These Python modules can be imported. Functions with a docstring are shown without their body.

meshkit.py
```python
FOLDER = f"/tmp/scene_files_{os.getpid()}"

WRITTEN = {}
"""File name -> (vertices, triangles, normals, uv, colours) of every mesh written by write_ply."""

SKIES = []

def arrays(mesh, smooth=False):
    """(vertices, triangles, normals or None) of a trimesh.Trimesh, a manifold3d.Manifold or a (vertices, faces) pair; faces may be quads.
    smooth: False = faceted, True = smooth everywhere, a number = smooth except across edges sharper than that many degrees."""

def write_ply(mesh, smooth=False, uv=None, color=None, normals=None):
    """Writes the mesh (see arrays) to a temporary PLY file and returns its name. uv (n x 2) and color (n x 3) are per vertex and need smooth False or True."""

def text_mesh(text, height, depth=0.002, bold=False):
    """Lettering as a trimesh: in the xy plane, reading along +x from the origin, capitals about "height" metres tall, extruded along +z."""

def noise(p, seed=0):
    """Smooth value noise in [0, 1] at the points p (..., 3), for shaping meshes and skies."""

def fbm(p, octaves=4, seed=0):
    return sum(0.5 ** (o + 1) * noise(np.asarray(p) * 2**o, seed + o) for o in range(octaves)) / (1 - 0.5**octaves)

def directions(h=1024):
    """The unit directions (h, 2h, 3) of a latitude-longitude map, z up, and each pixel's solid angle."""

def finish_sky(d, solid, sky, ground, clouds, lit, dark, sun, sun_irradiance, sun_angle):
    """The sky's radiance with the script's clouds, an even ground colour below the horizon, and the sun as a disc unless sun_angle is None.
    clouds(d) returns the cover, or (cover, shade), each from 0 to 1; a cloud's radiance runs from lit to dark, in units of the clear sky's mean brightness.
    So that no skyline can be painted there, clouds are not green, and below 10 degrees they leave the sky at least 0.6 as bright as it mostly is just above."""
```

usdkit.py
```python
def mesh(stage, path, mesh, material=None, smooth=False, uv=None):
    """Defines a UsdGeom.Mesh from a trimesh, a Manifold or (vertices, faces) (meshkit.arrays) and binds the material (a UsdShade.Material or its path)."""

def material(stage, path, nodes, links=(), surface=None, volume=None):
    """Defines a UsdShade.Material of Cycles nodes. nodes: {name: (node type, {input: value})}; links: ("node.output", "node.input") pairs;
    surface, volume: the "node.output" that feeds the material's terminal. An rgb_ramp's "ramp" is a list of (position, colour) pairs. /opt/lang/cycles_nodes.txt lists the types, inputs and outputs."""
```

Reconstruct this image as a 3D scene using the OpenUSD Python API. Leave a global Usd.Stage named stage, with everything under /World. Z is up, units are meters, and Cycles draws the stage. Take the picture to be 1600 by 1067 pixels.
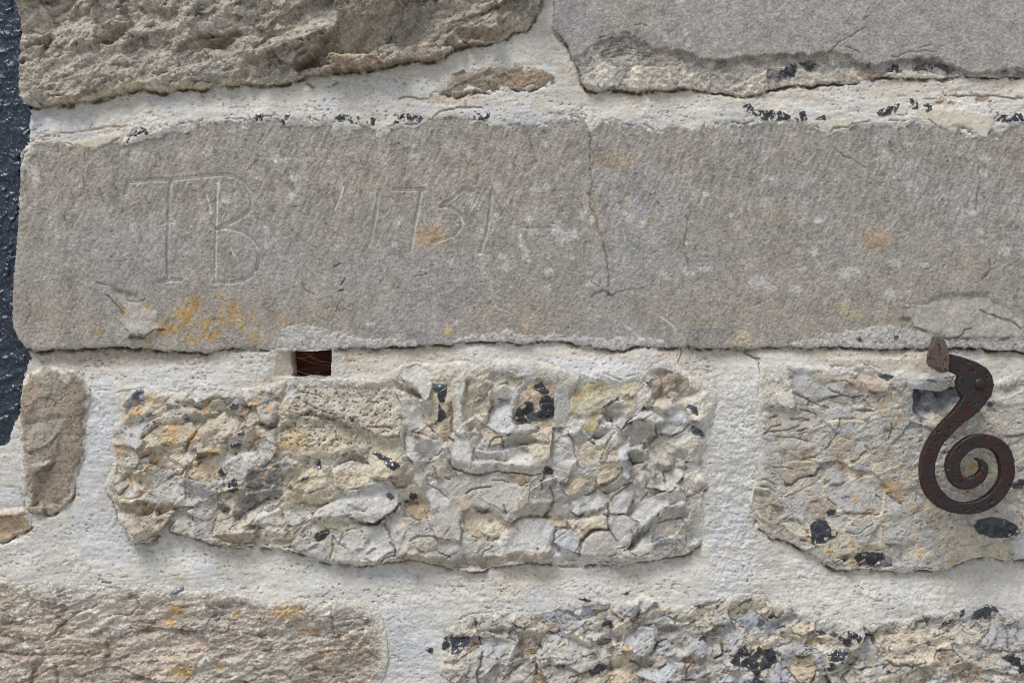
import math
import numpy as np
from scipy import ndimage
from scipy.spatial import cKDTree
from scipy.interpolate import RBFInterpolator
import shapely
from shapely.geometry import Point, Polygon
import trimesh
import usdkit
from pxr import Usd, UsdGeom, UsdLux, UsdShade, Sdf, Gf, Vt

stage = Usd.Stage.CreateInMemory()
UsdGeom.SetStageUpAxis(stage, 'Z'); UsdGeom.SetStageMetersPerUnit(stage, 1.0)
UsdGeom.Xform.Define(stage, '/World')
UsdGeom.Scope.Define(stage, '/World/Looks')

# ------------------------------------------------------------------ camera, sky, sun, exposure
PX = 0.000625            # one traced unit of the wall in metres
DIST = 1.2               # camera to wall face
EYE = 1.35               # camera height above the pavement
cam = UsdGeom.Camera.Define(stage, '/World/camera')
cam.AddTranslateOp().Set(Gf.Vec3d(0, -DIST, EYE))
cam.AddRotateXOp().Set(90.0)
cam.CreateHorizontalApertureAttr(36.0)
cam.CreateVerticalApertureAttr(24.0)
cam.CreateFocalLengthAttr(36.0 * DIST / 1.0)
cam.CreateClippingRangeAttr(Gf.Vec2f(0.05, 500))
cam.CreateExposureAttr(0.84)

SUN_DIR = np.array([-0.30, -0.36, 0.88]); SUN_DIR /= np.linalg.norm(SUN_DIR)
elev = math.asin(SUN_DIR[2]); rot = math.atan2(SUN_DIR[0], SUN_DIR[1])
sky_mat = usdkit.material(stage, '/World/Looks/sky', {
    'sky': ('sky_texture', {'sky_type': 'single_scattering', 'sun_disc': False, 'sun_elevation': elev, 'sun_rotation': rot}),
    'soft': ('hsv', {'saturation': 0.45, 'value': 1.0, 'fac': 1.0}),
    'bg': ('background_shader', {'strength': 0.075})},
    [('sky.color', 'soft.color'), ('soft.color', 'bg.color')], surface='bg.background')
dome = UsdLux.DomeLight.Define(stage, '/World/sky')
UsdShade.MaterialBindingAPI.Apply(dome.GetPrim()).Bind(sky_mat)
dome.GetPrim().SetCustomDataByKey('kind', 'structure')
sun = UsdLux.DistantLight.Define(stage, '/World/sun')
sun.CreateNormalizeAttr(True); sun.CreateIntensityAttr(0.40); sun.CreateAngleAttr(22.0)
sun.CreateColorAttr(Gf.Vec3f(1.0, 0.985, 0.965))
zz = Gf.Vec3d(*map(float, SUN_DIR))
sun.AddTransformOp().Set(Gf.Matrix4d().SetRotate(Gf.Rotation(Gf.Vec3d(0, 0, 1), zz)))

# ------------------------------------------------------------------ helpers: names, colours, noise
counts = {}
def numbered(parent, name):
    k = (parent, name); n = counts.get(k, 0); counts[k] = n + 1
    return f'{parent}/{name}' if n == 0 else f'{parent}/{name}_{n:03d}'

def tag(prim, label=None, cat=None, group=None, kind=None):
    for k, v in (('label', label), ('category', cat), ('group', group), ('kind', kind)):
        if v: prim.SetCustomDataByKey(k, v)

def lin(*c):
    c = np.array(c[0] if len(c) == 1 else c, float) / 255.0
    return np.where(c <= 0.04045, c / 12.92, ((c + 0.055) / 1.055) ** 2.4).astype(np.float32)

_rng = np.random.default_rng(7)
_perm = np.concatenate([_rng.permutation(4096)] * 2)
_ang = _rng.uniform(0, 2 * np.pi, 4096)
_gx, _gy = np.cos(_ang).astype(np.float32), np.sin(_ang).astype(np.float32)

def perlin(x, y, seed=0):
    """gradient noise, about -0.7..0.7"""
    x = np.asarray(x, np.float32) + seed * 17.31; y = np.asarray(y, np.float32) + seed * 5.77
    xi = np.floor(x); yi = np.floor(y)
    fx = x - xi; fy = y - yi
    xi = xi.astype(np.int32) & 4095; yi = yi.astype(np.int32) & 4095
    u = fx * fx * fx * (fx * (fx * 6 - 15) + 10); v = fy * fy * fy * (fy * (fy * 6 - 15) + 10)
    def g(ax, ay):
        hsh = _perm[(_perm[(xi + ax) & 4095] + yi + ay) & 4095]
        return _gx[hsh] * (fx - ax) + _gy[hsh] * (fy - ay)
    a = g(0, 0); b = g(1, 0); c = g(0, 1); d = g(1, 1)
    a = a + u * (b - a); c = c + u * (d - c)
    return a + v * (c - a)

def fbm(U, V, wl, octv=4, seed=0, rot=0.0, sx=1.0, gain=0.5, ridged=False):
    """wl: wavelength in traced units; rot degrees; sx stretches along the rotated axis"""
    r = math.radians(rot); c, s = math.cos(r), math.sin(r)
    X = (U * c + V * s) / (wl * sx); Y = (-U * s + V * c) / wl
    out = 0; amp = 1.0; tot = 0
    for o in range(octv):
        n = perlin(X * 2 ** o, Y * 2 ** o, seed + o * 3)
        if ridged: n = 0.34 - 2.0 * np.abs(n)
        out = out + amp * n; tot += amp * amp; amp *= gain
    return out / math.sqrt(tot) * 1.1

def sstep(a, b, x):
    t = np.clip((x - a) / (b - a), 0, 1); return t * t * (3 - 2 * t)

# ------------------------------------------------------------------ the traced wall: one fine grid of relief (millimetres) and of stone colour
P = 1.25
MARG = 240
us = np.arange(-MARG, 1600 + MARG + P, P, dtype=np.float32)
vs = np.arange(-MARG, 1067 + MARG + P, P, dtype=np.float32)
NU, NV = len(us), len(vs)
GU, GV = np.meshgrid(us, vs)
# irregular edges: traced outlines are read at jittered places
WU = GU + 5.0 * fbm(GU, GV, 34, 4, 11, gain=0.6)
WV = GV + 5.0 * fbm(GU, GV, 34, 4, 23, gain=0.6)
FINE = fbm(GU, GV, 9, 3, 31, gain=0.7)            # shared grain
GRAIN = fbm(GU, GV, 4.1, 2, 37, gain=0.9)

SPECK = fbm(GU, GV, 3.1, 2, 39, gain=0.8)
EDGN = sstep(-0.05, 0.22, fbm(GU, GV, 30, 3, 71, gain=0.7))
CURV = fbm(GU, GV, 48, 3, 61)
CNOI = fbm(GU, GV, 15, 4, 67, gain=0.7)
MUTE = 0.15
def mute(c):
    g = 0.30 * c[0] + 0.55 * c[1] + 0.15 * c[2]
    return tuple(MUTE * (0.6 * q + 0.4 * z) + (1 - MUTE) * x for x, q, z in zip(c, (g, g, g), (182, 179, 175)))
def box_of(poly, pad):
    p = np.asarray(poly, float)
    j0 = max(int((p[:, 0].min() - pad + MARG) / P), 0); j1 = min(int((p[:, 0].max() + pad + MARG) / P) + 2, NU)
    i0 = max(int((p[:, 1].min() - pad + MARG) / P), 0); i1 = min(int((p[:, 1].max() + pad + MARG) / P) + 2, NV)
    return slice(i0, max(i1, i0)), slice(j0, max(j1, j0))

def seg_dist(line, U, V):
    d2 = np.full(U.shape, 1e9, np.float32)
    for (x0, y0), (x1, y1) in zip(line[:-1], line[1:]):
        dx, dy = x1 - x0, y1 - y0
        t = np.clip(((U - x0) * dx + (V - y0) * dy) / (dx * dx + dy * dy + 1e-9), 0, 1)
        d2 = np.minimum(d2, (U - x0 - t * dx) ** 2 + (V - y0 - t * dy) ** 2)
    return np.sqrt(d2)

def poly_sd(poly, U, V):
    """signed distance, positive inside"""
    p = [tuple(map(float, q)) for q in poly]; p = p + [p[0]]
    inside = np.zeros(U.shape, bool)
    for (x0, y0), (x1, y1) in zip(p[:-1], p[1:]):
        if y0 == y1: continue
        inside ^= ((y0 > V) != (y1 > V)) & (U < (x1 - x0) * (V - y0) / (y1 - y0) + x0)
    d = seg_dist(p, U, V)
    return np.where(inside, d, -d)

ZOOM = {'R1': (150, 560, 6.276), 'R2': (150, 710, 6.276), 'R3': (380, 580, 6.276), 'R4': (380, 730, 6.276),
        'R5': (610, 560, 6.276), 'R6': (610, 720, 6.276), 'R7': (850, 560, 5.714), 'R8': (850, 720, 5.714),
        'Q1': (1160, 560, 6.276), 'Q2': (1160, 720, 6.276), 'Q3': (1400, 500, 6.67), 'Q4': (1400, 650, 5.93),
        'S5': (660, 900, 6.388), 'S6': (890, 900, 6.388), 'S7': (1120, 900, 6.388), 'S8': (1350, 820, 4.32),
        'A1': (0, 0, 3.9525), 'A2': (400, 0, 3.9525), 'B3': (800, 0, 3.9525), 'B4': (1200, 0, 3.9525),
        'C1': (0, 260, 3.9525), 'C2': (400, 260, 3.9525), 'C3': (800, 260, 3.9525), 'C4': (1200, 260, 3.9525),
        'D1': (0, 520, 3.9525), 'D2': (400, 520, 3.9525), 'D3': (800, 520, 3.9525), 'D4': (1200, 520, 3.9525),
        'G1': (0, 790, 3.8525), 'G2': (400, 790, 3.8525), 'G3': (800, 790, 3.8525), 'G4': (1200, 790, 3.8525),
        '': (0, 0, 1.0)}
def tr(z, pts):
    x, y, k = ZOOM[z]
    return [(x + a / k, y + b / k) for a, b in pts]

class Field:
    """relief h (mm towards the viewer) and colour c over the box of an outline"""
    def __init__(self, outline, h0, color, pad=30, over=3.0):
        self.sl = box_of(outline, pad + over)
        self.U, self.V = GU[self.sl], GV[self.sl]
        self.WU, self.WV = WU[self.sl], WV[self.sl]
        sd = poly_sd(outline, self.WU, self.WV)
        self.sd = sd
        self.mask = sd > -over
        self.h = np.full(self.U.shape, h0, np.float32)
        self.c = np.empty(self.U.shape + (3,), np.float32); self.c[:] = lin(color)
        self.rough = np.ones(self.U.shape, np.float32)
    def sub(self, pts, pad):
        a, b = box_of(pts, pad)
        i0, j0 = self.sl[0].start, self.sl[1].start
        n, m = self.U.shape
        s = (slice(max(a.start - i0, 0), max(min(a.stop - i0, n), 0)), slice(max(b.start - j0, 0), max(min(b.stop - j0, m), 0)))
        return s
    def facet(self, z, pts, dh=0, sx=0, sy=0, col=None, op=0.85, feather=1.6, smooth=None, ripple=0):
        p = tr(z, pts); s = self.sub(p, 9)
        U, V = self.WU[s], self.WV[s]
        if U.size == 0: return
        sd = poly_sd(p, U, V); fe = feather + 8.0 * (1 - EDGN[self.sl][s]); t = sstep(-0.5, 0.5, sd / fe)
        if (t > 0.5).sum() < 3: return
        h = self.h[s]; m = t > 0.5
        cx, cy = U[m].mean(), V[m].mean()
        base = h[m].mean()
        k = PX * 1000
        sx, sy = 1.45 * sx, 1.45 * sy; dh = dh * (0.5 if dh > 0 else 0.8)
        plane = 0.75 * base + 0.25 * h + dh + k * (sx * (U - cx) + sy * (V - cy))
        plane = plane + k * 22 * max(abs(sx), abs(sy), 0.06) * CURV[self.sl][s]
        gv = np.gradient(ndimage.gaussian_filter(sd, 1.5), axis=0) if min(sd.shape) > 4 else np.zeros(sd.shape)
        line = np.exp(-((sd - 0.3) / 1.1) ** 2) * EDGN[self.sl][s] * np.clip(0.12 - 0.95 * gv / P, 0, 1)
        if smooth is None and col is not None and max(col) - min(col) < 22 and min(col) > 140: smooth = 0.4
        if ripple: plane = plane + ripple * np.sin(np.hypot(U - cx - 40, V - cy + 30) / 3.0)
        self.h[s] = h * (1 - t) + plane * t - 1.5 * line
        if col is not None: self.tint(s, sstep(-3.5, 5.5, sd + 6.0 * CNOI[self.sl][s]) * op * 0.8, mute(col))
        if col is not None: self.tint(s, 0.62 * line, (98, 80, 62))  # ledge shade painted brown along downward borders, on top of the cut groove
        if smooth is not None: self.rough[s] = self.rough[s] * (1 - t) + smooth * t
    def tint(self, s, t, col):
        self.c[s] = self.c[s] * (1 - t[..., None]) + lin(col) * t[..., None]
    def paint(self, z, pts, col, op=0.8, feather=6, broken=0.0, wl=12, seed=5, dh=0.0):
        p = tr(z, pts); s = self.sub(p, feather + 4)
        U, V = self.WU[s], self.WV[s]
        if U.size == 0: return
        t = np.clip(poly_sd(p, U, V) / feather + 0.5, 0, 1)
        if broken: t = sstep(broken - 0.16, broken + 0.16, t * (0.5 + 0.9 * fbm(U, V, wl, 3, seed, gain=0.7) + 0.25))
        self.tint(s, np.clip(t * (0.72 + 0.8 * fbm(U, V, 7, 3, seed + 9, gain=.8)), 0, 1) * op * 0.82, mute(col))
        if dh: self.h[s] += dh * t
    def line(self, z, pts, w=2.0, depth=1.0, col=None, op=0.7, cw=None, broken=0.0, warp=True):
        p = tr(z, pts); s = self.sub(p, w * 3 + 4)
        U, V = (self.WU[s], self.WV[s]) if warp else (self.U[s], self.V[s])
        if U.size == 0: return
        d = seg_dist(p, U, V)
        g = np.clip(1 - d / w, 0, 1)
        if broken: g = g * sstep(broken - 0.2, broken + 0.2, 0.5 + fbm(U, V, 16, 2, 77))
        self.h[s] -= depth * g
        if col is not None: self.tint(s, np.clip(1.3 - d / (cw or w), 0, 1) * op * (g > 0 if broken else 1), col)
    def blob(self, u, v, ru, rv, amp, ang=0, power=1.0):
        R = max(ru, rv) * 2.2; s = self.sub([(u - R, v - R), (u + R, v + R)], 0)
        U, V = self.WU[s] - u, self.WV[s] - v
        c, q = math.cos(math.radians(ang)), math.sin(math.radians(ang))
        r2 = ((U * c + V * q) / ru) ** 2 + ((-U * q + V * c) / rv) ** 2
        self.h[s] += amp * np.exp(-r2 * power)
    def spot(self, u, v, ru, rv, col, op=0.8, ang=0, ragged=0.6, wl=8):
        R = max(ru, rv) * 1.8 + 3; s = self.sub([(u - R, v - R), (u + R, v + R)], 0)
        U, V = self.U[s] - u, self.V[s] - v
        if U.size == 0: return
        c, q = math.cos(math.radians(ang)), math.sin(math.radians(ang))
        r = np.sqrt(((U * c + V * q) / ru) ** 2 + ((-U * q + V * c) / rv) ** 2)
        t = sstep(0.35, -0.35, r - 1 + 1.3 * ragged * fbm(self.U[s], self.V[s], wl, 3, int(u) % 50, gain=0.8)) * np.clip(1 + 0.9 * GRAIN[self.sl][s], 0.2, 1.2)
        self.tint(s, np.clip(t, 0, 1) * op * 0.85, col)
    def voronoi(self, cell, seed, slope, step, cols, op=0.7, crack=0.8, stretch=1.0, ang=0.0, area=None):
        r = np.random.default_rng(seed)
        c, q = math.cos(math.radians(ang)), math.sin(math.radians(ang))
        X = (self.WU * c + self.WV * q) / stretch; Y = -self.WU * q + self.WV * c
        X = X + 6 * fbm(self.U, self.V, 60, 2, seed + 1); Y = Y + 6 * fbm(self.U, self.V, 60, 2, seed + 2)
        x0, x1, y0, y1 = X.min(), X.max(), Y.min(), Y.max()
        n = max(int((x1 - x0) * (y1 - y0) / cell ** 2), 4)
        pts = np.stack([r.uniform(x0, x1, n), r.uniform(y0, y1, n)], 1)
        dd, ii = cKDTree(pts).query(np.stack([X.ravel(), Y.ravel()], 1).astype(np.float32), k=2)
        ii = ii[:, 0].reshape(X.shape); bd = (dd[:, 1] - dd[:, 0]).reshape(X.shape)
        sx, sy = r.normal(0, slope, n), r.normal(0, slope, n)
        off = r.normal(0, step, n)
        k = PX * 1000
        add = 0.7 * off[ii] + 0.75 * k * (sx[ii] * (X - pts[ii, 0]) + sy[ii] * (Y - pts[ii, 1]))
        lin_ = np.exp(-(bd / 1.5) ** 2) * EDGN[self.sl]; self.c = self.c * (1 - .4 * lin_[..., None]) + lin(108, 92, 76) * .2 * lin_[..., None]
        add = add - crack * np.exp(-(bd / 1.6) ** 2) * (0.5 + 0.5 * np.sign(fbm(self.U, self.V, 40, 2, seed + 4)))
        pick = r.integers(0, len(cols), n)
        op = op * 0.7; pal = np.stack([lin(mute(x)) for x in cols])[pick]
        w = 1.0 if area is None else area
        self.h += add * w * 0.8
        ww = (op * w) if np.isscalar(w) else (op * w)[..., None]
        self.c = self.c * (1 - ww) + pal[ii] * ww - 0.18 * lin_[..., None] * np.minimum(self.c, 0.5)
    def dirt(self, wl, lo, hi, col, op, seed, rot=0, sx=1.0, dip=0.4, area=1.0):
        n = fbm(self.U, self.V, wl, 5, seed, rot=rot, sx=sx, gain=.68)
        t = sstep(lo, hi, n) * area
        self.h -= dip * t
        self.c = self.c * (1 - op * t[..., None]) + lin(col) * op * t[..., None]
    def chips(self, n, cols, seed, r0=1.5, r1=5.0, box=None, lift=0.5):
        r = np.random.default_rng(seed)
        u0, u1, v0, v1 = box or (self.U.min(), min(self.U.max(), 1640), self.V.min(), min(self.V.max(), 1090))
        for _ in range(n):
            u, v = r.uniform(u0, u1), r.uniform(v0, v1); a = r.uniform(r0, r1) * (.5 + r.random()); b = a * r.uniform(.35, .9)
            self.spot(u, v, a, b, cols[r.integers(len(cols))], r.uniform(.45, .95), r.uniform(-60, 20), 1.2, 4)
            self.blob(u, v, a, b, r.normal(0, lift))
    def deepen(self, k):
        low = ndimage.gaussian_filter(self.h, 45)
        self.h = low + (self.h - low) * k
    def meld(self, width=26.0, lift=0.4, keep=0.0):
        """all but the lower margin dies away into the mortar"""
        sm = ndimage.gaussian_filter(self.sd, 8)
        low = sstep(0.15, 0.65, -np.gradient(sm, axis=0) / P)
        w = width * (1 + 0.9 * fbm(self.U, self.V, 50, 3, 43))
        t = sstep(-4, np.maximum(w, 5), self.sd)
        t = np.maximum(np.maximum(t, low), keep)
        self.h = self.h * t + (hm[self.sl] + lift + 0.25 * (self.h - self.h.mean())) * (1 - t)
        self.low = low
        tc = np.maximum(sstep(-2, np.maximum(w * .55, 5), self.sd + 9 * fbm(self.U, self.V, 16, 4, 47, gain=.7)), low * .9)[..., None]
        self.c = self.c * tc + lin(207, 201, 190) * (1 - tc)
    def edge(self, R=9.0, drop=5.0, jitter=0.6, only=None):
        d = np.clip(self.sd + 3.0, 0, None)
        r = R * (1 + jitter * fbm(self.U, self.V, 60, 3, 41))
        t = np.clip(1 - d / np.maximum(r, 1.5), 0, 1)
        self.h -= drop * (1 - np.sqrt(np.maximum(1 - t * t, 0))) * (0.25 + 0.75 * getattr(self, 'low', 1.0))
    def grain(self, fine=0.25, grain=0.15, tone=0.10, crack=1.0, pores=1.0):
        f = FINE[self.sl]; g = GRAIN[self.sl]
        self.h += self.rough * (fine * f + grain * g)
        self.c *= np.clip(1 + tone * (0.35 + 0.65 * self.rough) * (0.9 * fbm(self.U, self.V, 26, 5, 53, gain=0.7) + 1.1 * SPECK[self.sl]), 0.4, 1.7)[..., None]
        # dirt lodged in fine pores and hairline cracks
        hc = fbm(self.U, self.V, 34, 4, 57, gain=0.62); ln = np.exp(-(hc / 0.012) ** 2) * sstep(0.05, 0.3, fbm(self.U, self.V, 60, 2, 59)) * crack
        self.h -= 0.55 * ln; self.c *= (1 - 0.35 * ln)[..., None]
        po = sstep(0.46, 0.66, SPECK[self.sl]) * pores * (0.3 + 0.7 * self.rough)
        self.h -= 0.5 * po; self.c = self.c * (1 - 0.45 * po[..., None]) + lin(112, 98, 82) * 0.45 * po[..., None]

# ------------------------------------------------------------------ meshes from the relief
cu = np.where((us > -16) & (us < 1616), True, (np.arange(NU) % 4) == 0)
cv = np.where((vs > -16) & (vs < 1083), True, (np.arange(NV) % 4) == 0)

def to_world(u, v, h):
    return np.stack([(u - 800.0) * PX, -h / 1000.0, EYE - (v - 533.5) * PX], -1)

def write_mesh(path, pts, quads, tris, normals, tint, mat):
    m = UsdGeom.Mesh.Define(stage, path)
    m.CreatePointsAttr(Vt.Vec3fArray.FromNumpy(np.ascontiguousarray(pts, np.float32)))
    f = np.concatenate([quads[:, [0, 1, 2]], quads[:, [0, 2, 3]]]) if len(quads) else np.zeros((0, 3), np.int64)
    if tris is not None and len(tris): f = np.concatenate([f, tris])
    m.CreateFaceVertexCountsAttr(Vt.IntArray.FromNumpy(np.full(len(f), 3, np.int32)))
    m.CreateFaceVertexIndicesAttr(Vt.IntArray.FromNumpy(np.ascontiguousarray(f, np.int32).ravel()))
    m.CreateSubdivisionSchemeAttr('none')
    if normals is not None:
        m.CreateNormalsAttr(Vt.Vec3fArray.FromNumpy(np.ascontiguousarray(normals, np.float32))); m.SetNormalsInterpolation('vertex')
    if tint is not None:
        pv = UsdGeom.PrimvarsAPI(m).CreatePrimvar('tint', Sdf.ValueTypeNames.Color3fArray, 'vertex')
        pv.Set(Vt.Vec3fArray.FromNumpy(np.ascontiguousarray(np.clip(tint, 0.003, 0.9), np.float32)))
    UsdShade.MaterialBindingAPI.Apply(m.GetPrim()).Bind(mat)
    return m.GetPrim()

TRI = [0]
def sheet(path, U, V, h, c, mask, mat, back, scale=1.0, centre=None):
    """relief sheet with side walls going back to depth `back` (mm)"""
    n, m = h.shape
    W = to_world(U, V, h)
    if centre is not None: W = (W - centre) * scale + centre
    du = np.gradient(h, axis=1) / np.maximum(np.gradient(U, axis=1) * PX * 1000, 1e-6)
    dv = np.gradient(h, axis=0) / np.maximum(np.gradient(V, axis=0) * PX * 1000, 1e-6)
    N = np.stack([-du, -np.ones_like(du), dv], -1)       # h towards -y, v downwards
    N /= np.linalg.norm(N, axis=-1, keepdims=True)
    cell = mask[:-1, :-1] & mask[1:, :-1] & mask[:-1, 1:] & mask[1:, 1:]
    idx = np.arange(n * m).reshape(n, m)
    a, b, cc, d = idx[:-1, :-1][cell], idx[1:, :-1][cell], idx[1:, 1:][cell], idx[:-1, 1:][cell]
    quads = np.stack([a, b, cc, d], 1)
    pc = np.pad(cell, 1)
    E = []
    inn = pc[1:-1, 1:-1]
    for sl, p0, p1 in (((slice(0, -2), slice(1, -1)), idx[:-1, 1:], idx[:-1, :-1]),      # above empty
                       ((slice(2, None), slice(1, -1)), idx[1:, :-1], idx[1:, 1:]),      # below empty
                       ((slice(1, -1), slice(0, -2)), idx[:-1, :-1], idx[1:, :-1]),      # left empty
                       ((slice(1, -1), slice(2, None)), idx[1:, 1:], idx[:-1, 1:])):     # right empty
        e = inn & ~pc[sl]
        E.append(np.stack([p0[e], p1[e]], 1))
    E = np.concatenate(E)
    used = np.zeros(n * m, bool); used[quads.ravel()] = True
    remap = np.cumsum(used) - 1
    pts = W.reshape(-1, 3)[used]; nor = N.reshape(-1, 3)[used]; col = None if c is None else c.reshape(-1, 3)[used]
    quads = remap[quads]; E = remap[E]
    k = len(pts)
    A, B = pts[E[:, 0]], pts[E[:, 1]]
    bA, bB = A.copy(), B.copy(); bA[:, 1] = -back / 1000.0; bB[:, 1] = -back / 1000.0
    t = B - A; wn = -np.cross(t, np.array([0, 1.0, 0])); wn /= np.maximum(np.linalg.norm(wn, axis=1, keepdims=True), 1e-12)
    wp = np.concatenate([A, B, bB, bA]); e = len(E)
    wq = np.stack([k + np.arange(e), k + e + np.arange(e), k + 2 * e + np.arange(e), k + 3 * e + np.arange(e)], 1)[:, ::-1]
    pts = np.concatenate([pts, wp]); nor = np.concatenate([nor] + [wn] * 4)
    if col is not None:
        ca, cb = col[E[:, 0]], col[E[:, 1]]; col = np.concatenate([col, ca, cb, cb, ca])
    quads = np.concatenate([quads, wq])
    TRI[0] += 2 * len(quads)
    return write_mesh(path, pts, quads, None, nor, col, mat)

def put(f, path, mat, back=-60):
    """a Field as a mesh of the wall, thinner towards its unseen margin"""
    si, sj = f.sl
    ri = np.nonzero(cv[si])[0]; rj = np.nonzero(cu[sj])[0]
    g = np.ix_(ri, rj)
    return sheet(path, f.U[g], f.V[g], f.h[g], f.c[g], f.mask[g], mat, back)

# ------------------------------------------------------------------ materials
def stone_mat(name, bump_scale=900.0, bump=0.35, dist=0.0006, rough=0.92, spec=0.25, var=0.30):
    return usdkit.material(stage, '/World/Looks/' + name, {
        'tint': ('attribute', {'attribute': 'tint'}),
        'geo': ('geometry', {}),
        'n1': ('noise_texture', {'scale': bump_scale, 'detail': 4.0, 'roughness': 0.65}),
        'n2': ('noise_texture', {'scale': 260.0, 'detail': 5.0, 'roughness': 0.7}),
        'r': ('map_range', {'from_min': 0.3, 'from_max': 0.7, 'to_min': 1.0 - var, 'to_max': 1.0 + var}),
        'r1': ('map_range', {'from_min': 0.3, 'from_max': 0.7, 'to_min': 1.0 - 0.9 * var, 'to_max': 1.0 + 0.9 * var}),
        'rr': ('math', {'math_type': 'multiply'}),
        'mul': ('mix_color', {'blend_type': 'multiply', 'fac': 1.0, 'use_clamp_result': False}),
        'bmp': ('bump', {'strength': bump, 'distance': dist}),
        'p': ('principled_bsdf', {'roughness': rough, 'specular_ior_level': spec})},
        [('geo.position', 'n1.vector'), ('geo.position', 'n2.vector'), ('n2.fac', 'r.value'), ('tint.color', 'mul.a'), ('r.result', 'rr.value1'), ('n1.fac', 'r1.value'), ('r1.result', 'rr.value2'), ('rr.value', 'mul.b'),
         ('mul.result', 'p.base_color'), ('n1.fac', 'bmp.height'), ('bmp.normal', 'p.normal')], surface='p.BSDF')

M_STONE = stone_mat('limestone', 850.0, 0.6, 0.0009)
M_CHALK = stone_mat('chalk_rubble', 700.0, 0.4, 0.0008, var=0.16)
M_MORTAR = stone_mat('lime_mortar', 1000.0, 0.5, 0.0007, 0.95, 0.15, 0.15)

M_FLINT = usdkit.material(stage, '/World/Looks/flint', {
    'tint': ('attribute', {'attribute': 'tint'}), 'geo': ('geometry', {}),
    'n': ('noise_texture', {'scale': 350.0, 'detail': 5.0, 'roughness': 0.6}),
    'rr': ('map_range', {'from_min': 0.3, 'from_max': 0.7, 'to_min': 0.10, 'to_max': 0.38}),
    'bmp': ('bump', {'strength': 0.15, 'distance': 0.0006}),
    'p': ('principled_bsdf', {'specular_ior_level': 0.7})},
    [('geo.position', 'n.vector'), ('n.fac', 'rr.value'), ('rr.result', 'p.roughness'), ('tint.color', 'p.base_color'),
     ('n.fac', 'bmp.height'), ('bmp.normal', 'p.normal')], surface='p.BSDF')

M_TAR = usdkit.material(stage, '/World/Looks/tar_paint', {
    'geo': ('geometry', {}),
    'n': ('noise_texture', {'scale': 500.0, 'detail': 6.0, 'roughness': 0.7}),
    'flk': ('noise_texture', {'scale': 420.0, 'detail': 3.0, 'roughness': 0.8}),
    'ramp': ('rgb_ramp', {'ramp': [(0.0, (0.006, 0.009, 0.016)), (0.56, (0.009, 0.014, 0.028)), (0.63, (0.022, 0.028, 0.042)), (0.655, (0.30, 0.31, 0.33)), (1.0, (0.5, 0.5, 0.5))]}),
    'rr': ('map_range', {'from_min': 0.3, 'from_max': 0.7, 'to_min': 0.12, 'to_max': 0.36}),
    'bmp': ('bump', {'strength': 0.4, 'distance': 0.0012}),
    'p': ('principled_bsdf', {'specular_ior_level': 0.8, 'specular_tint': (0.8, 0.9, 1.0)})},
    [('geo.position', 'n.vector'), ('geo.position', 'flk.vector'), ('flk.fac', 'ramp.fac'), ('ramp.color', 'p.base_color'),
     ('n.fac', 'rr.value'), ('rr.result', 'p.roughness'), ('n.fac', 'bmp.height'), ('bmp.normal', 'p.normal')], surface='p.BSDF')

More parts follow.
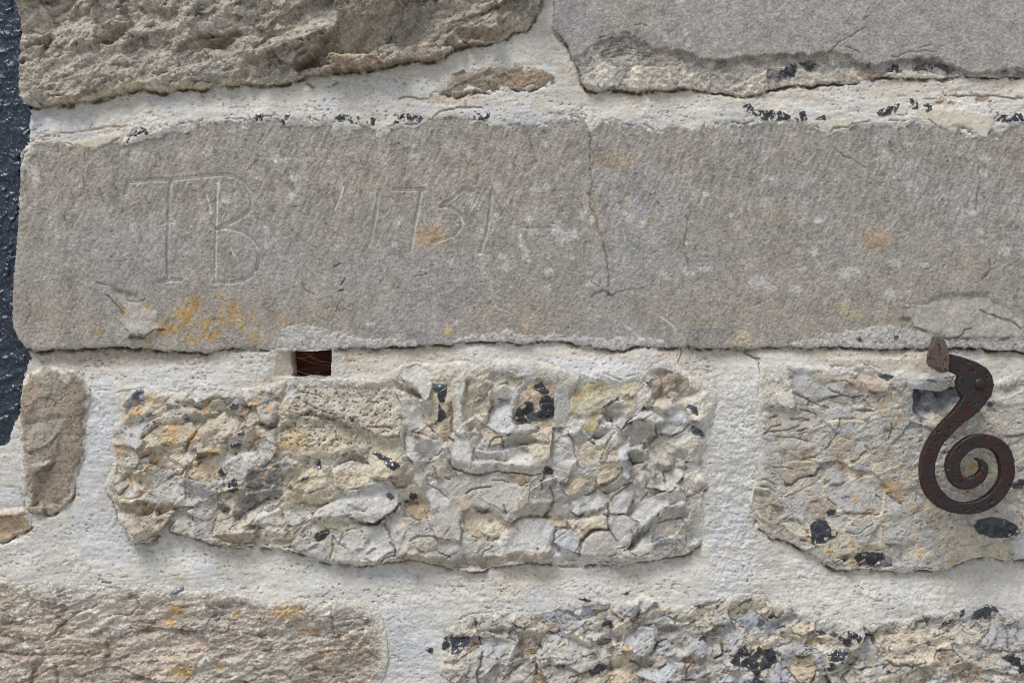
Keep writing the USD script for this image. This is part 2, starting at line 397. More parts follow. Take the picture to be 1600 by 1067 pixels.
M_IRON = usdkit.material(stage, '/World/Looks/rusty_iron', {
    'geo': ('geometry', {}),
    'big': ('noise_texture', {'scale': 95.0, 'detail': 7.0, 'roughness': 0.8}),
    'sml': ('noise_texture', {'scale': 420.0, 'detail': 4.0, 'roughness': 0.7}),
    'ramp': ('rgb_ramp', {'ramp': [(0.0, (0.026, 0.021, 0.022)), (0.52, (0.022, 0.018, 0.018)), (0.545, (0.056, 0.017, 0.010)), (0.62, (0.034, 0.008, 0.006)), (0.66, (0.016, 0.008, 0.007)), (1.0, (0.012, 0.008, 0.008))]}),
    'spk': ('map_range', {'from_min': 0.35, 'from_max': 0.65, 'to_min': 0.8, 'to_max': 1.25}),
    'mul': ('mix_color', {'blend_type': 'multiply', 'fac': 1.0, 'use_clamp_result': False}),
    'rr': ('map_range', {'from_min': 0.5, 'from_max': 0.58, 'to_min': 0.42, 'to_max': 0.85, 'clamp': True}),
    'bmp': ('bump', {'strength': 0.5, 'distance': 0.0008}),
    'p': ('principled_bsdf', {'specular_ior_level': 0.4})},
    [('geo.position', 'big.vector'), ('geo.position', 'sml.vector'), ('big.fac', 'ramp.fac'), ('sml.fac', 'spk.value'),
     ('ramp.color', 'mul.a'), ('spk.result', 'mul.b'), ('mul.result', 'p.base_color'), ('big.fac', 'rr.value'), ('rr.result', 'p.roughness'),
     ('sml.fac', 'bmp.height'), ('bmp.normal', 'p.normal')], surface='p.BSDF')

def plain(name, col, rough=0.9):
    return usdkit.material(stage, '/World/Looks/' + name, {
        'geo': ('geometry', {}), 'n': ('noise_texture', {'scale': 90.0, 'detail': 6.0, 'roughness': 0.7}),
        'ramp': ('rgb_ramp', {'ramp': [(0.25, tuple(0.55 * x for x in col)), (0.75, tuple(1.35 * x for x in col))]}),
        'bmp': ('bump', {'strength': 0.4, 'distance': 0.002}),
        'p': ('principled_bsdf', {'roughness': rough, 'specular_ior_level': 0.2})},
        [('geo.position', 'n.vector'), ('n.fac', 'ramp.fac'), ('ramp.color', 'p.base_color'), ('n.fac', 'bmp.height'), ('bmp.normal', 'p.normal')], surface='p.BSDF')
M_CORE = plain('rubble_core', (0.42, 0.39, 0.34))
M_WOOD = plain('old_wood', (0.115, 0.044, 0.020))
M_PAVE = plain('pavement', (0.30, 0.29, 0.27))
M_WEB = usdkit.material(stage, '/World/Looks/web', {'p': ('principled_bsdf', {'base_color': (0.3, 0.27, 0.24), 'roughness': 0.6})}, [], surface='p.BSDF')

# ------------------------------------------------------------------ palette (surface colours in even light; browns also paint shade under ledges)
G = (184, 182, 179); W = (202, 201, 200); GD = (158, 151, 142); T = (203, 187, 158); TL = (210, 199, 178); OC = (192, 158, 108)
BN = (146, 120, 94); CR = (188, 178, 159); K = (112, 110, 113); KB = (120, 126, 138); BLU = (190, 194, 201); MO = (212, 206, 194); CRM = (216, 203, 178)
RB = (140, 102, 74); DK = (92, 84, 76)

# ------------------------------------------------------------------ outlines (traced on the wall)
OUT = {}
OUT['A'] = [(30, -400), (28, 0), (34, 50), (30, 95), (33, 130), (37, 158), (60, 164), (100, 161), (140, 155), (180, 145), (222, 136), (262, 143), (300, 136), (345, 131), (385, 128), (430, 130), (448, 128),
            (470, 122), (520, 110), (560, 108), (590, 103), (640, 93), (690, 88), (712, 72), (740, 66), (780, 66), (800, 50), (820, 44), (832, 28), (845, 0), (858, -400)]
OUT['B'] = [(868, -400), (868, 45), (880, 58), (888, 75), (896, 97), (906, 108), (912, 128), (920, 138), (960, 140), (1000, 140), (1040, 138), (1070, 134), (1100, 138), (1140, 146), (1160, 150), (1180, 146),
            (1200, 137), (1240, 131), (1300, 130), (1340, 126), (1380, 118), (1440, 120), (1490, 118), (1510, 116), (1540, 119), (1600, 117), (1900, 117), (1900, -400)]
OUT['J'] = [(690, 142), (700, 120), (720, 112), (767, 106), (815, 105), (845, 110), (863, 118), (868, 126), (850, 132), (820, 139), (780, 140), (745, 141), (715, 150)]
OUT['C'] = [(40, 236), (48, 225), (75, 223), (101, 222), (130, 232), (165, 226), (185, 215), (230, 206), (290, 191), (345, 186), (390, 186), (430, 181), (460, 184), (515, 187), (560, 196), (585, 202), (620, 197),
            (660, 191), (700, 184), (740, 186), (780, 196), (830, 194), (870, 188), (900, 180), (915, 190), (925, 205), (940, 187), (960, 190), (990, 195), (1000, 190), (1030, 203), (1060, 196), (1080, 203),
            (1100, 192), (1150, 190), (1200, 191), (1240, 190), (1270, 195), (1295, 207), (1310, 199), (1340, 191), (1390, 189), (1440, 186), (1452, 197), (1470, 197), (1500, 201), (1525, 211), (1540, 218), (1552, 201),
            (1580, 194), (1900, 192), (1900, 550), (1600, 546), (1560, 545), (1500, 539), (1400, 542), (1290, 540), (1200, 538), (1170, 542), (1100, 541), (1000, 540), (970, 544), (930, 540), (880, 532), (800, 532),
            (690, 535), (620, 540), (560, 542), (500, 545), (440, 545), (400, 543), (360, 543), (330, 548), (290, 547), (240, 543), (180, 540), (130, 542), (60, 545), (40, 541), (24, 520), (19, 498), (21, 440), (25, 385), (30, 365), (28, 325), (33, 260)]
OUT['D'] = [(32, 602), (44, 582), (60, 574), (90, 577), (112, 580), (125, 590), (133, 600), (140, 615), (133, 640), (130, 665), (131, 690), (125, 720), (115, 755), (105, 780), (92, 797), (75, 803), (55, 800), (45, 790), (37, 765), (33, 700), (32, 650)]
OUT['I'] = [(-400, 797), (0, 798), (22, 794), (44, 793), (47, 803), (44, 822), (30, 832), (15, 840), (-20, 848), (-400, 860)]
OUT['E'] = [(180, 615), (195, 610), (210, 608), (240, 605), (262, 608), (290, 611), (340, 608), (385, 610), (420, 603), (455, 592), (520, 590), (560, 595), (590, 591), (615, 580), (630, 572), (660, 568), (700, 567),
            (730, 565), (800, 562), (850, 566), (880, 577), (900, 588), (940, 584), (970, 589), (1005, 584), (1022, 566), (1040, 563), (1062, 572), (1085, 590), (1110, 601), (1117, 612), (1115, 640), (1105, 680),
            (1100, 710), (1105, 740), (1108, 758), (1095, 772), (1098, 800), (1096, 850), (1070, 862), (1030, 872), (980, 879), (920, 882), (880, 880), (820, 875), (780, 883), (740, 890), (700, 887), (670, 875),
            (640, 868), (620, 872), (590, 880), (560, 882), (520, 878), (490, 868), (460, 857), (420, 853), (370, 852), (333, 848), (301, 834), (277, 832), (260, 822), (241, 838), (233, 847), (210, 845), (201, 828),
            (188, 809), (174, 777), (165, 758), (168, 745), (176, 730), (175, 680), (184, 650)]
OUT['F'] = [(1190, 572), (1230, 573), (1300, 577), (1330, 577), (1350, 570), (1380, 576), (1400, 588), (1430, 592), (1465, 596), (1485, 588), (1510, 590), (1550, 598), (1600, 588), (1900, 580), (1900, 880), (1600, 870),
            (1570, 875), (1545, 868), (1520, 870), (1500, 878), (1480, 885), (1450, 890), (1410, 893), (1380, 888), (1345, 887), (1310, 890), (1280, 870), (1240, 848), (1200, 835), (1185, 815), (1175, 785), (1178, 762), (1186, 740), (1187, 600)]
OUT['G'] = [(-400, 905), (0, 905), (45, 909), (100, 906), (140, 915), (180, 918), (235, 912), (270, 918), (300, 926), (350, 922), (400, 936), (430, 941), (470, 936), (505, 946), (530, 938), (570, 945), (590, 955), (600, 985), (605, 1020), (596, 1067), (590, 1400), (-400, 1400)]
OUT['H'] = [(690, 1400), (688, 1067), (690, 1010), (700, 985), (720, 967), (745, 957), (780, 957), (830, 960), (870, 945), (895, 936), (930, 938), (960, 935), (990, 940), (1000, 930), (1040, 945), (1080, 950), (1100, 938),
            (1150, 930), (1190, 930), (1220, 945), (1245, 950), (1280, 965), (1310, 970), (1360, 975), (1380, 965), (1410, 970), (1440, 960), (1470, 960), (1500, 950), (1540, 945), (1565, 950), (1600, 965), (1900, 965), (1900, 1400)]
STRIP = [(-400, -400), (28, -400), (28, 0), (33, 60), (31, 150), (44, 165), (45, 222), (33, 238), (30, 300), (27, 360), (21, 430), (18, 510), (38, 545), (44, 560), (32, 585), (31, 640), (20, 660), (10, 692), (0, 697), (-400, 702)]
FLINTS = []          # (stone key, zoom, outline, tone, rise)
def flint(k, z, pts, tone=(44, 46, 54), rise=2.0): FLINTS.append((k, z, pts, tone, rise))
FD = {}

# general depth of the mortar joints (mm)
CP = [(60, 178, -5), (140, 168, -6), (200, 158, -6), (340, 145, -6), (450, 142, -4), (600, 118, -3.5), (760, 80, -3.5), (830, 44, -3), (856, 0, -3), (860, -120, -3), (850, 80, -3), (880, 100, -2.5), (60, 212, .3), (150, 212, .6), (300, 176, .8), (450, 166, .6), (600, 168, .5), (700, 168, .6), (850, 170, .8), (1000, 178, .8), (1150, 176, .8),
      (1300, 178, .9), (1450, 185, 1.1), (1600, 180, .8), (1760, 180, .8), (500, 145, -1.5), (700, 110, -2.2), (780, 150, -.5), (900, 145, -2.5), (950, 152, -3.5), (1050, 152, -4.5), (1200, 148, -3.5), (1400, 135, -3), (1550, 135, -5), (1600, 124, -6), (1760, 124, -6),
      (60, 552, -9), (150, 555, -9.5), (250, 556, -8), (350, 558, -5.5), (430, 550, -1.5), (540, 556, -2), (600, 550, -4), (700, 545, -5.5), (800, 545, -5.5), (950, 550, -6), (1100, 553, -6), (1250, 550, -6), (1400, 553, -5), (1500, 548, -8), (1600, 558, -8), (1760, 560, -8), (150, 600, -3.5), (250, 590, -2.5), (350, 592, -1.5), (410, 592, 1.5), (600, 570, 0), (750, 558, 1.5),
      (900, 570, 3.2), (980, 572, 2.6), (1060, 562, -1), (1150, 600, -1.5), (1240, 566, .5), (1340, 566, 0), (1430, 575, 2.2), (1470, 580, 2.6), (1550, 577, -2.5), (1600, 575, -2), (150, 650, -2.5), (150, 750, -2.5), (130, 815, -2.5), (15, 750, -2), (20, 715, -3), (1140, 650, -.8), (1140, 750, -.8), (1140, 820, -1.6), (1183, 600, .6), (1183, 700, .6),
      (230, 862, -5), (400, 866, -6), (560, 896, -8), (700, 905, -9), (850, 896, -8), (1000, 892, -6), (1100, 874, -2.5), (1250, 880, -6), (1350, 908, -7.5), (1450, 908, -7.5), (1560, 886, -9), (1760, 890, -9), (50, 892, -.6), (200, 902, -.4), (350, 915, .3), (500, 928, .5), (620, 960, -.5), (650, 1020, -1), (650, 1200, -1), (750, 942, -.3), (900, 925, .6), (1100, 925, .6), (1300, 950, .8), (1450, 945, .6), (1580, 937, .6), (1760, 950, .6), (0, 870, -1.5), (0, 825, -3), (-160, 870, -2), (-160, 740, -2)]
cp = np.array(CP, float)
deep = (cp[:, 2] < -4) & ~((cp[:, 1] > 540) & (cp[:, 1] < 562) & (cp[:, 0] < 300))
cp[deep, 2] = -4 + (cp[deep, 2] + 4) * 0.35
rb = RBFInterpolator(cp[:, :2] / 100.0, cp[:, 2], kernel='thin_plate_spline', smoothing=0.02)
cuu, cvv = np.meshgrid(us[::16], vs[::16])
coarse = rb(np.stack([cuu.ravel(), cvv.ravel()], 1) / 100.0).reshape(cuu.shape)
ii, jj = np.meshgrid(np.arange(NV) / 16.0, np.arange(NU) / 16.0, indexing='ij')
hm = np.clip(ndimage.map_coordinates(coarse, [ii, jj], order=1, mode='nearest').astype(np.float32), -12, 4)


# ------------------------------------------------------------------ stone A: rough broken stone, top left
f = FD['A'] = Field(OUT['A'], 5.0, (174, 164, 149))
U, V = f.U, f.V
f.h += 5.5 * fbm(U, V, 75, 3, 101, rot=-28, sx=2.0, ridged=True) + 3.0 * fbm(U, V, 40, 3, 109, rot=-35, sx=1.8)
f.voronoi(46, 5, 0.22, 1.2, [(172, 162, 148), (160, 149, 132), (182, 173, 160), (166, 153, 135)], 0.5, 0.6, 1.9, -28)
f.voronoi(17, 6, 0.24, 0.5, [(164, 154, 138), (152, 141, 124), (170, 161, 147)], 0.4, 0.3, 1.5, -25)
f.facet('A1', [(100, 300), (280, 330), (620, 300), (850, 300), (1150, 340), (1240, 330), (1500, 330), (1500, 480), (1000, 520), (850, 530), (400, 600), (120, 620)], 2.0, 0, 0.05, (168, 159, 145), 0.5, 8)
f.facet('A1', [(615, 275), (650, 200), (740, 150), (850, 130), (760, 230), (690, 280)], -3.5, 0, -0.5, (134, 121, 102))
f.facet('A1', [(160, 300), (230, 240), (370, 200), (380, 220), (300, 280)], -3, 0, -0.5, (132, 118, 98))
f.facet('A1', [(1250, 275), (1330, 230), (1420, 222), (1445, 260), (1360, 305), (1280, 290)], -5, 0, -0.5, (128, 112, 90))  # deep shadow of these recesses painted into their brown
f.facet('A1', [(1400, 222), (1460, 188), (1530, 210), (1430, 235)], -4, 0, -0.5, (128, 112, 90))
f.facet('A1', [(120, 385), (170, 350), (215, 380), (150, 400)], -3, 0, -0.4, (134, 121, 102))
f.facet('A1', [(690, 410), (760, 390), (850, 395), (800, 430)], -2.5, 0, -0.4, (140, 128, 110))
f.facet('A1', [(960, 460), (1010, 425), (1050, 450), (990, 480)], -2.5, 0, -0.4, (134, 120, 100))
f.facet('A1', [(300, 170), (480, 80), (560, 60), (600, 150), (620, 290), (480, 290), (300, 300)], 1.5, 0.1, 0.25, (174, 166, 152), 0.5, 4)
f.facet('A1', [(640, 130), (800, 60), (1000, 60), (1150, 190), (900, 230), (760, 220), (850, 130)], 1.0, 0.0, 0.2, (172, 164, 150), 0.5, 4)
f.facet('A2', [(240, 410), (340, 330), (480, 180), (520, 0), (900, 0), (880, 60), (800, 180), (840, 230), (700, 330), (450, 330), (380, 400), (280, 460)], -3.0, 0.15, -0.3, (136, 121, 101), 0.75, 3)
f.facet('A2', [(330, 260), (480, 160), (500, 60), (530, 0), (430, 30), (290, 200), (330, 330)], 2.5, -0.2, 0.2, (178, 170, 157), 0.7, 3)
f.facet('A2', [(0, 300), (160, 150), (300, 40), (480, -40), (480, 160), (300, 240), (80, 360), (0, 380)], 1.5, 0, 0.25, (166, 156, 140), 0.5, 5)
f.facet('A2', [(0, 330), (100, 260), (240, 180), (130, 190), (0, 270)], -3, 0, -0.5, (130, 114, 92))
f.facet('A2', [(210, 310), (270, 265), (310, 270), (260, 310)], -3, 0, -0.5, (130, 114, 92))
f.facet('A2', [(880, 120), (1000, 60), (1200, 40), (1500, 60), (1500, 200), (1240, 210), (1160, 300), (900, 330), (850, 220)], 1, 0.1, 0.1, (150, 139, 122), 0.6, 4)
f.facet('A2', [(1240, 205), (1400, 190), (1520, 230), (1480, 265), (1330, 250), (1300, 290)], -3.5, 0, -0.3, (152, 122, 90), 0.8)
f.facet('A2', [(905, 320), (930, 290), (1080, 285), (1150, 360), (990, 385), (910, 350)], 1.5, 0, 0.2, (165, 146, 124), 0.7)
f.paint('A2', [(370, 420), (460, 400), (520, 375), (560, 405), (700, 380), (850, 360), (820, 395), (640, 430), (560, 440)], (168, 128, 92), 0.85, 5)
f.paint('A2', [(250, 470), (340, 400), (390, 330), (400, 440)], (160, 128, 96), 0.6, 8)
f.facet('A2', [(380, 370), (440, 355), (470, 400), (400, 435)], -1, 0, -0.2, (96, 88, 82))
f.line('A2', [(350, 330), (440, 345), (560, 352), (640, 345), (720, 318)], 3.5, -1.2, (206, 180, 146), 0.9, broken=0.35)
f.line('A2', [(925, 310), (970, 290), (1080, 288)], 2.5, -1.0, (214, 196, 168), 0.9)
f.line('A1', [(340, 640), (420, 615), (560, 600), (700, 560), (870, 540), (1000, 560), (1150, 545), (1300, 540), (1500, 490)], 7, -1.5, (196, 184, 160), 0.7, broken=0.3)
f.paint('A1', [(730, 540), (820, 490), (1000, 520), (1100, 500), (960, 560), (800, 580)], (190, 168, 138), 0.7, 8, 0.4)
f.paint('A1', [(1190, 460), (1270, 410), (1440, 430), (1380, 470)], (130, 130, 136), 0.7, 8, 0.5, 8)
f.paint('B3', [(0, 60), (60, 20), (120, 10), (100, 60), (40, 110), (0, 120)], (112, 106, 102), 0.7, 6, 0.45)
f.h += 2.0 * fbm(U, V, 26, 5, 121, rot=-32, sx=1.7, gain=.62, ridged=True) + 0.8 * fbm(U, V, 11, 3, 125, rot=-30, sx=1.4, gain=.7)
f.dirt(24, .18, .5, (124, 108, 90), .4, 131, -30, 1.7, .9); f.dirt(12, .25, .5, (106, 92, 75), .45, 133, -30, 1.6, .9); f.dirt(20, .2, .5, (182, 173, 158), .5, 135, -30, 1.6, 0)
f.deepen(1.3)
f.edge(10, 5.0)
f.grain(0.7, 0.7, 0.36, 1.3, 1.5)

# ------------------------------------------------------------------ stone B: dressed stone with a spalled lower edge, top right
f = FD['B'] = Field(OUT['B'], 1.0, (166, 160, 153))
U, V = f.U, f.V
f.h += 0.8 * fbm(U, V, 240, 3, 201) + 0.35 * fbm(U, V, 26, 3, 205, rot=-20, sx=1.6)
f.c *= (1 + 0.10 * fbm(U, V, 160, 3, 207))[..., None]
f.paint('', [(868, -50), (920, -50), (930, 60), (900, 90), (868, 50)], (160, 160, 164), 0.6, 30)
f.paint('', [(1080, -60), (1760, -60), (1760, 60), (1400, 50)], (170, 166, 162), 0.4, 60)
LIP = [(860, 100), (905, 88), (925, 72), (950, 62), (985, 58), (1010, 66), (1020, 78), (1060, 78), (1095, 90), (1115, 96), (1135, 96), (1160, 90), (1190, 86), (1210, 86), (1245, 84), (1265, 87), (1285, 83), (1305, 82), (1330, 88),
       (1345, 98), (1365, 103), (1380, 98), (1400, 93), (1440, 90), (1470, 95), (1490, 103), (1505, 110), (1525, 115), (1545, 114), (1570, 110), (1600, 109), (1900, 108)]
ledge = LIP + [(1900, 400), (860, 400)]
sdl = poly_sd(ledge, f.WU + 3 * fbm(f.U, f.V, 18, 3, 221), f.WV + 4 * fbm(f.U, f.V, 18, 4, 223, gain=.65))
t = np.clip(sdl / 2.2 + 0.5, 0, 1)
soft = sstep(1100, 1010, U)
f.h -= t * ((5.6 - 3.6 * soft) + 1.2 * fbm(U, V, 40, 3, 211)) - t * np.clip((V - 95) * 0.05, 0, 3.5)
f.c = f.c * (1 - 0.75 * t[..., None]) + lin(168, 161, 150) * 0.75 * t[..., None]
f.h += t * 1.8 * fbm(U, V, 18, 4, 215, ridged=True)
f.c = f.c * (1 - (.6 * t * sstep(.05, .3, fbm(U, V, 18, 4, 217, sx=1.6)))[..., None]) + lin(112, 106, 102) * (.6 * t * sstep(.05, .3, fbm(U, V, 18, 4, 217, sx=1.6)))[..., None]
f.c = f.c * (1 - (.7 * t * sstep(.1, .35, fbm(U, V, 24, 4, 219, sx=1.6)))[..., None]) + lin(208, 200, 186) * (.7 * t * sstep(.1, .35, fbm(U, V, 24, 4, 219, sx=1.6)))[..., None]
f.paint('B3', [(520, 280), (620, 220), (780, 170), (850, 210), (830, 300), (1040, 330), (1200, 410), (1000, 420), (700, 400), (560, 380)], (122, 115, 108), 0.7, 8, 0.35, 14)
for k in range(7):
    f.line('B3', [(520 + 8 * k, 250 + 18 * k), (620 + 14 * k, 215 + 20 * k), (720 + 12 * k, 215 + 22 * k), (820 + 10 * k, 260 + 16 * k)], 2.2, 1.0, (112, 104, 96), 0.5, broken=0.45)
f.line('B3', [(765, 150), (800, 150), (840, 165)], 1.6, 1.2, DK, 0.5)
f.paint('B3', [(440, 480), (560, 400), (700, 440), (660, 540), (480, 550)], (206, 198, 182), 0.9, 4, 0.25, dh=1.2)
f.paint('B3', [(710, 450), (800, 410), (980, 430), (1000, 540), (860, 560), (700, 550)], (210, 200, 178), 0.9, 5, 0.2, dh=1.5)
f.paint('B3', [(1030, 540), (1100, 460), (1220, 470), (1240, 530), (1130, 560)], (202, 190, 166), 0.9, 5, 0.25, dh=1.5)
f.paint('B3', [(1320, 560), (1460, 490), (1581, 440), (1581, 560), (1420, 600)], (206, 192, 166), 0.9, 5, 0.25, dh=1.8)
f.paint('B3', [(830, 320), (930, 330), (1060, 370), (1070, 440), (1000, 430)], (196, 172, 142), 0.7, 5, 0.45)
f.paint('B3', [(600, 470), (660, 430), (730, 440), (700, 550), (640, 550)], (128, 126, 128), 0.6, 5, 0.45)
f.paint('B4', [(150, 480), (200, 430), (330, 460), (480, 420), (480, 500), (300, 520), (150, 530)], (198, 186, 166), 0.9, 5, 0.25, dh=1.0)
f.paint('B4', [(440, 480), (580, 420), (700, 430), (700, 490), (560, 530)], (178, 152, 126), 0.8, 5, 0.35)
f.paint('B4', [(720, 480), (760, 430), (950, 430), (1100, 470), (1190, 460), (1190, 520), (1000, 520), (760, 520)], (208, 200, 186), 0.9, 5, 0.25, dh=1.2)
f.paint('B4', [(820, 390), (900, 385), (900, 430), (840, 440)], (212, 206, 196), 0.9, 4)
f.paint('B4', [(340, 380), (480, 370), (540, 400), (480, 440), (360, 440)], (130, 132, 138), 0.7, 5, 0.4)
f.paint('B4', [(0, 430), (170, 390), (200, 420), (150, 470), (0, 490)], (62, 64, 74), 0.9, 5, 0.4, 9)
f.line('B4', [(370, 330), (440, 260), (530, 210), (600, 170)], 2.2, 1.0, (110, 98, 84), 0.5, broken=0.3)
f.line('B4', [(620, 60), (590, 130), (640, 90)], 2.0, 0.8, (120, 110, 100), 0.5, broken=0.3)
f.line('B4', [(760, 350), (880, 320), (1040, 320)], 1.8, 0.9, (112, 104, 96), 0.5)
f.line('B4', [(940, 300), (1010, 275)], 1.8, 0.9, (112, 104, 96), 0.5)
f.line('B4', [(480, 290), (560, 320)], 1.8, 0.9, (112, 104, 96), 0.5)
for (x, y, r) in ((1043, 35, 10), (1030, 45, 5), (1070, 50, 6), (1092, 42, 6), (1100, 30, 4), (1075, 70, 6), (1128, 40, 5), (1122, 55, 6), (1062, 4, 8), (1040, 62, 5), (950, 25, 3), (1117, 70, 4)):
    f.spot(x, y, r * 0.7, r, (196, 195, 196), 0.6)
f.paint('', [(930, 10), (1040, 0), (1040, 40), (950, 50)], (176, 164, 146), 0.3, 20)
f.edge(5, 2.0)
f.h += 0.3 * fbm(U, V, 12, 4, 241, rot=-30, sx=1.7, gain=.75)
f.grain(0.25, 0.4, 0.32, 0.5, 1.2)
flint('B', 'B4', [(60, 470), (100, 415), (160, 390), (178, 400), (165, 470), (110, 470)])
flint('B', 'B4', [(190, 385), (240, 372), (300, 380), (320, 405), (250, 430), (230, 405)])
flint('B', 'B4', [(735, 430), (760, 395), (815, 400), (835, 440), (790, 445), (760, 440)])
flint('B', 'B4', [(900, 430), (960, 388), (1080, 395), (1160, 430), (1100, 460), (1000, 435)], (70, 66, 64), 1.0)

# ------------------------------------------------------------------ sliver J
f = FD['J'] = Field(OUT['J'], -1.0, (150, 138, 122))
f.h += 2.2 * fbm(f.U, f.V, 26, 4, 301, rot=-20, sx=2, ridged=True)
f.voronoi(14, 8, 0.3, 0.6, [(156, 146, 132), (140, 126, 110), (168, 150, 130)], 0.6, 0.5, 2, -20)
f.paint('B3', [(-20, 460), (60, 430), (180, 440), (250, 490), (150, 530), (0, 560)], (178, 142, 112), 0.8, 6)
f.paint('A2', [(1110, 560), (1180, 470), (1240, 470), (1190, 550)], (196, 170, 140), 0.7, 5)
f.edge(9, 4); f.grain(0.5, 0.3, 0.2)

# ------------------------------------------------------------------ stone C: long dressed stone with the carved date
f = FD['C'] = Field(OUT['C'], 0.0, (161, 154, 144))
U, V = f.U, f.V
f.h += 0.7 * fbm(U, V, 260, 3, 401)
f.h += 0.30 * fbm(U, V, 13, 3, 405, rot=-55, sx=2.6) * (0.4 + 0.6 * sstep(420, 300, V)) + 0.22 * fbm(U, V, 8, 2, 409)
f.h += 0.20 * fbm(U, V, 60, 3, 411, rot=8, sx=3)
pit = fbm(U, V, 6.5, 2, 415, gain=0.8); f.h -= 1.0 * sstep(0.42, 0.75, pit)
bl = fbm(U, V, 200, 4, 421)
f.c = f.c * (1 - 0.5 * sstep(-0.1, 0.5, bl)[..., None]) + lin(166, 165, 166) * 0.5 * sstep(-0.1, 0.5, bl)[..., None]
f.c = f.c * (1 - 0.35 * sstep(0.0, 0.5, -bl)[..., None]) + lin(168, 158, 146) * 0.35 * sstep(0.0, 0.5, -bl)[..., None]
bandf = sstep(445, 480, V) * sstep(535, 500, V) * (0.5 + 0.6 * fbm(U, V, 90, 3, 425, rot=3, sx=3))
bandf = np.clip(bandf + 0.5 * sstep(250, 275, V) * sstep(300, 280, V) * (0.3 + fbm(U, V, 120, 3, 427, sx=3)), 0, 1)
f.c = f.c * (1 - 0.35 * bandf[..., None]) + lin(160, 147, 130) * 0.35 * bandf[..., None]
f.c *= (1 + 0.20 * fbm(U, V, 34, 4, 429, rot=80, sx=1.8))[..., None]
f.dirt(13, .34, .6, (118, 107, 94), .5, 431, 72, 3.2, .6, .45 + .55 * sstep(420, 300, V)); f.dirt(10, .40, .6, (206, 204, 200), .35, 433, 0, 1.2, -.1); f.dirt(50, .25, .55, (162, 148, 130), .25, 435, 10, 2.0, 0)
# diagonal tooling in the upper half
r = np.random.default_rng(44)
for _ in range(46):
    x = r.uniform(330, 1000) if r.random() < 0.75 else r.uniform(60, 1600); y = r.uniform(195, 330); L = r.uniform(8, 26); a = math.radians(r.uniform(105, 125))
    f.line('', [(x, y), (x + L * math.cos(a), y + L * math.sin(a))], 2.0, r.uniform(0.3, 0.7), (140, 131, 120), 0.2, broken=0.3)
for _ in range(50):
    x = r.uniform(40, 1600); y = r.uniform(200, 530); L = r.uniform(4, 12); a = math.radians(r.uniform(90, 180))
    f.line('', [(x, y), (x + L * math.cos(a), y + L * math.sin(a))], 1.8, r.uniform(0.4, 1.0), (112, 100, 88), 0.35)
# flaked spots near the lower left, and the right end
f.facet('C1', [(600, 720), (680, 740), (720, 840), (780, 900), (760, 960), (800, 1040), (900, 1060), (1000, 1010), (960, 960), (980, 900), (900, 860), (860, 800), (740, 760)], 1.0, 0, 0.1, (176, 170, 160), 0.6, 3)
f.facet('C1', [(820, 960), (920, 950), (1000, 1010), (920, 1040), (800, 1045), (780, 1000)], 1.2, 0, 0.2, (180, 177, 170), 0.6, 2)
f.line('C1', [(660, 800), (710, 850), (760, 910)], 2.4, 1.2, (110, 96, 80), 0.6)
f.line('C1', [(800, 1050), (880, 1060), (960, 1010), (1020, 1020)], 2.4, 1.6, (90, 80, 70), 0.7)
f.line('C1', [(780, 830), (850, 850), (900, 820)], 2.2, 1.0, (110, 96, 80), 0.5)
f.facet('C4', [(840, 880), (1000, 820), (1180, 780), (1350, 790), (1500, 900), (1581, 980), (1581, 1060), (1300, 1067), (1100, 1060), (900, 1000)], 0.6, 0, 0.08, (176, 170, 158), 0.6, 5)
f.line('C4', [(1290, 890), (1360, 910), (1430, 940), (1500, 960), (1560, 1000)], 2.5, 1.6, (104, 94, 80), 0.6, broken=0.3)
f.line('C4', [(860, 850), (940, 850), (1020, 830)], 2.2, 1.0, (200, 190, 170), 0.6)
f.line('C4', [(1170, 1060), (1210, 1010), (1250, 1000)], 2.2, 1.4, (92, 82, 72), 0.6)
f.spot(1415, 498, 9, 4, (60, 58, 58), 0.8); f.spot(1405, 520, 5, 7, (56, 60, 70), 0.8)
# cracks
f.line('C3', [(485, -230), (480, -60), (490, 60), (500, 130), (490, 220), (480, 260), (520, 330), (540, 420), (580, 560), (600, 640), (605, 720), (590, 800)], 2.2, 1.2, (98, 88, 76), 0.5, broken=0.38)
f.paint('C3', [(500, 100), (530, 110), (520, 230), (560, 380), (600, 520), (560, 540), (520, 380), (490, 240)], (160, 140, 106), .5, 6, .3)
f.line('C3', [(1080, 350), (1070, 420), (1070, 560), (1085, 620), (1115, 700), (1120, 760), (1105, 820)], 2.4, 1.2, (106, 98, 88), 0.5, broken=0.4)
f.line('C4', [(1310, 0), (1305, 100), (1290, 230), (1280, 290)], 2.0, 1.0, (110, 102, 92), 0.5, broken=0.3)
f.line('C4', [(1365, 580), (1370, 640), (1340, 690), (1320, 710)], 2.0, 1.2, (100, 92, 82), 0.5)
f.line('C4', [(280, 520), (290, 580), (340, 640), (360, 670)], 2.0, -0.4, (186, 182, 176), 0.6)
f.line('C4', [(400, -120), (480, -60), (560, -20), (600, 10)], 2.2, 1.0, (116, 106, 94), 0.4, broken=0.3)
f.line('A1', [(520, 930), (530, 1020), (520, 1110), (530, 1200)], 2.0, 0.8, (116, 108, 98), 0.4, broken=0.35)
f.line('C1', [(700, 70), (710, 160), (740, 210)], 2.0, 0.6, (134, 112, 92), 0.35, broken=0.3)
f.line('C1', [(160, 700), (165, 800), (185, 900), (170, 980)], 2.4, 0.8, (126, 116, 104), 0.4, broken=0.35)
f.line('C2', [(180, 350), (260, 430), (330, 480), (400, 530)], 2.0, 0.6, (142, 122, 100), 0.4, broken=0.35)
f.line('C2', [(280, 720), (320, 770), (360, 800)], 2.2, 0.9, (120, 92, 70), 0.5)
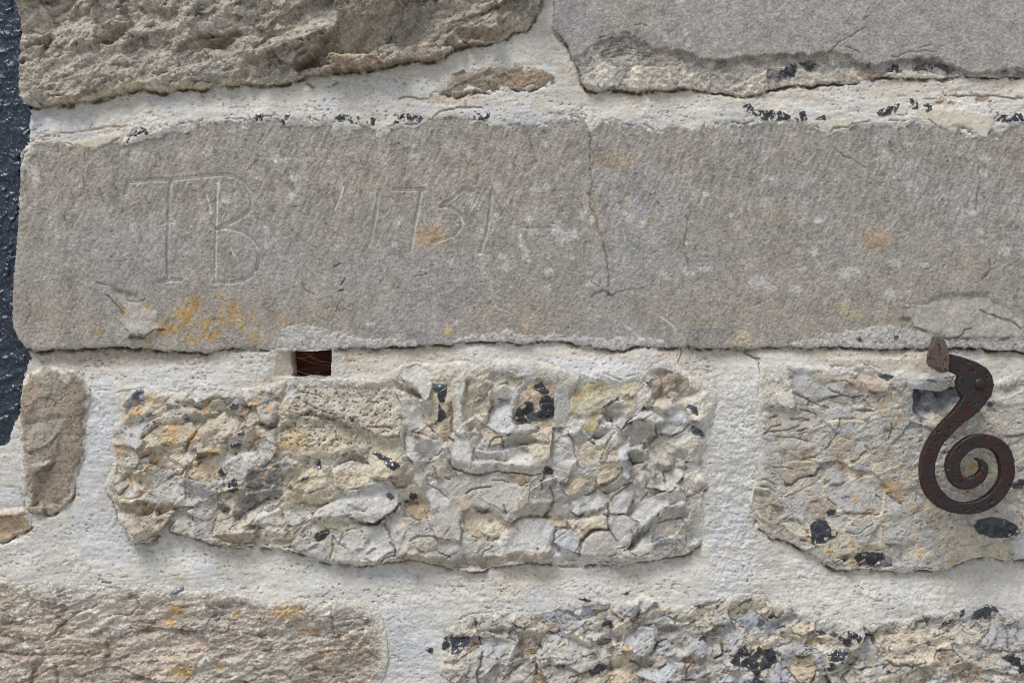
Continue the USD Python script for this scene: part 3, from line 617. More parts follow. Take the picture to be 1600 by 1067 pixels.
f.line('C2', [(490, 620), (520, 600)], 2.2, 1.6, (60, 54, 50), 0.8); f.line('C2', [(515, 730), (540, 690)], 2.0, 1.4, (76, 68, 60), 0.7); f.line('C2', [(510, 775), (540, 765)], 2.0, 1.2, (76, 68, 60), 0.7)
f.line('C2', [(990, 690), (1050, 670)], 2.0, 1.0, (96, 88, 78), 0.5); f.line('C2', [(490, 890), (520, 840)], 1.8, 0.9, (110, 100, 90), 0.5)
f.line('C2', [(1440, 800), (1500, 870), (1581, 910)], 2.0, 0.8, (190, 186, 180), 0.5)
f.line('C3', [(600, 800), (700, 760), (820, 750)], 2.0, 0.8, (112, 102, 88), 0.5, broken=0.3)
f.line('C3', [(500, 800), (560, 770), (620, 800)], 2.6, 1.2, (100, 90, 80), 0.5)
f.line('C3', [(520, 650), (500, 710), (540, 760)], 2.4, 0.7, (130, 124, 116), 0.4)
# spots: lichen, iron, chipped white marks
f.spot(672, 369, 25, 18, (190, 160, 124), 0.75, 10, 0.5); f.spot(1369, 374, 25, 18, (184, 158, 128), 0.75, 0, 0.5)
r = np.random.default_rng(45)
for _ in range(90):
    x, y = r.normal(318, 55), r.normal(503, 20)
    rr = r.uniform(2, 7) * (1 if r.random() < 0.8 else 1.6)
    if y < 540: f.spot(x, y, rr, rr * r.uniform(0.6, 1), [(184, 146, 80), (176, 134, 66), (190, 160, 104)][r.integers(3)], r.uniform(0.4, 0.8), r.uniform(0, 180), 1.0, 6)
for _ in range(60):
    x, y = r.normal(985, 38), r.normal(335, 40); rr = r.uniform(1.5, 5)
    f.spot(x, y, rr, rr, (172, 148, 108), r.uniform(0.2, 0.5), 0, 1.0, 6)
f.paint('C3', [(600, -80), (760, -70), (720, 20), (560, 10), (460, -20)], (178, 152, 108), 0.55, 14, 0.35)
f.paint('C2', [(560, 70), (800, 90), (1000, 110), (780, 100)], (172, 146, 116), 0.5, 10, 0.3)
for x, y, rx, ry in ((55, 276, 5, 9), (855, 290, 5, 5), (840, 296, 9, 4), (911, 336, 6, 9), (925, 345, 3, 8), (868, 358, 8, 11), (880, 372, 9, 9), (895, 365, 8, 7), (813, 375, 3, 12), (818, 392, 4, 12), (825, 400, 4, 9), (834, 362, 8, 5), (826, 342, 7, 6),
                     (892, 402, 5, 5), (920, 443, 6, 6), (858, 425, 6, 8), (855, 450, 6, 6), (985, 340, 7, 6), (1005, 347, 5, 7), (1073, 379, 5, 3), (1072, 423, 6, 6), (1082, 427, 4, 3), (1102, 420, 9, 5), (1185, 440, 14, 9), (1040, 430, 6, 7),
                     (1203, 450, 10, 6), (1243, 452, 9, 6), (1255, 420, 5, 4), (1330, 425, 16, 9), (1318, 432, 8, 5), (1400, 412, 8, 5), (1390, 458, 9, 6), (1445, 415, 7, 4), (1520, 333, 5, 4), (1532, 363, 6, 5), (1535, 377, 5, 4), (1537, 270, 6, 5),
                     (1206, 278, 4, 4), (1432, 307, 3, 3), (1104, 305, 6, 4), (1142, 337, 4, 4), (740, 320, 8, 6), (724, 327, 4, 4), (778, 338, 7, 5), (752, 360, 6, 5), (748, 397, 4, 3), (617, 383, 4, 4), (622, 347, 5, 7), (417, 384, 5, 5), (434, 363, 3, 3),
                     (417, 358, 4, 5), (460, 280, 9, 5), (455, 305, 8, 6), (478, 279, 4, 3), (533, 295, 3, 4), (352, 312, 6, 7), (340, 290, 4, 5), (785, 400, 6, 5), (790, 417, 7, 6), (704, 410, 4, 6), (853, 227, 4, 4), (600, 255, 5, 3), (438, 250, 12, 5), (650, 245, 8, 4),
                     (1420, 225, 7, 4), (1570, 390, 8, 8), (1380, 240, 8, 4), (1540, 250, 7, 4), (1280, 345, 7, 6), (1273, 395, 5, 8), (575, 505, 6, 4), (715, 503, 6, 3)):
    f.spot(x, y, rx, ry, (208, 206, 203), 0.75, 0, 0.9, 6)
for x, y in ((1073, 379), (1081, 346), (1082, 427), (748, 397)): f.spot(x, y, 3, 2.5, (226, 220, 206), 0.9)
# pale lime run over the lower margin
for pts in ([(435, 540), (440, 515), (470, 505), (520, 516), (560, 530), (650, 534), (650, 548), (440, 548)], [(700, 540), (730, 526), (790, 516), (830, 526), (870, 522), (940, 530), (1010, 528), (1040, 536), (1040, 548), (720, 548)],
            [(1190, 548), (1280, 525), (1350, 515), (1400, 510), (1440, 520), (1470, 530), (1600, 530), (1600, 560), (1200, 556)]):
    f.paint('', pts, (208, 206, 202), 0.85, 10, 0.38, 14, dh=0.9)
f.paint('', [(580, 518), (640, 515), (680, 522), (690, 536), (590, 538)], (120, 122, 128), 0.7, 5, 0.62, 4.5)
f.paint('', [(1070, 520), (1110, 508), (1150, 516), (1160, 536), (1090, 540)], (106, 110, 120), 0.75, 5, 0.6, 4.5)
f.paint('', [(1130, 540), (1148, 518), (1165, 515), (1178, 530), (1170, 542)], (206, 186, 154), 0.9, 3)
f.paint('', [(608, 530), (620, 518), (640, 520), (634, 526), (615, 534)], (206, 190, 160), 0.8, 3)
f.spot(700, 517, 9, 7, (202, 176, 130), 0.8); f.blob(700, 517, 7, 6, 1.5)
f.spot(822, 514, 6, 8, (190, 166, 130), 0.8); f.blob(822, 514, 5, 7, 1.5)
f.line('C3', [(700, 990), (740, 1010), (745, 1030)], 2.4, -0.6, (204, 202, 198), 0.7); f.line('C3', [(770, 1030), (790, 1060)], 2.4, -0.6, (204, 202, 198), 0.7); f.line('C3', [(930, 930), (1000, 990), (1015, 1060)], 2.4, -0.6, (200, 196, 190), 0.7)
f.spot(1318, 482, 9, 10, (202, 186, 146), 0.7); f.spot(1340, 492, 8, 7, (196, 176, 134), 0.6)
for pts in ([(800, 190), (830, 180), (870, 182), (905, 180), (890, 196), (830, 200)], [(1270, 196), (1350, 178), (1440, 186), (1450, 206), (1380, 200)], [(1540, 205), (1600, 185), (1640, 190), (1640, 205)]):
    f.paint('', pts, (126, 130, 140), 0.65, 6, 0.62, 4.5)
f.edge(6, 2.2)
f.h += 0.36 * fbm(U, V, 12, 4, 441, rot=-50, sx=1.7, gain=.75)
f.c *= (1 + .42 * fbm(U, V, 6, 3, 451, rot=-68, sx=4.5, gain=.6) * (.4 + .6 * sstep(420, 300, V)))[..., None]
f.grain(0.25, 0.42, 0.25, 0.5, 1.3)
# carving
def carve(pts, w=3.1, d=1.9):
    f.line('', pts, w * 1.02, d * 2.0, (228, 226, 222), 0.8, cw=w * 0.6, warp=False)
carve([(196, 303), (199, 290), (200, 285), (232, 282), (266, 281), (300, 277), (335, 274), (352, 273), (366, 276), (380, 284), (390, 298), (394, 316), (391, 328), (382, 337), (360, 348), (338, 358)])
carve([(266, 282), (264, 320), (263, 350), (262, 400), (263, 436)]); carve([(249, 441), (266, 438), (283, 437)], 3.4, 2.3); carve([(253, 350), (260, 347), (267, 347)], 2.6, 1.3)
carve([(340, 284), (339, 320), (338, 358), (337, 400), (336, 441)], 2.2, 0.9); carve([(338, 357), (355, 357), (372, 360), (388, 369), (400, 384), (405, 400), (402, 418), (392, 432), (378, 439), (360, 442), (336, 441)], 2.9, 1.6)
carve([(322, 302), (327, 320), (329, 332)], 2.2, 0.9); carve([(359, 386), (364, 395), (371, 402)], 2.2, 0.9); carve([(402, 395), (405, 405), (400, 422)], 2.6, 1.2)
carve([(592, 298), (589, 325), (584, 355), (578, 378), (569, 393)], 2.8, 1.7); carve([(537, 290), (530, 310), (523, 327)], 2.3, 0.7)
carve([(616, 296), (635, 297), (662, 296)], 3.2, 2.0); carve([(659, 298), (654, 325), (649, 350), (645, 375), (642, 393)], 2.7, 1.4)
carve([(741, 298), (732, 301), (723, 296), (708, 309), (689, 323)], 3.0, 2.0); carve([(689, 323), (705, 325), (718, 334), (723, 347), (720, 357), (708, 369), (692, 374), (676, 379)], 2.9, 1.7)
carve([(769, 299), (767, 325), (763, 350), (759, 370), (750, 395)], 3.0, 1.8); carve([(405, 388), (404, 405), (400, 421)], 2.4, 0.9)
for z, p in (('A1', [(780, 885), (815, 835), (870, 785), (920, 810), (915, 835), (850, 845), (825, 870), (800, 885)]), ('A1', [(1295, 750), (1320, 745), (1340, 760), (1310, 768)]),
             ('A2', [(490, 735), (520, 708), (560, 718), (600, 735), (635, 725), (640, 760), (600, 768), (575, 742), (520, 745)]), ('A2', [(680, 745), (700, 722), (735, 735), (730, 775), (695, 780)]),
             ('A2', [(855, 765), (870, 715), (930, 705), (980, 715), (1025, 725), (1020, 752), (980, 748), (930, 735), (885, 765)]), ('A2', [(1335, 725), (1370, 705), (1400, 725), (1440, 695), (1445, 720), (1410, 745), (1370, 742)]),
             ('A2', [(155, 760), (190, 710), (210, 712), (180, 770)]), ('A2', [(0, 710), (40, 705), (40, 745), (0, 752)]),
             ('B4', [(-10, 685), (30, 680), (50, 690), (70, 680), (130, 715), (190, 740), (180, 755), (120, 740), (40, 745), (-10, 740)]), ('B4', [(195, 695), (225, 690), (240, 735), (205, 745)]), ('B4', [(300, 735), (350, 712), (350, 740)]),
             ('B4', [(880, 610), (905, 605), (925, 640), (922, 680), (895, 670)]), ('B4', [(950, 680), (970, 640), (1010, 650), (1010, 680), (975, 690)]), ('B4', [(660, 700), (760, 650), (810, 640), (790, 690), (700, 720)]),
             ('B3', [(1430, 655), (1470, 640), (1500, 680), (1581, 690), (1581, 745), (1540, 740), (1490, 705), (1450, 690)]), ('B4', [(1390, 740), (1420, 700), (1480, 720), (1560, 700), (1581, 750), (1480, 755)]),
             ('D4', [(540, 30), (560, 25), (590, 60), (570, 55)]), ('D4', [(780, 0), (805, 0), (800, 38), (780, 40)])):
    flint('C', z, p, (48, 50, 58), 1.2)

# ------------------------------------------------------------------ stone D: small brown stone, left edge
f = FD['D'] = Field(OUT['D'], 0.0, (164, 153, 138))
U, V = f.U, f.V
f.h += 1.3 * fbm(U, V, 40, 5, 501, rot=-60, sx=1.5, gain=.62)
f.voronoi(26, 51, 0.07, 0.3, [(160, 146, 128), (150, 134, 114), (168, 154, 136)], 0.5, 0.4, 1.5, -60)
f.facet('D1', [(380, 240), (440, 240), (560, 370), (520, 500), (520, 700), (480, 800), (440, 940), (370, 1060), (200, 1060), (230, 880), (340, 760), (400, 560), (410, 360)], -.6, 0.12, 0, (142, 124, 107), 0.9, 6)
f.facet('D1', [(130, 270), (230, 240), (250, 340), (200, 450), (180, 560), (130, 560)], 1, -0.1, 0.06, (166, 150, 130), 0.7, 4)
f.facet('D1', [(180, 560), (300, 520), (400, 520), (380, 620), (250, 720), (180, 740)], 0.4, 0, 0.12, (172, 162, 148), 0.6, 4)
f.facet('D1', [(200, 820), (270, 785), (320, 780), (310, 810), (230, 845)], 2, 0, 0.2, (202, 190, 168), 0.9)
f.line('D1', [(230, 860), (290, 840), (320, 815)], 3, 1.6, DK, 0.5)
f.paint('D1', [(340, 220), (420, 250), (440, 290), (410, 330), (370, 270)], MO, 0.9, 4, dh=0.8)
f.paint('D1', [(220, 250), (290, 260), (300, 285), (260, 285)], MO, 0.8, 4, 0.4)
f.paint('D1', [(125, 600), (150, 700), (200, 1067), (150, 1067), (130, 850)], (190, 184, 166), 0.7, 5)
f.paint('D1', [(120, 300), (240, 320), (220, 470), (130, 470)], (176, 142, 112), 0.4, 15)
f.dirt(10, .2, .5, (120, 104, 88), .5, 511, -40, 1.4, .7)
f.meld(8); f.edge(7, 2.5); f.grain(0.7, 0.5, 0.2)

# ------------------------------------------------------------------ stone I
f = FD['I'] = Field(OUT['I'], -1.5, (170, 150, 124))
f.h += 1.5 * fbm(f.U, f.V, 30, 3, 551, rot=-10, sx=2)
f.facet('G1', [(-400, 0), (0, 10), (180, 5), (190, 30), (80, 60), (0, 68), (-400, 70)], 2.0, 0, 0.15, (208, 198, 178), 0.85)
f.facet('G1', [(-400, 75), (0, 72), (90, 62), (180, 60), (170, 130), (60, 170), (-400, 200)], -1.5, 0, -0.1, (172, 150, 122), 0.6)
f.meld(7); f.edge(7, 2.5); f.grain(0.5, 0.4, 0.3)

# ------------------------------------------------------------------ stone E: chalky flint rubble, centre
f = FD['E'] = Field(OUT['E'], 3.0, (186, 181, 171))
U, V = f.U, f.V
f.h += 2.2 * fbm(U, V, 120, 3, 601)
left = sstep(560, 420, U)
f.voronoi(60, 61, 0.15, 0.4, [G, W, T, TL, GD, CR], 0.7, 0.7, 1.6, -30)
f.voronoi(18, 62, 0.07, 0.1, [G, T, CR, W], 0.3, 0.3, 1.5, -30)
z = 'R1'
f.facet(z, [(180, 1060), (200, 860), (300, 870), (430, 930), (440, 1000), (380, 1067)], 0, 0, .1, (203, 194, 176))
f.facet(z, [(310, 540), (400, 460), (560, 410), (690, 430), (640, 540), (500, 570), (420, 570)], 1, 0, .2, T)
f.facet(z, [(355, 340), (440, 295), (500, 345), (600, 380), (560, 410), (430, 440), (340, 500), (300, 545), (300, 450)], -2, 0, -.2, (128, 132, 140))
f.facet(z, [(250, 700), (320, 600), (430, 560), (560, 610), (480, 690), (440, 790), (480, 830), (420, 910), (320, 860)], .5, 0, .1, W)
f.facet(z, [(650, 530), (720, 480), (860, 450), (980, 460), (960, 560), (860, 600), (760, 610), (690, 580)], 0, 0, .1, (180, 174, 166), smooth=.5)
f.facet(z, [(880, 590), (980, 470), (1080, 560), (1060, 620), (990, 660)], -1, .2, -.35, GD)
f.facet(z, [(450, 810), (540, 690), (640, 640), (800, 620), (900, 600), (1010, 700), (920, 810), (760, 850), (650, 850), (560, 830)], 2, 0, .1, (200, 180, 148))
f.facet(z, [(440, 975), (470, 900), (560, 830), (660, 850), (600, 890), (500, 960)], -3, 0, -.5, BN)  # wedge of shadow painted as a brown facet
f.facet(z, [(1000, 720), (1090, 560), (1280, 500), (1450, 590), (1400, 680), (1290, 790), (1250, 920), (1000, 940), (1030, 820)], 2, 0, .15, (207, 194, 168))
f.facet(z, [(1280, 780), (1569, 640), (1569, 900), (1350, 960), (1280, 900)], -1, 0, -.2, (172, 160, 140))
f.facet(z, [(990, 1000), (1060, 940), (1220, 930), (1120, 980)], -3, 0, -.5, (132, 108, 80))
f.facet(z, [(760, 960), (900, 890), (1010, 900), (960, 1000), (880, 1067), (760, 1000)], 1, 0, .15, W)
f.facet(z, [(790, 420), (900, 400), (990, 410), (1000, 450), (1080, 440), (1150, 350), (1300, 380), (1150, 410), (1060, 480), (960, 470), (830, 460)], -4, 0, -.3, (148, 130, 108))  # shadow beneath the top lip painted into the facet colour
f.facet(z, [(940, 350), (1000, 340), (1130, 360), (1090, 420), (1000, 440), (960, 400)], 2, 0, .2, (204, 206, 206))
f.facet(z, [(1150, 410), (1300, 390), (1330, 420), (1240, 520), (1130, 520)], -1, 0, -.2, (176, 162, 142))
f.paint(z, [(640, 640), (760, 630), (850, 680), (820, 800), (720, 850), (660, 880), (700, 740)], (194, 146, 78), .75, 9, .3, 10)
f.paint(z, [(900, 900), (930, 800), (1000, 720), (1040, 690), (1000, 800), (940, 880)], (184, 140, 78), .7, 6)
f.paint(z, [(600, 900), (760, 860), (880, 890), (740, 960), (640, 1040), (520, 1067), (560, 960)], (206, 170, 116), .65, 10, .25)
f.paint(z, [(960, 960), (1250, 900), (1300, 960), (1000, 1067), (900, 1067)], (204, 168, 112), .6, 12, .25)
f.spot(330, 684, 10, 12, (112, 100, 88), .7, 0, 1.0); f.spot(318, 693, 8, 8, (126, 112, 96), .6, 0, 1.0)
f.line(z, [(440, 790), (470, 750), (600, 680), (560, 700)], 2.5, 1.8, BN, .6); f.line(z, [(880, 890), (940, 790), (1000, 730)], 3, 2.5, (120, 90, 58), .7); f.line(z, [(200, 860), (290, 850), (420, 910)], 2, 1.2, BN, .5)
f.line(z, [(870, 590), (950, 620), (1000, 700)], 2, 1.2, BN, .5); f.line(z, [(1080, 545), (1060, 640), (1000, 720)], 2, 1.0, BN, .4); f.line(z, [(230, 470), (235, 560), (225, 690)], 4, 1.0, (150, 142, 128), .5, broken=.3)
z = 'R2'
f.facet(z, [(580, 340), (760, 290), (880, 270), (890, 400), (830, 450), (640, 440), (480, 370)], 1, 0, .1, (196, 190, 178))
f.facet(z, [(320, 200), (440, 150), (520, 120), (520, 230), (440, 310), (340, 270)], -1, .2, -.3, (152, 138, 118))
f.facet(z, [(170, 310), (180, 250), (300, 270), (330, 310), (240, 385), (170, 340)], 2, -.1, .2, (182, 176, 162))
f.facet(z, [(280, 370), (340, 330), (430, 320), (470, 360), (420, 410), (300, 420)], 1, 0, .2, (204, 200, 192))
f.facet(z, [(150, 440), (230, 480), (430, 420), (600, 470), (560, 560), (380, 600), (250, 600)], -2, 0, -.45, (150, 130, 102))
f.facet(z, [(600, 540), (640, 470), (830, 440), (810, 520), (700, 560), (620, 590)], -1, 0, -.3, (136, 110, 66))
f.facet(z, [(240, 600), (400, 570), (620, 590), (740, 600), (690, 690), (560, 780), (520, 850), (380, 850), (310, 730)], 5, 0, .1, (166, 148, 116))
f.facet(z, [(400, 780), (470, 690), (620, 640), (560, 740), (520, 850), (390, 850)], 1.5, -.2, 0, (192, 184, 166), .8, 4)
f.facet(z, [(560, 800), (690, 690), (740, 600), (765, 640), (700, 730), (600, 810)], -5, 0, -.5, (112, 94, 74))
f.facet(z, [(740, 590), (850, 540), (960, 620), (960, 770), (840, 790), (760, 680)], -2.5, 0, .1, (176, 172, 162))
f.paint(z, [(680, 720), (800, 690), (860, 800), (760, 850), (680, 800)], (136, 138, 144), .7, 8, .4, 7)
f.facet(z, [(930, 110), (1080, 80), (1250, 90), (1250, 250), (1130, 260), (1000, 250), (900, 200)], 2, 0, .1, (204, 180, 140))
f.facet(z, [(890, 290), (1050, 255), (1190, 350), (1180, 440), (1050, 430), (950, 440), (890, 400)], -1, .1, -.15, (120, 114, 110), smooth=.7)
f.facet(z, [(1420, 440), (1500, 330), (1569, 260), (1569, 470), (1450, 480)], -.5, 0, -.1, K)
f.facet(z, [(1340, 560), (1480, 520), (1569, 530), (1450, 640), (1360, 660)], -1, 0, -.2, (96, 94, 96))
f.facet(z, [(1200, 450), (1330, 540), (1290, 600), (1200, 520)], -1.5, 0, -.3, (112, 102, 96))
f.facet(z, [(1190, 440), (1280, 380), (1410, 390), (1420, 460), (1340, 540)], 1, 0, .1, (190, 176, 154))
f.paint(z, [(960, 760), (1000, 560), (1200, 560), (1350, 660), (1400, 740), (1200, 800)], (158, 146, 130), .5, 12, .45, 7)
f.facet(z, [(1180, 800), (1400, 740), (1569, 740), (1569, 860), (1400, 870), (1250, 860)], -.5, 0, -.35, (156, 140, 118))
f.line(z, [(890, 420), (880, 280), (930, 120)], 2, 1.2, BN, .5); f.line(z, [(720, 240), (850, 180), (940, 90)], 3, 2.0, BN, .6); f.line(z, [(540, 140), (520, 280), (450, 380)], 3, -.8, (206, 188, 152), .6)
f.line(z, [(240, 470), (330, 430), (420, 420)], 3, -1.2, (208, 200, 184), .7); f.line(z, [(230, 385), (300, 330), (330, 300)], 2.4, 1.8, BN, .6)
z = 'R3'
f.facet(z, [(330, 560), (560, 470), (1100, 560), (1400, 650), (1280, 760), (1000, 800), (700, 830), (450, 830), (330, 720)], 0, 0, .05, (200, 186, 158), .8, 4)
f.facet(z, [(430, 60), (800, 100), (1100, 170), (1300, 130), (1480, 130), (1560, 350), (1569, 640), (1400, 650), (1200, 560), (900, 480), (650, 400), (440, 440), (350, 330)], 1.5, 0, .1, (190, 180, 160), .85, 3)
f.facet(z, [(510, 230), (640, 200), (900, 300), (1100, 420), (1100, 460), (800, 400), (560, 300)], .8, 0, .15, (192, 190, 184), .6, 5)
s = f.sub(tr(z, [(330, 60), (1569, 830)]), 0)
pitn = fbm(f.U[s], f.V[s], 6.5, 3, 631, gain=.7); inn = sstep(0, 12, poly_sd(tr(z, [(430, 60), (1480, 130), (1569, 640), (1300, 760), (700, 820), (340, 720), (350, 330)]), f.WU[s], f.WV[s]))
f.h[s] += inn * (1.2 * fbm(f.U[s], f.V[s], 18, 3, 633) - 1.8 * sstep(.12, .55, pitn)); f.tint(s, .45 * inn * sstep(.2, .6, pitn), (140, 122, 96))
f.facet(z, [(160, 500), (200, 485), (300, 490), (345, 390), (365, 440), (330, 540), (210, 560)], -4, 0, -.2, (84, 70, 56))  # dark brown stands for the shadow below the slab
f.facet(z, [(115, 260), (150, 215), (280, 240), (350, 300), (340, 390), (300, 490), (200, 490), (140, 420)], 3.2, 0, .12, (168, 163, 152), .9, 1.4, smooth=.4)
f.facet(z, [(60, 180), (200, 60), (420, 70), (420, 130), (360, 250), (290, 220), (160, 200)], 3, 0, .1, (182, 168, 146), .8)
f.facet(z, [(430, 130), (480, 160), (520, 250), (460, 400), (400, 330)], 1, 0, .1, (200, 200, 198))
f.facet(z, [(1250, 740), (1300, 690), (1480, 700), (1500, 780), (1560, 880), (1540, 960), (1400, 1067), (1250, 1060)], 2.0, 0, .1, (212, 194, 160))
f.facet(z, [(560, 1040), (640, 960), (900, 960), (1100, 940), (1240, 990), (1000, 1067)], 2, 0, .1, (206, 188, 156))
f.facet(z, [(940, 840), (1020, 800), (1180, 840), (1240, 900), (1180, 930), (1060, 880), (900, 920)], -1.5, 0, -.3, (124, 100, 80), .7)
f.facet(z, [(40, 1067), (70, 920), (250, 900), (420, 880), (530, 900), (500, 960), (400, 1067)], 1.0, 0, -.1, (116, 113, 114), .9, 2, smooth=.7)
f.paint(z, [(330, 720), (420, 600), (620, 560), (600, 740), (470, 800), (400, 780)], (200, 164, 96), .6, 10, .4, 8)
f.line(z, [(620, 410), (760, 435), (900, 470)], 3.5, 2.2, BN, .5); f.line(z, [(1230, 540), (1350, 530), (1460, 562)], 3, 2.0, BN, .5); f.line(z, [(400, 430), (520, 462), (640, 400)], 2.6, 1.4, BN, .4)
f.line(z, [(500, 160), (600, 200), (780, 250)], 2.4, 1.4, BN, .4); f.line(z, [(1540, 600), (1530, 640), (1420, 650)], 2.8, 2.2, BN, .5); f.line(z, [(140, 1000), (180, 965), (280, 930)], 2, -.6, (196, 190, 180), .8)
f.line(z, [(0, 590), (120, 530), (220, 500)], 3, 1.8, (130, 112, 90), .5); f.line(z, [(60, 760), (100, 680), (160, 650)], 3, 1.8, (110, 100, 90), .5)
f.paint(z, [(60, 780), (100, 690), (160, 650), (210, 700), (180, 760)], (112, 106, 100), .6, 6, .3)
z = 'R4'
f.facet(z, [(40, 0), (530, 0), (400, 100), (370, 200), (400, 260), (330, 320), (160, 390), (0, 490), (-60, 560), (-80, 300), (0, 280), (40, 140)], .5, 0, -.1, (110, 107, 110), .92, 2, smooth=.8)
f.facet(z, [(0, 290), (120, 200), (330, 190), (260, 240), (60, 270)], 1.5, 0, .25, (128, 124, 124), .8, 2)
f.line(z, [(0, 300), (80, 250), (230, 220), (380, 110)], 2.6, 1.2, (196, 180, 152), .8, broken=.35); f.line(z, [(40, 190), (110, 190), (200, 180)], 2, 1.4, (70, 66, 66), .7); f.line(z, [(0, 460), (120, 390), (200, 320), (330, 300)], 2.4, 1.5, (76, 72, 70), .7, broken=.3)
f.facet(z, [(430, 200), (500, 100), (640, 90), (900, 60), (1150, 50), (1400, 110), (1200, 200), (1000, 200), (800, 200), (620, 250), (500, 210)], .8, 0, .1, (206, 190, 160))
f.facet(z, [(480, 260), (620, 260), (800, 200), (1000, 210), (950, 270), (800, 350), (640, 370), (520, 330)], 3, 0, -.1, (196, 178, 148))
f.facet(z, [(640, 370), (800, 345), (950, 275), (930, 300), (830, 345), (740, 390)], -3, 0, -.3, (132, 108, 82))
f.facet(z, [(0, 560), (180, 400), (380, 340), (360, 420), (200, 470), (110, 560)], 1, 0, .2, W); f.facet(z, [(100, 560), (240, 480), (420, 430), (560, 400), (700, 400), (660, 500), (560, 560), (440, 560), (420, 650), (280, 650)], .6, 0, .08, (202, 197, 188))
f.facet(z, [(0, 600), (120, 590), (420, 660), (500, 700), (480, 780), (300, 760), (0, 740)], 0, 0, -.15, (178, 166, 146))
f.facet(z, [(670, 510), (740, 400), (880, 330), (980, 270), (1250, 200), (1400, 150), (1530, 220), (1520, 350), (1440, 450), (1300, 560), (1150, 510), (900, 500)], 2.2, 0, .12, (203, 200, 195), .9, 1.5, smooth=.5)
f.facet(z, [(500, 780), (510, 640), (590, 560), (670, 520), (900, 540), (1170, 540), (1300, 570), (1400, 580), (1450, 660), (1490, 780), (1470, 850), (1330, 920), (1160, 940), (900, 940), (700, 880), (560, 810)], 2.4, 0, .03, (196, 192, 184), .9, 1.5, smooth=.5)
f.facet(z, [(510, 650), (600, 560), (665, 522), (660, 580), (600, 700), (505, 700)], -1.5, .1, -.1, (164, 163, 162))
f.facet(z, [(1170, 820), (1250, 680), (1380, 600), (1450, 680), (1480, 790), (1330, 915), (1200, 900)], .6, .1, .12, (208, 207, 206), .7, 2, smooth=.4)
f.facet(z, [(640, 760), (700, 560), (830, 545), (900, 540), (1170, 540), (1160, 600), (1000, 620), (860, 600), (800, 700), (700, 740)], -.6, 0, 0, (208, 188, 156), .85)
f.facet(z, [(860, 500), (930, 470), (1080, 455), (1060, 480), (930, 500)], -2.5, 0, -.3, (140, 126, 110)); f.facet(z, [(1030, 340), (1180, 380), (1240, 400), (1200, 425), (1080, 385)], -1.2, 0, -.2, (140, 130, 120))
f.facet(z, [(1090, 820), (1130, 770), (1170, 790), (1130, 850)], -2, 0, -.2, (136, 122, 104)); f.facet(z, [(1190, 700), (1240, 665), (1230, 720), (1200, 750)], -.8, .2, 0, (164, 160, 154))
for q in ([(500, 640), (590, 560), (665, 520)], [(670, 500), (740, 390), (830, 340)], [(1300, 565), (1420, 470), (1520, 350)], [(1380, 560), (1440, 650), (1490, 790), (1470, 860)], [(880, 660), (940, 740), (1010, 790)], [(950, 730), (985, 630)], [(880, 690), (890, 780), (870, 880)]):
    f.line(z, q, 2.2, 1.3, (112, 96, 80), .55)
f.line(z, [(1160, 540), (1290, 560), (1340, 545)], 3, 2.5, (96, 82, 68), .7); f.line(z, [(1230, 850), (1300, 795)], 2.5, 1.5, BN, .6)
z = 'R5'
f.facet(z, [(600, 400), (620, 230), (720, 140), (740, 260), (700, 440), (700, 580), (750, 700), (700, 780), (610, 690)], 1.2, .1, 0, (206, 202, 195), smooth=.6)
f.facet(z, [(70, 150), (250, 60), (400, 110), (430, 200), (400, 320), (400, 420), (300, 420), (200, 260), (110, 200)], 2, 0, .2, (200, 199, 196), smooth=.6)
f.facet(z, [(30, 190), (120, 240), (200, 270), (320, 390), (260, 390), (150, 310), (50, 250)], -2.2, 0, -.3, (142, 120, 94))
f.facet(z, [(60, 310), (150, 330), (330, 520), (310, 660), (220, 720), (130, 700), (140, 520), (90, 400)], 1.2, -.15, 0, (200, 197, 190), smooth=.6)
f.facet(z, [(420, 220), (560, 200), (600, 400), (590, 440), (600, 760), (520, 790), (330, 650), (340, 540), (410, 440), (410, 350)], -1, 0, 0, (208, 190, 158))
f.paint(z, [(560, 430), (600, 430), (605, 720), (520, 800), (530, 650)], (136, 94, 62), .9, 5)
f.facet(z, [(490, 790), (600, 730), (610, 790), (560, 850), (510, 830)], -1.5, 0, -.2, (120, 88, 62))
f.facet(z, [(700, 460), (740, 230), (800, 200), (930, 240), (900, 330), (820, 420), (790, 520), (730, 590)], -1.6, .2, 0, (168, 152, 128))
f.facet(z, [(740, 590), (850, 440), (960, 380), (1000, 320), (980, 450), (930, 620), (870, 590), (820, 560)], 1.5, .2, 0, (206, 194, 170))
f.facet(z, [(780, 590), (830, 570), (870, 610), (860, 710), (770, 700)], -3, 0, -.1, (160, 140, 116))
f.facet(z, [(800, 200), (950, 180), (1000, 250), (930, 240)], 1, 0, .2, (196, 188, 172)); f.facet(z, [(940, 200), (1000, 120), (1180, 130), (1230, 240), (1050, 260)], -1.5, 0, -.15, (172, 162, 150))
f.facet(z, [(1000, 360), (1080, 270), (1270, 300), (1200, 440), (1080, 390), (1000, 440)], 0, 0, -.1, (194, 192, 188), ripple=.25, smooth=.5)
f.facet(z, [(940, 640), (980, 480), (1080, 420), (1180, 400), (1190, 590), (1260, 650), (1430, 680), (1300, 730), (1150, 740), (1030, 740)], 1.2, 0, .22, (202, 203, 206), .9, 1.5, smooth=.5)
f.facet(z, [(1190, 440), (1240, 310), (1280, 320), (1250, 450), (1180, 570)], .5, -.3, 0, (190, 186, 178))
f.facet(z, [(1190, 610), (1210, 480), (1300, 330), (1330, 240), (1450, 200), (1569, 230), (1600, 400), (1600, 700), (1450, 690), (1420, 630), (1250, 640)], -2.2, 0, 0, (198, 172, 136))
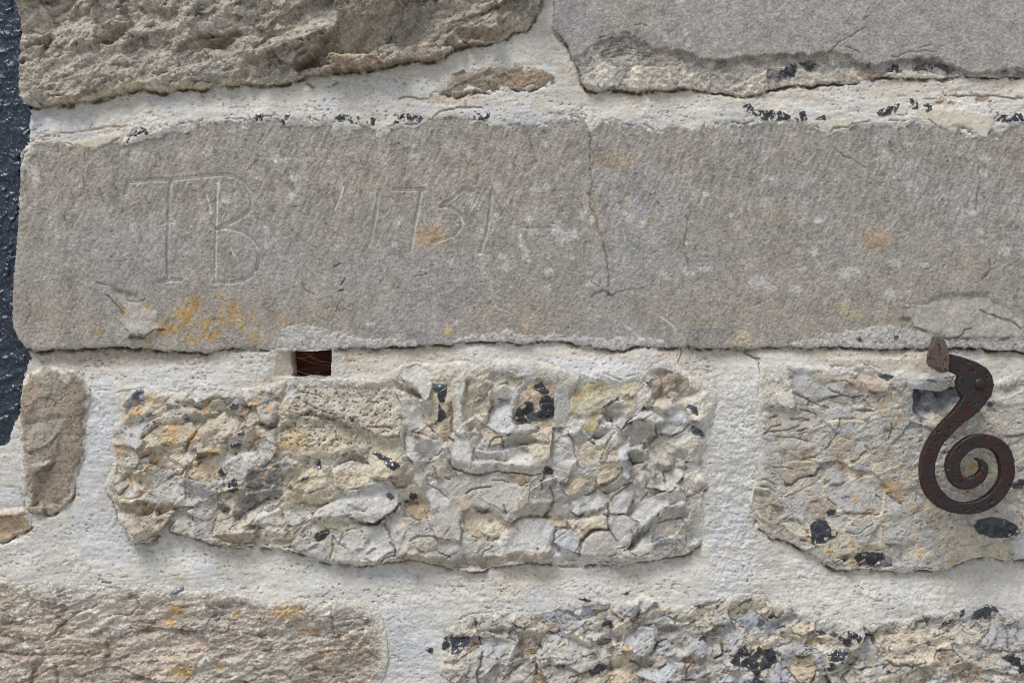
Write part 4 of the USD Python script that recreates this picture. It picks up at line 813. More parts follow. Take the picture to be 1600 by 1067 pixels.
f.paint(z, [(1320, 350), (1360, 300), (1400, 330), (1370, 370)], (124, 78, 40), .85, 4)
f.facet(z, [(1050, 765), (1300, 730), (1350, 710), (1450, 830), (1300, 850), (1100, 880)], -1.4, 0, -.4, (162, 154, 142))
f.facet(z, [(830, 890), (1180, 920), (1150, 980), (960, 1000), (830, 960)], -.5, 0, -.2, (172, 168, 160)); f.facet(z, [(1150, 990), (1250, 880), (1330, 870), (1390, 940), (1380, 1060), (1250, 1067)], 1, 0, .2, W)
f.facet(z, [(1350, 850), (1569, 810), (1569, 1067), (1390, 1060), (1400, 930)], .3, .1, .1, (194, 182, 162))
f.facet(z, [(230, 740), (480, 800), (520, 900), (400, 990), (300, 970), (240, 880)], .3, 0, -.15, (178, 173, 166), ripple=.2); f.facet(z, [(610, 700), (780, 800), (800, 900), (790, 1067), (600, 1000), (580, 850)], 1, 0, .1, (202, 200, 196))
f.facet(z, [(150, 740), (230, 720), (240, 900), (300, 990), (230, 1040), (160, 960)], .8, 0, .15, W)
f.facet(z, [(860, 700), (920, 640), (1100, 770), (1100, 840), (960, 860)], 1.4, 0, .1, (190, 172, 144))
f.line(z, [(220, 715), (330, 750), (470, 800)], 2.2, 1.4, BN, .5); f.line(z, [(150, 740), (150, 900)], 2, 1.2, (110, 98, 84), .5); f.line(z, [(600, 420), (602, 700)], 2.2, 1.2, RB, .5)
f.line(z, [(970, 850), (1010, 780), (1080, 760), (1100, 830)], 2.2, 1.6, DK, .6); f.line(z, [(580, 770), (640, 810)], 2.4, 1.6, DK, .6)
for q in ([(1000, 250), (950, 340), (990, 460), (950, 640)], [(820, 570), (900, 640), (1000, 700)], [(430, 700), (330, 640), (320, 560)], [(820, 880), (1000, 900)], [(560, 830), (590, 950), (580, 1060)]): f.line(z, q, 2, .9, (140, 124, 104), .4)
z = 'R6'
f.facet(z, [(370, 230), (560, 140), (720, 120), (900, 120), (1180, 130), (1350, 230), (1250, 400), (1150, 600), (1000, 480), (820, 440), (700, 520), (690, 780), (450, 760), (380, 560), (380, 400), (310, 290)], 1.5, 0, .05, (184, 179, 171), .85, 2)
f.facet(z, [(580, 0), (1569, 0), (1500, 120), (1300, 130), (1060, 95), (860, 130), (740, 120), (640, 70)], 1.2, 0, -.12, (176, 169, 159), .8, 1.6)
f.facet(z, [(1170, 0), (1400, 0), (1370, 60), (1230, 40)], .6, 0, .2, (204, 203, 202)); f.facet(z, [(0, 0), (100, 0), (140, 30), (100, 120), (0, 170)], 1, 0, 0, (212, 194, 160))
f.facet(z, [(0, 180), (110, 120), (140, 40), (230, 60), (240, 200), (130, 270), (60, 260)], -2.5, 0, -.2, (164, 144, 114))
f.facet(z, [(230, 80), (390, 90), (350, 230), (300, 280), (240, 200)], 1, 0, .1, (192, 186, 174)); f.facet(z, [(385, 150), (400, 85), (440, 110), (400, 140)], 0, 0, 0, (140, 142, 148))
f.facet(z, [(320, 270), (450, 250), (580, 350), (560, 470), (400, 470), (380, 390)], 1, 0, .15, (198, 196, 194))
f.facet(z, [(120, 400), (200, 310), (300, 330), (370, 440), (400, 560), (300, 590), (150, 550)], -3, 0, .1, (184, 158, 124)); f.facet(z, [(130, 400), (250, 395), (250, 425), (140, 420)], -3, 0, -.3, (110, 76, 46))
f.facet(z, [(0, 620), (20, 490), (120, 540), (160, 690), (60, 880), (20, 760)], 1, 0, .1, (200, 198, 190))
f.facet(z, [(1200, 850), (1250, 640), (1300, 560), (1450, 540), (1569, 570), (1569, 840), (1400, 870), (1230, 880)], 2.4, 0, .08, (198, 196, 192), .9, smooth=.5); f.facet(z, [(1250, 380), (1569, 390), (1569, 540), (1400, 520), (1270, 520)], .3, 0, -.15, (168, 160, 148))
f.facet(z, [(1160, 190), (1200, 150), (1330, 130), (1350, 200), (1290, 240), (1190, 220)], -1.4, 0, -.1, (172, 138, 104))
f.facet(z, [(700, 500), (850, 470), (980, 490), (1100, 590), (1190, 620), (1100, 740), (1000, 800), (880, 780), (760, 720), (710, 600)], -2.2, 0, .05, (204, 184, 152), .9)
f.facet(z, [(870, 600), (960, 520), (1060, 580), (1150, 620), (1090, 730), (980, 770), (900, 700)], 1, 0, .1, (226, 214, 192), .9)
f.facet(z, [(820, 450), (960, 455), (990, 490), (860, 490)], -2.5, 0, -.3, (96, 78, 60)); f.facet(z, [(985, 580), (1010, 570), (1010, 595), (990, 600)], -3, 0, 0, DK); f.facet(z, [(1000, 770), (1070, 745), (1070, 775), (1020, 785)], -3, 0, 0, (100, 64, 44))
f.facet(z, [(50, 930), (150, 850), (300, 910), (600, 960), (900, 940), (1150, 900), (1300, 870), (1569, 860), (1569, 990), (1200, 980), (1000, 1050), (700, 1060), (500, 1050), (300, 970), (150, 940)], -1.4, 0, -.4, (162, 140, 114), .8, 4)
f.facet(z, [(170, 800), (400, 740), (560, 760), (480, 850), (300, 880)], 1, 0, .1, (196, 184, 164)); f.facet(z, [(480, 770), (700, 780), (900, 800), (880, 900), (600, 950), (440, 880)], 1, 0, .05, (186, 178, 168))
f.paint(z, [(600, 300), (700, 310), (760, 420), (740, 480), (640, 450)], (184, 156, 122), .7, 9, .25)
f.line(z, [(580, 0), (640, 80), (740, 125), (860, 130), (1060, 98), (1300, 130), (1480, 135)], 2.4, 1.6, (104, 84, 62), .6); f.line(z, [(740, 335), (800, 285), (880, 255), (990, 245)], 2.4, 1.8, (96, 84, 72), .7); f.line(z, [(1000, 180), (1080, 190), (1160, 215)], 2, 1.3, (110, 96, 84), .6)
f.line(z, [(1200, 590), (1290, 545), (1420, 530), (1560, 560)], 3, 2.0, (120, 92, 68), .6); f.line(z, [(690, 580), (690, 800)], 2, 1.2, (110, 98, 86), .5); f.line(z, [(540, 140), (600, 180)], 2, 1.3, DK, .5); f.line(z, [(1480, 180), (1482, 270)], 2, 1.5, (110, 76, 56), .7)
f.line(z, [(1100, 430), (1130, 520)], 2.2, 1.3, (100, 80, 64), .6); f.line(z, [(200, 790), (260, 745), (420, 735), (520, 745)], 2.4, 1.3, (120, 106, 92), .5); f.line(z, [(560, 360), (480, 300), (380, 230)], 2, 1.2, (120, 108, 96), .5); f.line(z, [(20, 490), (80, 430)], 2.6, 2, DK, .6); f.line(z, [(0, 790), (40, 880)], 2.4, 2, DK, .5); f.line(z, [(900, 930), (940, 880), (1000, 850)], 2, 1.2, (110, 96, 84), .5)
f.line(z, [(1510, 530), (1569, 470)], 2.2, 1.6, DK, .6); f.line(z, [(540, 720), (580, 650)], 2, 1, (120, 108, 96), .5); f.line(z, [(1090, 590), (1160, 610), (1210, 560)], 2, -1, (214, 200, 178), .7)
z = 'R7'
f.facet(z, [(100, 220), (230, 200), (230, 500), (160, 560), (180, 620), (90, 620)], .5, 0, 0, (180, 176, 168), smooth=.6)
f.facet(z, [(240, 290), (350, 220), (500, 200), (620, 260), (700, 330), (600, 390), (480, 470), (380, 520), (260, 510), (230, 400)], .5, 0, .08, (188, 176, 148), .85, 3); f.paint(z, [(240, 290), (350, 220), (500, 200), (620, 260), (500, 330), (380, 340), (260, 400)], (178, 152, 84), .75, 12, .35, 7)
f.paint(z, [(260, 330), (320, 300), (300, 420), (250, 470)], (170, 138, 80), .6, 8, .3)
f.facet(z, [(640, 250), (820, 190), (900, 230), (830, 340), (830, 460), (720, 500), (700, 330)], .8, 0, .1, (194, 174, 140)); f.facet(z, [(700, 300), (760, 285), (820, 310), (790, 345), (720, 340)], 2, 0, .2, (206, 186, 160), 1)
f.facet(z, [(560, 560), (530, 500), (620, 380), (700, 380), (700, 460), (720, 520), (640, 560)], -1.6, .3, -.2, (160, 150, 132)); f.facet(z, [(330, 640), (380, 540), (480, 480), (520, 500), (480, 620), (420, 660)], .8, 0, .1, (192, 174, 124)); f.paint(z, [(350, 640), (380, 560), (450, 540), (440, 620)], (178, 150, 66), .7, 6, .3, 6)
f.facet(z, [(220, 650), (330, 630), (400, 720), (330, 830), (240, 700)], -.5, -.2, 0, (170, 164, 154)); f.facet(z, [(300, 870), (330, 780), (400, 730), (480, 790), (560, 760), (480, 890), (360, 960)], -1.4, 0, 0, (194, 172, 138))
f.facet(z, [(410, 712), (510, 598), (600, 610), (560, 670), (480, 722)], -1.6, 0, -.35, (150, 141, 128)); f.facet(z, [(410, 730), (480, 720), (640, 660), (600, 740), (540, 770), (440, 770)], 1.5, 0, .3, (196, 193, 186))
f.facet(z, [(600, 800), (660, 660), (770, 590), (790, 600), (740, 770)], -.5, -.25, -.1, (160, 155, 147)); f.facet(z, [(790, 560), (850, 545), (1000, 590), (1000, 680), (900, 730), (830, 780), (780, 790)], -.2, .05, -.2, (170, 164, 155), ripple=.2)
f.facet(z, [(740, 590), (830, 480), (950, 430), (1090, 470), (1090, 560), (1000, 590), (850, 540), (790, 560)], 2.5, 0, .3, (204, 201, 196)); f.facet(z, [(1000, 590), (1090, 560), (1200, 590), (1300, 590), (1230, 660), (1150, 690), (1010, 660)], 1.2, 0, .1, (182, 180, 178))
f.facet(z, [(1090, 460), (1220, 430), (1250, 490), (1300, 580), (1200, 590), (1110, 560)], 2, 0, .1, (196, 201, 209), .95, smooth=.2)
f.facet(z, [(1170, 380), (1400, 260), (1520, 300), (1500, 480), (1450, 560), (1300, 560), (1250, 430)], 2.5, .05, .15, (214, 205, 188)); f.paint(z, [(1380, 300), (1500, 310), (1490, 400), (1420, 380)], (204, 174, 140), .5, 8)
f.facet(z, [(880, 750), (1000, 690), (1200, 700), (1400, 680), (1450, 760), (1400, 900), (1200, 950), (1180, 850), (980, 870), (900, 820)], 0, .1, 0, (200, 188, 168)); f.facet(z, [(1170, 900), (1190, 780), (1230, 740), (1260, 830), (1240, 900), (1180, 950)], -1, .3, 0, (156, 158, 160))
f.facet(z, [(640, 830), (720, 780), (800, 800), (760, 860), (740, 960), (640, 960)], 2.5, 0, .25, (202, 204, 206)); f.facet(z, [(760, 850), (820, 800), (930, 810), (920, 870), (900, 940), (800, 960)], 0, .2, -.35, (158, 152, 142))
f.facet(z, [(980, 380), (900, 200), (950, 90), (1130, 110), (1290, 180), (1280, 240), (1130, 360), (1050, 400)], -6, 0, 0, (166, 146, 124), .9, 2); f.facet(z, [(900, 200), (950, 100), (1040, 200), (1060, 240), (970, 330)], 2, .2, 0, (160, 150, 140)); f.facet(z, [(1050, 230), (1110, 120), (1200, 150), (1160, 250), (1080, 350), (980, 370)], .5, .1, -.1, (168, 148, 124))
f.facet(z, [(930, 430), (960, 380), (1100, 370), (1330, 290), (1200, 400), (1050, 460)], 1.5, 0, .3, (208, 194, 168)); f.paint(z, [(1000, 400), (1060, 360), (1150, 370), (1120, 410)], (176, 184, 194), .8, 5)
f.paint(z, [(1380, 900), (1430, 740), (1480, 760), (1480, 960), (1400, 971)], (146, 100, 66), .75, 8, .25)
for q in ([(1000, 580), (1010, 700)], [(870, 545), (950, 500)], [(500, 890), (560, 770), (600, 700)], [(800, 960), (760, 860)], [(940, 760), (1000, 690)], [(1150, 690), (1240, 660), (1300, 600)], [(400, 720), (440, 770)]): f.line(z, q, 2.2, 1.3, (112, 96, 78), .6)
f.line(z, [(220, 650), (240, 720), (290, 860), (310, 960)], 2.5, 1.2, (128, 112, 94), .5); f.line(z, [(520, 500), (600, 380)], 2.5, 1.4, BN, .5); f.line(z, [(1440, 750), (1480, 800), (1440, 880)], 3.5, 2.0, (92, 60, 42), .7)
z = 'R8'
f.facet(z, [(120, 0), (290, 0), (220, 100), (120, 260), (60, 250), (120, 100)], 1, .2, 0, (176, 171, 163), ripple=.25); f.facet(z, [(210, 120), (330, 100), (410, 150), (320, 290), (220, 330), (170, 270)], -.6, 0, .1, (198, 176, 146)); f.facet(z, [(480, 0), (650, 0), (680, 90), (600, 180), (480, 220), (450, 120)], 1.5, 0, .1, (206, 190, 158))
f.facet(z, [(480, 230), (640, 180), (680, 90), (740, 100), (770, 180), (640, 270), (560, 300)], -.5, 0, -.35, (168, 162, 152)); f.facet(z, [(640, 0), (740, 0), (800, 60), (740, 170), (690, 100)], 1.2, 0, .1, (190, 188, 184))
f.facet(z, [(780, 60), (910, 20), (860, 110), (800, 190), (770, 140)], -.5, .2, -.2, (160, 152, 140)); f.facet(z, [(840, 180), (860, 110), (920, 60), (950, 110), (900, 230)], 1.5, -.3, .1, (206, 202, 196)); f.facet(z, [(925, 60), (1000, 110), (925, 230), (905, 220)], .5, .35, -.1, (158, 152, 144))
f.facet(z, [(910, 230), (1000, 110), (1180, 50), (1280, 60), (1200, 200), (1120, 270), (960, 240)], .8, 0, .2, (200, 197, 190), smooth=.6); f.facet(z, [(960, 50), (1000, 10), (1140, 10), (1175, 45), (1080, 100), (1000, 90)], .5, 0, -.5, (138, 124, 108))
f.facet(z, [(1230, 110), (1330, 90), (1460, 200), (1380, 260), (1280, 300), (1240, 200)], 1.5, .1, .1, (206, 192, 168)); f.paint(z, [(1250, 200), (1300, 160), (1330, 200), (1290, 240)], (136, 136, 144), .8, 5, .2)
f.facet(z, [(260, 370), (470, 260), (570, 310), (650, 290), (600, 350), (480, 440), (420, 440), (320, 490), (260, 470)], 2.5, 0, .15, (201, 199, 194), .9, 1.4, smooth=.5); f.facet(z, [(310, 495), (420, 438), (500, 450), (470, 485), (350, 505)], -3, 0, -.3, (120, 96, 70))  # latter facet: shadow under the long face, painted brown
f.facet(z, [(570, 370), (700, 260), (830, 220), (790, 380), (740, 470), (580, 460)], 1.5, 0, .1, (198, 197, 193), smooth=.5); f.facet(z, [(830, 220), (920, 250), (950, 310), (880, 420), (800, 510), (750, 480), (800, 340)], 0, .25, 0, (178, 175, 169))
f.facet(z, [(880, 420), (960, 300), (1250, 330), (1060, 420), (940, 530), (860, 610), (830, 540)], 1.5, 0, .12, (202, 200, 195)); f.facet(z, [(860, 610), (1000, 490), (1080, 390), (1270, 380), (1280, 520), (1100, 520), (940, 590), (860, 720), (740, 800), (830, 680)], -1.2, 0, -.25, (158, 146, 132))
f.facet(z, [(580, 480), (740, 480), (830, 540), (820, 640), (730, 770), (660, 780), (640, 700), (590, 610)], 1.6, .05, .03, (186, 183, 178), smooth=.6, ripple=.15); f.facet(z, [(760, 810), (860, 720), (960, 620), (970, 800), (860, 840)], .6, 0, .1, (192, 190, 184))
f.facet(z, [(220, 530), (400, 480), (510, 470), (580, 540), (570, 610), (420, 630), (340, 690), (280, 640)], 3.2, 0, .08, (206, 190, 158)); f.facet(z, [(330, 760), (360, 680), (480, 640), (580, 620), (650, 720), (650, 820), (540, 850), (330, 840)], .3, 0, 0, (180, 175, 164)); f.paint(z, [(360, 720), (420, 700), (500, 690), (480, 760), (400, 760)], (206, 176, 134), .6, 8)
f.facet(z, [(85, 700), (120, 630), (200, 610), (280, 650), (320, 740), (260, 820), (160, 820), (100, 760)], 1.5, 0, .02, (184, 188, 193), .95, smooth=.5)
f.facet(z, [(0, 540), (100, 600), (80, 720), (0, 800)], 1.6, 0, .1, (196, 196, 196)); f.facet(z, [(80, 350), (150, 340), (240, 430), (250, 490), (60, 490), (40, 440)], .6, 0, 0, (180, 172, 162)); f.facet(z, [(40, 500), (230, 490), (220, 590), (100, 600), (40, 560)], .8, 0, .1, (206, 188, 152))
f.paint(z, [(960, 800), (990, 700), (1150, 660), (1240, 700), (1230, 820), (1100, 850)], (104, 110, 122), .85, 8, .3, 8); f.paint(z, [(1230, 520), (1330, 600), (1420, 640), (1420, 740), (1280, 800), (1220, 700)], (158, 166, 178), .6, 9, .45, 7); f.paint(z, [(980, 600), (1080, 540), (1200, 570), (1150, 640), (1020, 660)], (196, 166, 132), .7, 8, .3); f.paint(z, [(1060, 520), (1180, 500), (1260, 540), (1160, 560)], (96, 86, 74), .7, 6, .3)
f.facet(z, [(80, 835), (1050, 850), (980, 885), (700, 915), (300, 895), (0, 905), (0, 865)], -.4, 0, -.3, (192, 182, 166), .7, 3); f.facet(z, [(1270, 300), (1390, 290), (1390, 440), (1290, 420)], -2, 0, 0, (188, 170, 146))
for q in ([(570, 370), (575, 480), (590, 610), (650, 710)], [(580, 460), (700, 470), (760, 490), (830, 545)], [(460, 230), (560, 210), (640, 150), (690, 90)], [(600, 350), (700, 260), (770, 195)], [(800, 350), (750, 470)], [(880, 360), (920, 280)], [(320, 690), (310, 840)], [(85, 700), (110, 620)], [(720, 800), (830, 680), (835, 540)], [(380, 310), (480, 240)], [(60, 240), (80, 360), (10, 470)], [(580, 490), (540, 460)], [(910, 230), (1120, 270), (1200, 210)], [(1060, 100), (1070, 180)]):
    f.line(z, q, 2.2, 1.4, (104, 90, 74), .6)
f.line(z, [(330, 690), (400, 640), (480, 620), (580, 605)], 3.2, 2.4, (100, 78, 54), .7); f.line(z, [(835, 540), (835, 640), (730, 790)], 2, -.8, (206, 200, 188), .6); f.line(z, [(0, 495), (60, 490)], 3, 2, DK, .6); f.line(z, [(1180, 200), (1230, 160)], 3, 1.6, (90, 82, 76), .6); f.line(z, [(1280, 300), (1380, 280), (1460, 210)], 3, 2, (110, 72, 48), .6)
# lime over the top margin of the stone
f.paint('', [(860, 575), (900, 566), (960, 580), (1000, 584), (1000, 600), (930, 592), (880, 592)], (204, 204, 206), .7, 6)
f.h += (0.7 * fbm(U, V, 20, 5, 661, rot=-35, sx=1.7, ridged=True, gain=.6) + 1.2 * fbm(U, V, 42, 3, 663, rot=-35, sx=1.5, ridged=True)) * (.35 + .65 * f.rough)
lf = sstep(640, 420, U)
f.dirt(30, .12, .5, (138, 122, 102), .55, 671, -30, 1.5, .8, .12 + .88 * lf); f.dirt(15, .24, .55, (104, 90, 74), .6, 675, -30, 1.6, .7, .3 + .7 * lf)
f.dirt(20, .2, .5, (206, 184, 146), .5, 677, -30, 1.4, 0, .2 + .8 * lf); f.dirt(7, .32, .55, (84, 73, 62), .6, 679, -20, 1.5, .6, .35 + .65 * lf)
f.chips(420, [(84, 80, 78), (110, 96, 80), (216, 206, 186), (206, 204, 200), (150, 130, 106), (72, 72, 78), (200, 172, 128)], 681)
f.dirt(24, .16, .5, (198, 160, 104), .6, 685, -35, 1.5, 0, lf * sstep(500, 400, U) * sstep(800, 740, V)); f.dirt(30, .0, .4, (150, 128, 96), .5, 687, -20, 1.5, 0, sstep(330, 260, U) * sstep(770, 800, V))
f.deepen(1.4); f.meld(24); f.edge(9, 4.5); f.grain(0.4, 0.45, 0.30, 1.3, 1.2)
for z, p, tone in (('R5', [(418, 270), (440, 255), (490, 252), (520, 275), (500, 300), (470, 330), (425, 312)], (70, 76, 84)), ('R5', [(505, 255), (550, 255), (548, 330), (535, 380), (530, 420), (490, 425), (465, 370), (470, 330), (500, 300), (520, 275)], (46, 48, 58)),
                   ('R5', [(480, 450), (500, 490), (540, 530), (545, 570), (500, 610), (435, 645), (465, 600), (475, 540)], (46, 48, 60)), ('R5', [(1210, 590), (1240, 500), (1300, 440), (1350, 420), (1395, 440), (1400, 510), (1340, 560), (1350, 620), (1260, 625)], (38, 38, 44)),
                   ('R5', [(1400, 290), (1420, 260), (1480, 230), (1520, 290), (1555, 330), (1500, 350), (1470, 330)], (50, 52, 58)), ('R5', [(1480, 390), (1540, 360), (1590, 380), (1610, 470), (1600, 560), (1500, 605), (1430, 600), (1420, 540), (1480, 500), (1460, 430)], (36, 36, 42)),
                   ('R5', [(1340, 560), (1400, 520), (1440, 545), (1430, 600), (1350, 630)], (88, 84, 82)),
                   ('R3', [(1275, 800), (1300, 790), (1340, 800), (1420, 840), (1460, 850), (1400, 865), (1340, 850), (1315, 820)], (44, 46, 54)), ('R3', [(1385, 880), (1450, 870), (1520, 890), (1540, 920), (1490, 960), (1430, 930)], (56, 58, 66)),
                   ('R3', [(705, 960), (725, 910), (740, 870), (755, 900), (758, 945), (725, 955)], (34, 36, 42)), ('R4', [(705, 680), (720, 645), (770, 620), (830, 595), (850, 640), (800, 690), (740, 710)], (44, 46, 50)), ('R4', [(1405, 260), (1440, 250), (1475, 290), (1450, 310), (1415, 285)], (86, 86, 84)),
                   ('R4', [(575, 125), (600, 95), (645, 85), (600, 130)], (44, 40, 38)), ('R6', [(180, 370), (200, 320), (230, 308), (255, 335), (258, 370), (215, 400)], (58, 58, 54)), ('R6', [(1508, 90), (1550, 60), (1600, 85), (1585, 125), (1530, 125)], (36, 36, 42)),
                   ('R1', [(1310, 470), (1350, 440), (1400, 440), (1400, 480), (1340, 495)], (66, 66, 68)), ('R1', [(1435, 440), (1500, 460), (1510, 490), (1460, 480)], (84, 84, 86)), ('R1', [(1325, 850), (1345, 828), (1430, 825), (1435, 850), (1340, 868)], (44, 46, 58)), ('R1', [(1395, 735), (1460, 715), (1465, 735), (1410, 755)], (52, 52, 62)),
                   ('R2', [(1310, 270), (1370, 230), (1410, 300), (1400, 340), (1340, 380), (1300, 350)], (46, 48, 58)), ('R2', [(1200, 170), (1230, 135), (1275, 190), (1240, 212)], (50, 50, 54)), ('R7', [(1262, 430), (1290, 412), (1350, 430), (1360, 500), (1330, 480), (1300, 445)], (84, 86, 96)), ('R7', [(1310, 610), (1330, 600), (1400, 645), (1430, 690), (1380, 685), (1320, 650)], (80, 80, 88)),
                   ('R1', [(355, 355), (400, 310), (445, 297), (470, 330), (420, 360), (400, 400), (365, 385)], (70, 78, 90))):
    flint('E', z, p, tone, 2.0)

# ------------------------------------------------------------------ stone F: grey veined rubble behind the iron scroll
f = FD['F'] = Field(OUT['F'], 0.5, (180, 175, 167))
U, V = f.U, f.V
f.h += 1.2 * fbm(U, V, 110, 3, 701)
f.voronoi(60, 71, 0.06, 0.25, [(180, 176, 169), (174, 169, 161), (186, 181, 172), (190, 180, 160)], 0.7, 0.5, 1.4, -15)
f.voronoi(16, 72, 0.05, 0.1, [(182, 177, 169), (174, 168, 158), (190, 183, 170)], 0.3, 0.3, 1.6, -20)
z = 'Q1'
f.facet(z, [(190, 20), (430, 90), (480, 260), (520, 480), (480, 500), (350, 460), (180, 480), (170, 200)], 1.5, 0, .05, (214, 206, 192), .9, 3); f.paint(z, [(190, 340), (330, 360), (340, 430), (220, 420)], (204, 178, 142), .6, 8)
f.paint(z, [(180, 400), (340, 400), (500, 480), (440, 480), (300, 470), (200, 480)], (200, 198, 196), .7, 5, .3)
f.facet(z, [(520, 150), (660, 130), (720, 260), (900, 230), (990, 300), (960, 370), (740, 400), (640, 400), (500, 330)], .4, 0, .05, (184, 182, 178)); f.facet(z, [(700, 160), (900, 90), (1150, 110), (1240, 80), (1350, 150), (1420, 220), (1440, 320), (1300, 330), (1150, 290), (1000, 220), (760, 240)], .5, 0, .1, (192, 174, 152))
f.paint(z, [(1000, 230), (1300, 250), (1440, 300), (1420, 350), (1280, 340), (1090, 300)], (162, 124, 94), .75, 8, .35, 10); f.paint(z, [(530, 100), (660, 110), (640, 200), (540, 180)], (202, 206, 210), .7, 10, .3)
f.facet(z, [(1240, 80), (1300, 60), (1350, 100), (1340, 150), (1270, 130)], -.5, 0, 0, (160, 166, 172)); f.facet(z, [(1330, 160), (1400, 140), (1490, 160), (1420, 220)], -2, 0, -.2, (104, 108, 118))
f.facet(z, [(190, 480), (500, 520), (700, 540), (900, 580), (800, 650), (500, 700), (200, 730)], .3, 0, .08, (176, 168, 158)); f.facet(z, [(820, 500), (960, 480), (1060, 560), (950, 600), (840, 600)], .6, 0, 0, (190, 192, 196)); f.facet(z, [(960, 640), (1080, 610), (1110, 700), (980, 730)], .3, 0, 0, (190, 192, 198))
f.facet(z, [(160, 780), (400, 790), (370, 900), (400, 1067), (140, 1067)], .4, 0, .05, (174, 170, 164)); f.facet(z, [(360, 900), (420, 830), (720, 850), (760, 950), (700, 1067), (420, 1067)], -.2, 0, -.06, (180, 164, 142))
f.paint(z, [(860, 950), (920, 780), (1050, 730), (1110, 830), (1050, 920), (940, 1010), (880, 1000)], (194, 162, 116), .7, 10, .3, 9); f.facet(z, [(1110, 790), (1230, 800), (1230, 900), (1100, 990), (1080, 900)], .8, 0, .1, (172, 168, 160))
for q, wd in (([(190, 745), (350, 730), (520, 720), (640, 680), (720, 660), (850, 650)], 2.4), ([(760, 660), (860, 625), (950, 605), (1100, 600), (1200, 625)], 3.0), ([(1160, 680), (1240, 615), (1310, 570)], 2.2), ([(640, 400), (700, 430), (780, 450)], 2.2), ([(1040, 440), (1110, 470), (1200, 490), (1310, 525)], 3.4)): f.line(z, q, wd, -.5, (212, 204, 188), .85)
for q in ([(210, 725), (330, 710), (450, 690), (550, 655)], [(540, 710), (580, 690), (625, 675)], [(340, 765), (480, 765), (620, 800)], [(500, 350), (560, 380), (640, 410)], [(650, 410), (760, 450), (860, 470)], [(190, 630), (270, 590), (350, 570)], [(500, 600), (580, 590), (670, 605)], [(220, 720), (300, 670), (380, 650)], [(1120, 510), (1200, 500), (1300, 530)], [(740, 410), (850, 390), (960, 370)], [(850, 310), (960, 360), (1080, 380), (1180, 360)], [(580, 500), (640, 520), (720, 545)], [(940, 660), (960, 610)], [(1090, 1010), (1160, 960), (1220, 900)], [(1440, 790), (1480, 700), (1460, 640)], [(850, 870), (930, 720)], [(590, 980), (720, 960)], [(1200, 850), (1240, 880)], [(960, 600), (1100, 585)]):
    f.line(z, q, 2.1, 1.2, (108, 92, 74), .6)
f.facet(z, [(1120, 515), (1200, 500), (1270, 520), (1200, 535)], -2, 0, -.2, (120, 102, 84))
f.paint(z, [(1330, 420), (1360, 370), (1420, 400), (1400, 540), (1350, 560)], (190, 154, 88), .7, 8, .3, 7); f.paint(z, [(1440, 330), (1530, 340), (1540, 420), (1470, 440)], (186, 150, 84), .6, 8, .35, 7); f.paint(z, [(1400, 530), (1569, 520), (1569, 580), (1420, 560)], (200, 174, 116), .6, 8, .4, 7)
f.paint(z, [(1300, 1040), (1360, 900), (1440, 880), (1569, 920), (1569, 960), (1400, 980), (1340, 1067)], (158, 134, 100), .6, 8, .35, 9)
f.paint(z, [(200, 640), (380, 520), (450, 500), (400, 580), (330, 640), (240, 700)], (172, 142, 110), .5, 10, .35)
z = 'Q2'
f.facet(z, [(380, 40), (500, 0), (740, 0), (760, 60), (700, 130), (560, 180), (480, 240), (410, 240), (380, 120)], 1.6, 0, -.05, (186, 168, 142), .8, 2); f.line(z, [(410, 240), (480, 245), (560, 180), (700, 130), (760, 60)], 3, 1.8, (104, 84, 62), .6)
f.facet(z, [(110, 300), (270, 310), (280, 420), (310, 540), (380, 600), (300, 640), (150, 560), (120, 440)], -.8, 0, .1, (204, 188, 162)); f.paint(z, [(120, 300), (400, 380), (400, 560), (340, 640), (180, 600)], (126, 112, 96), .6, 10, .45, 8)
f.facet(z, [(380, 360), (600, 280), (760, 220), (790, 390), (660, 420), (600, 600), (540, 560), (400, 560)], .8, 0, .05, (182, 178, 170)); f.facet(z, [(810, 260), (1000, 220), (1200, 180), (1280, 280), (1280, 510), (980, 510), (920, 440), (820, 370)], .8, 0, .06, (180, 178, 176), smooth=.8)
f.facet(z, [(780, 150), (900, 90), (990, 130), (960, 220), (840, 230)], 1, 0, .1, (180, 178, 176)); f.facet(z, [(950, 540), (1270, 535), (1280, 640), (1220, 800), (1140, 810), (1040, 680), (950, 620)], .8, 0, .05, (178, 176, 173), smooth=.8); f.facet(z, [(1300, 290), (1390, 300), (1370, 520), (1300, 520)], .5, 0, .05, (180, 178, 176))
f.facet(z, [(1390, 590), (1569, 570), (1569, 790), (1480, 790), (1400, 780)], .9, 0, .06, (176, 174, 172), smooth=.8); f.facet(z, [(1410, 310), (1569, 430), (1569, 560), (1400, 520)], .6, .05, .05, (182, 180, 177))
f.facet(z, [(640, 640), (720, 560), (820, 560), (960, 640), (1100, 740), (1190, 840), (1000, 960), (900, 1000), (800, 900), (700, 840), (540, 760), (560, 640)], .5, 0, 0, (212, 196, 168), .85, 3); f.paint(z, [(640, 430), (700, 370), (880, 380), (930, 460), (920, 560), (760, 540), (660, 540)], (182, 146, 108), .7, 10, .35, 8)
f.facet(z, [(920, 910), (1010, 840), (1120, 860), (1060, 930), (930, 950)], .3, 0, 0, (178, 176, 174)); f.facet(z, [(400, 620), (640, 620), (640, 740), (600, 800), (480, 730)], .6, 0, 0, (198, 188, 166)); f.facet(z, [(480, 700), (620, 740), (640, 820), (520, 770)], .3, 0, -.1, (172, 172, 166))
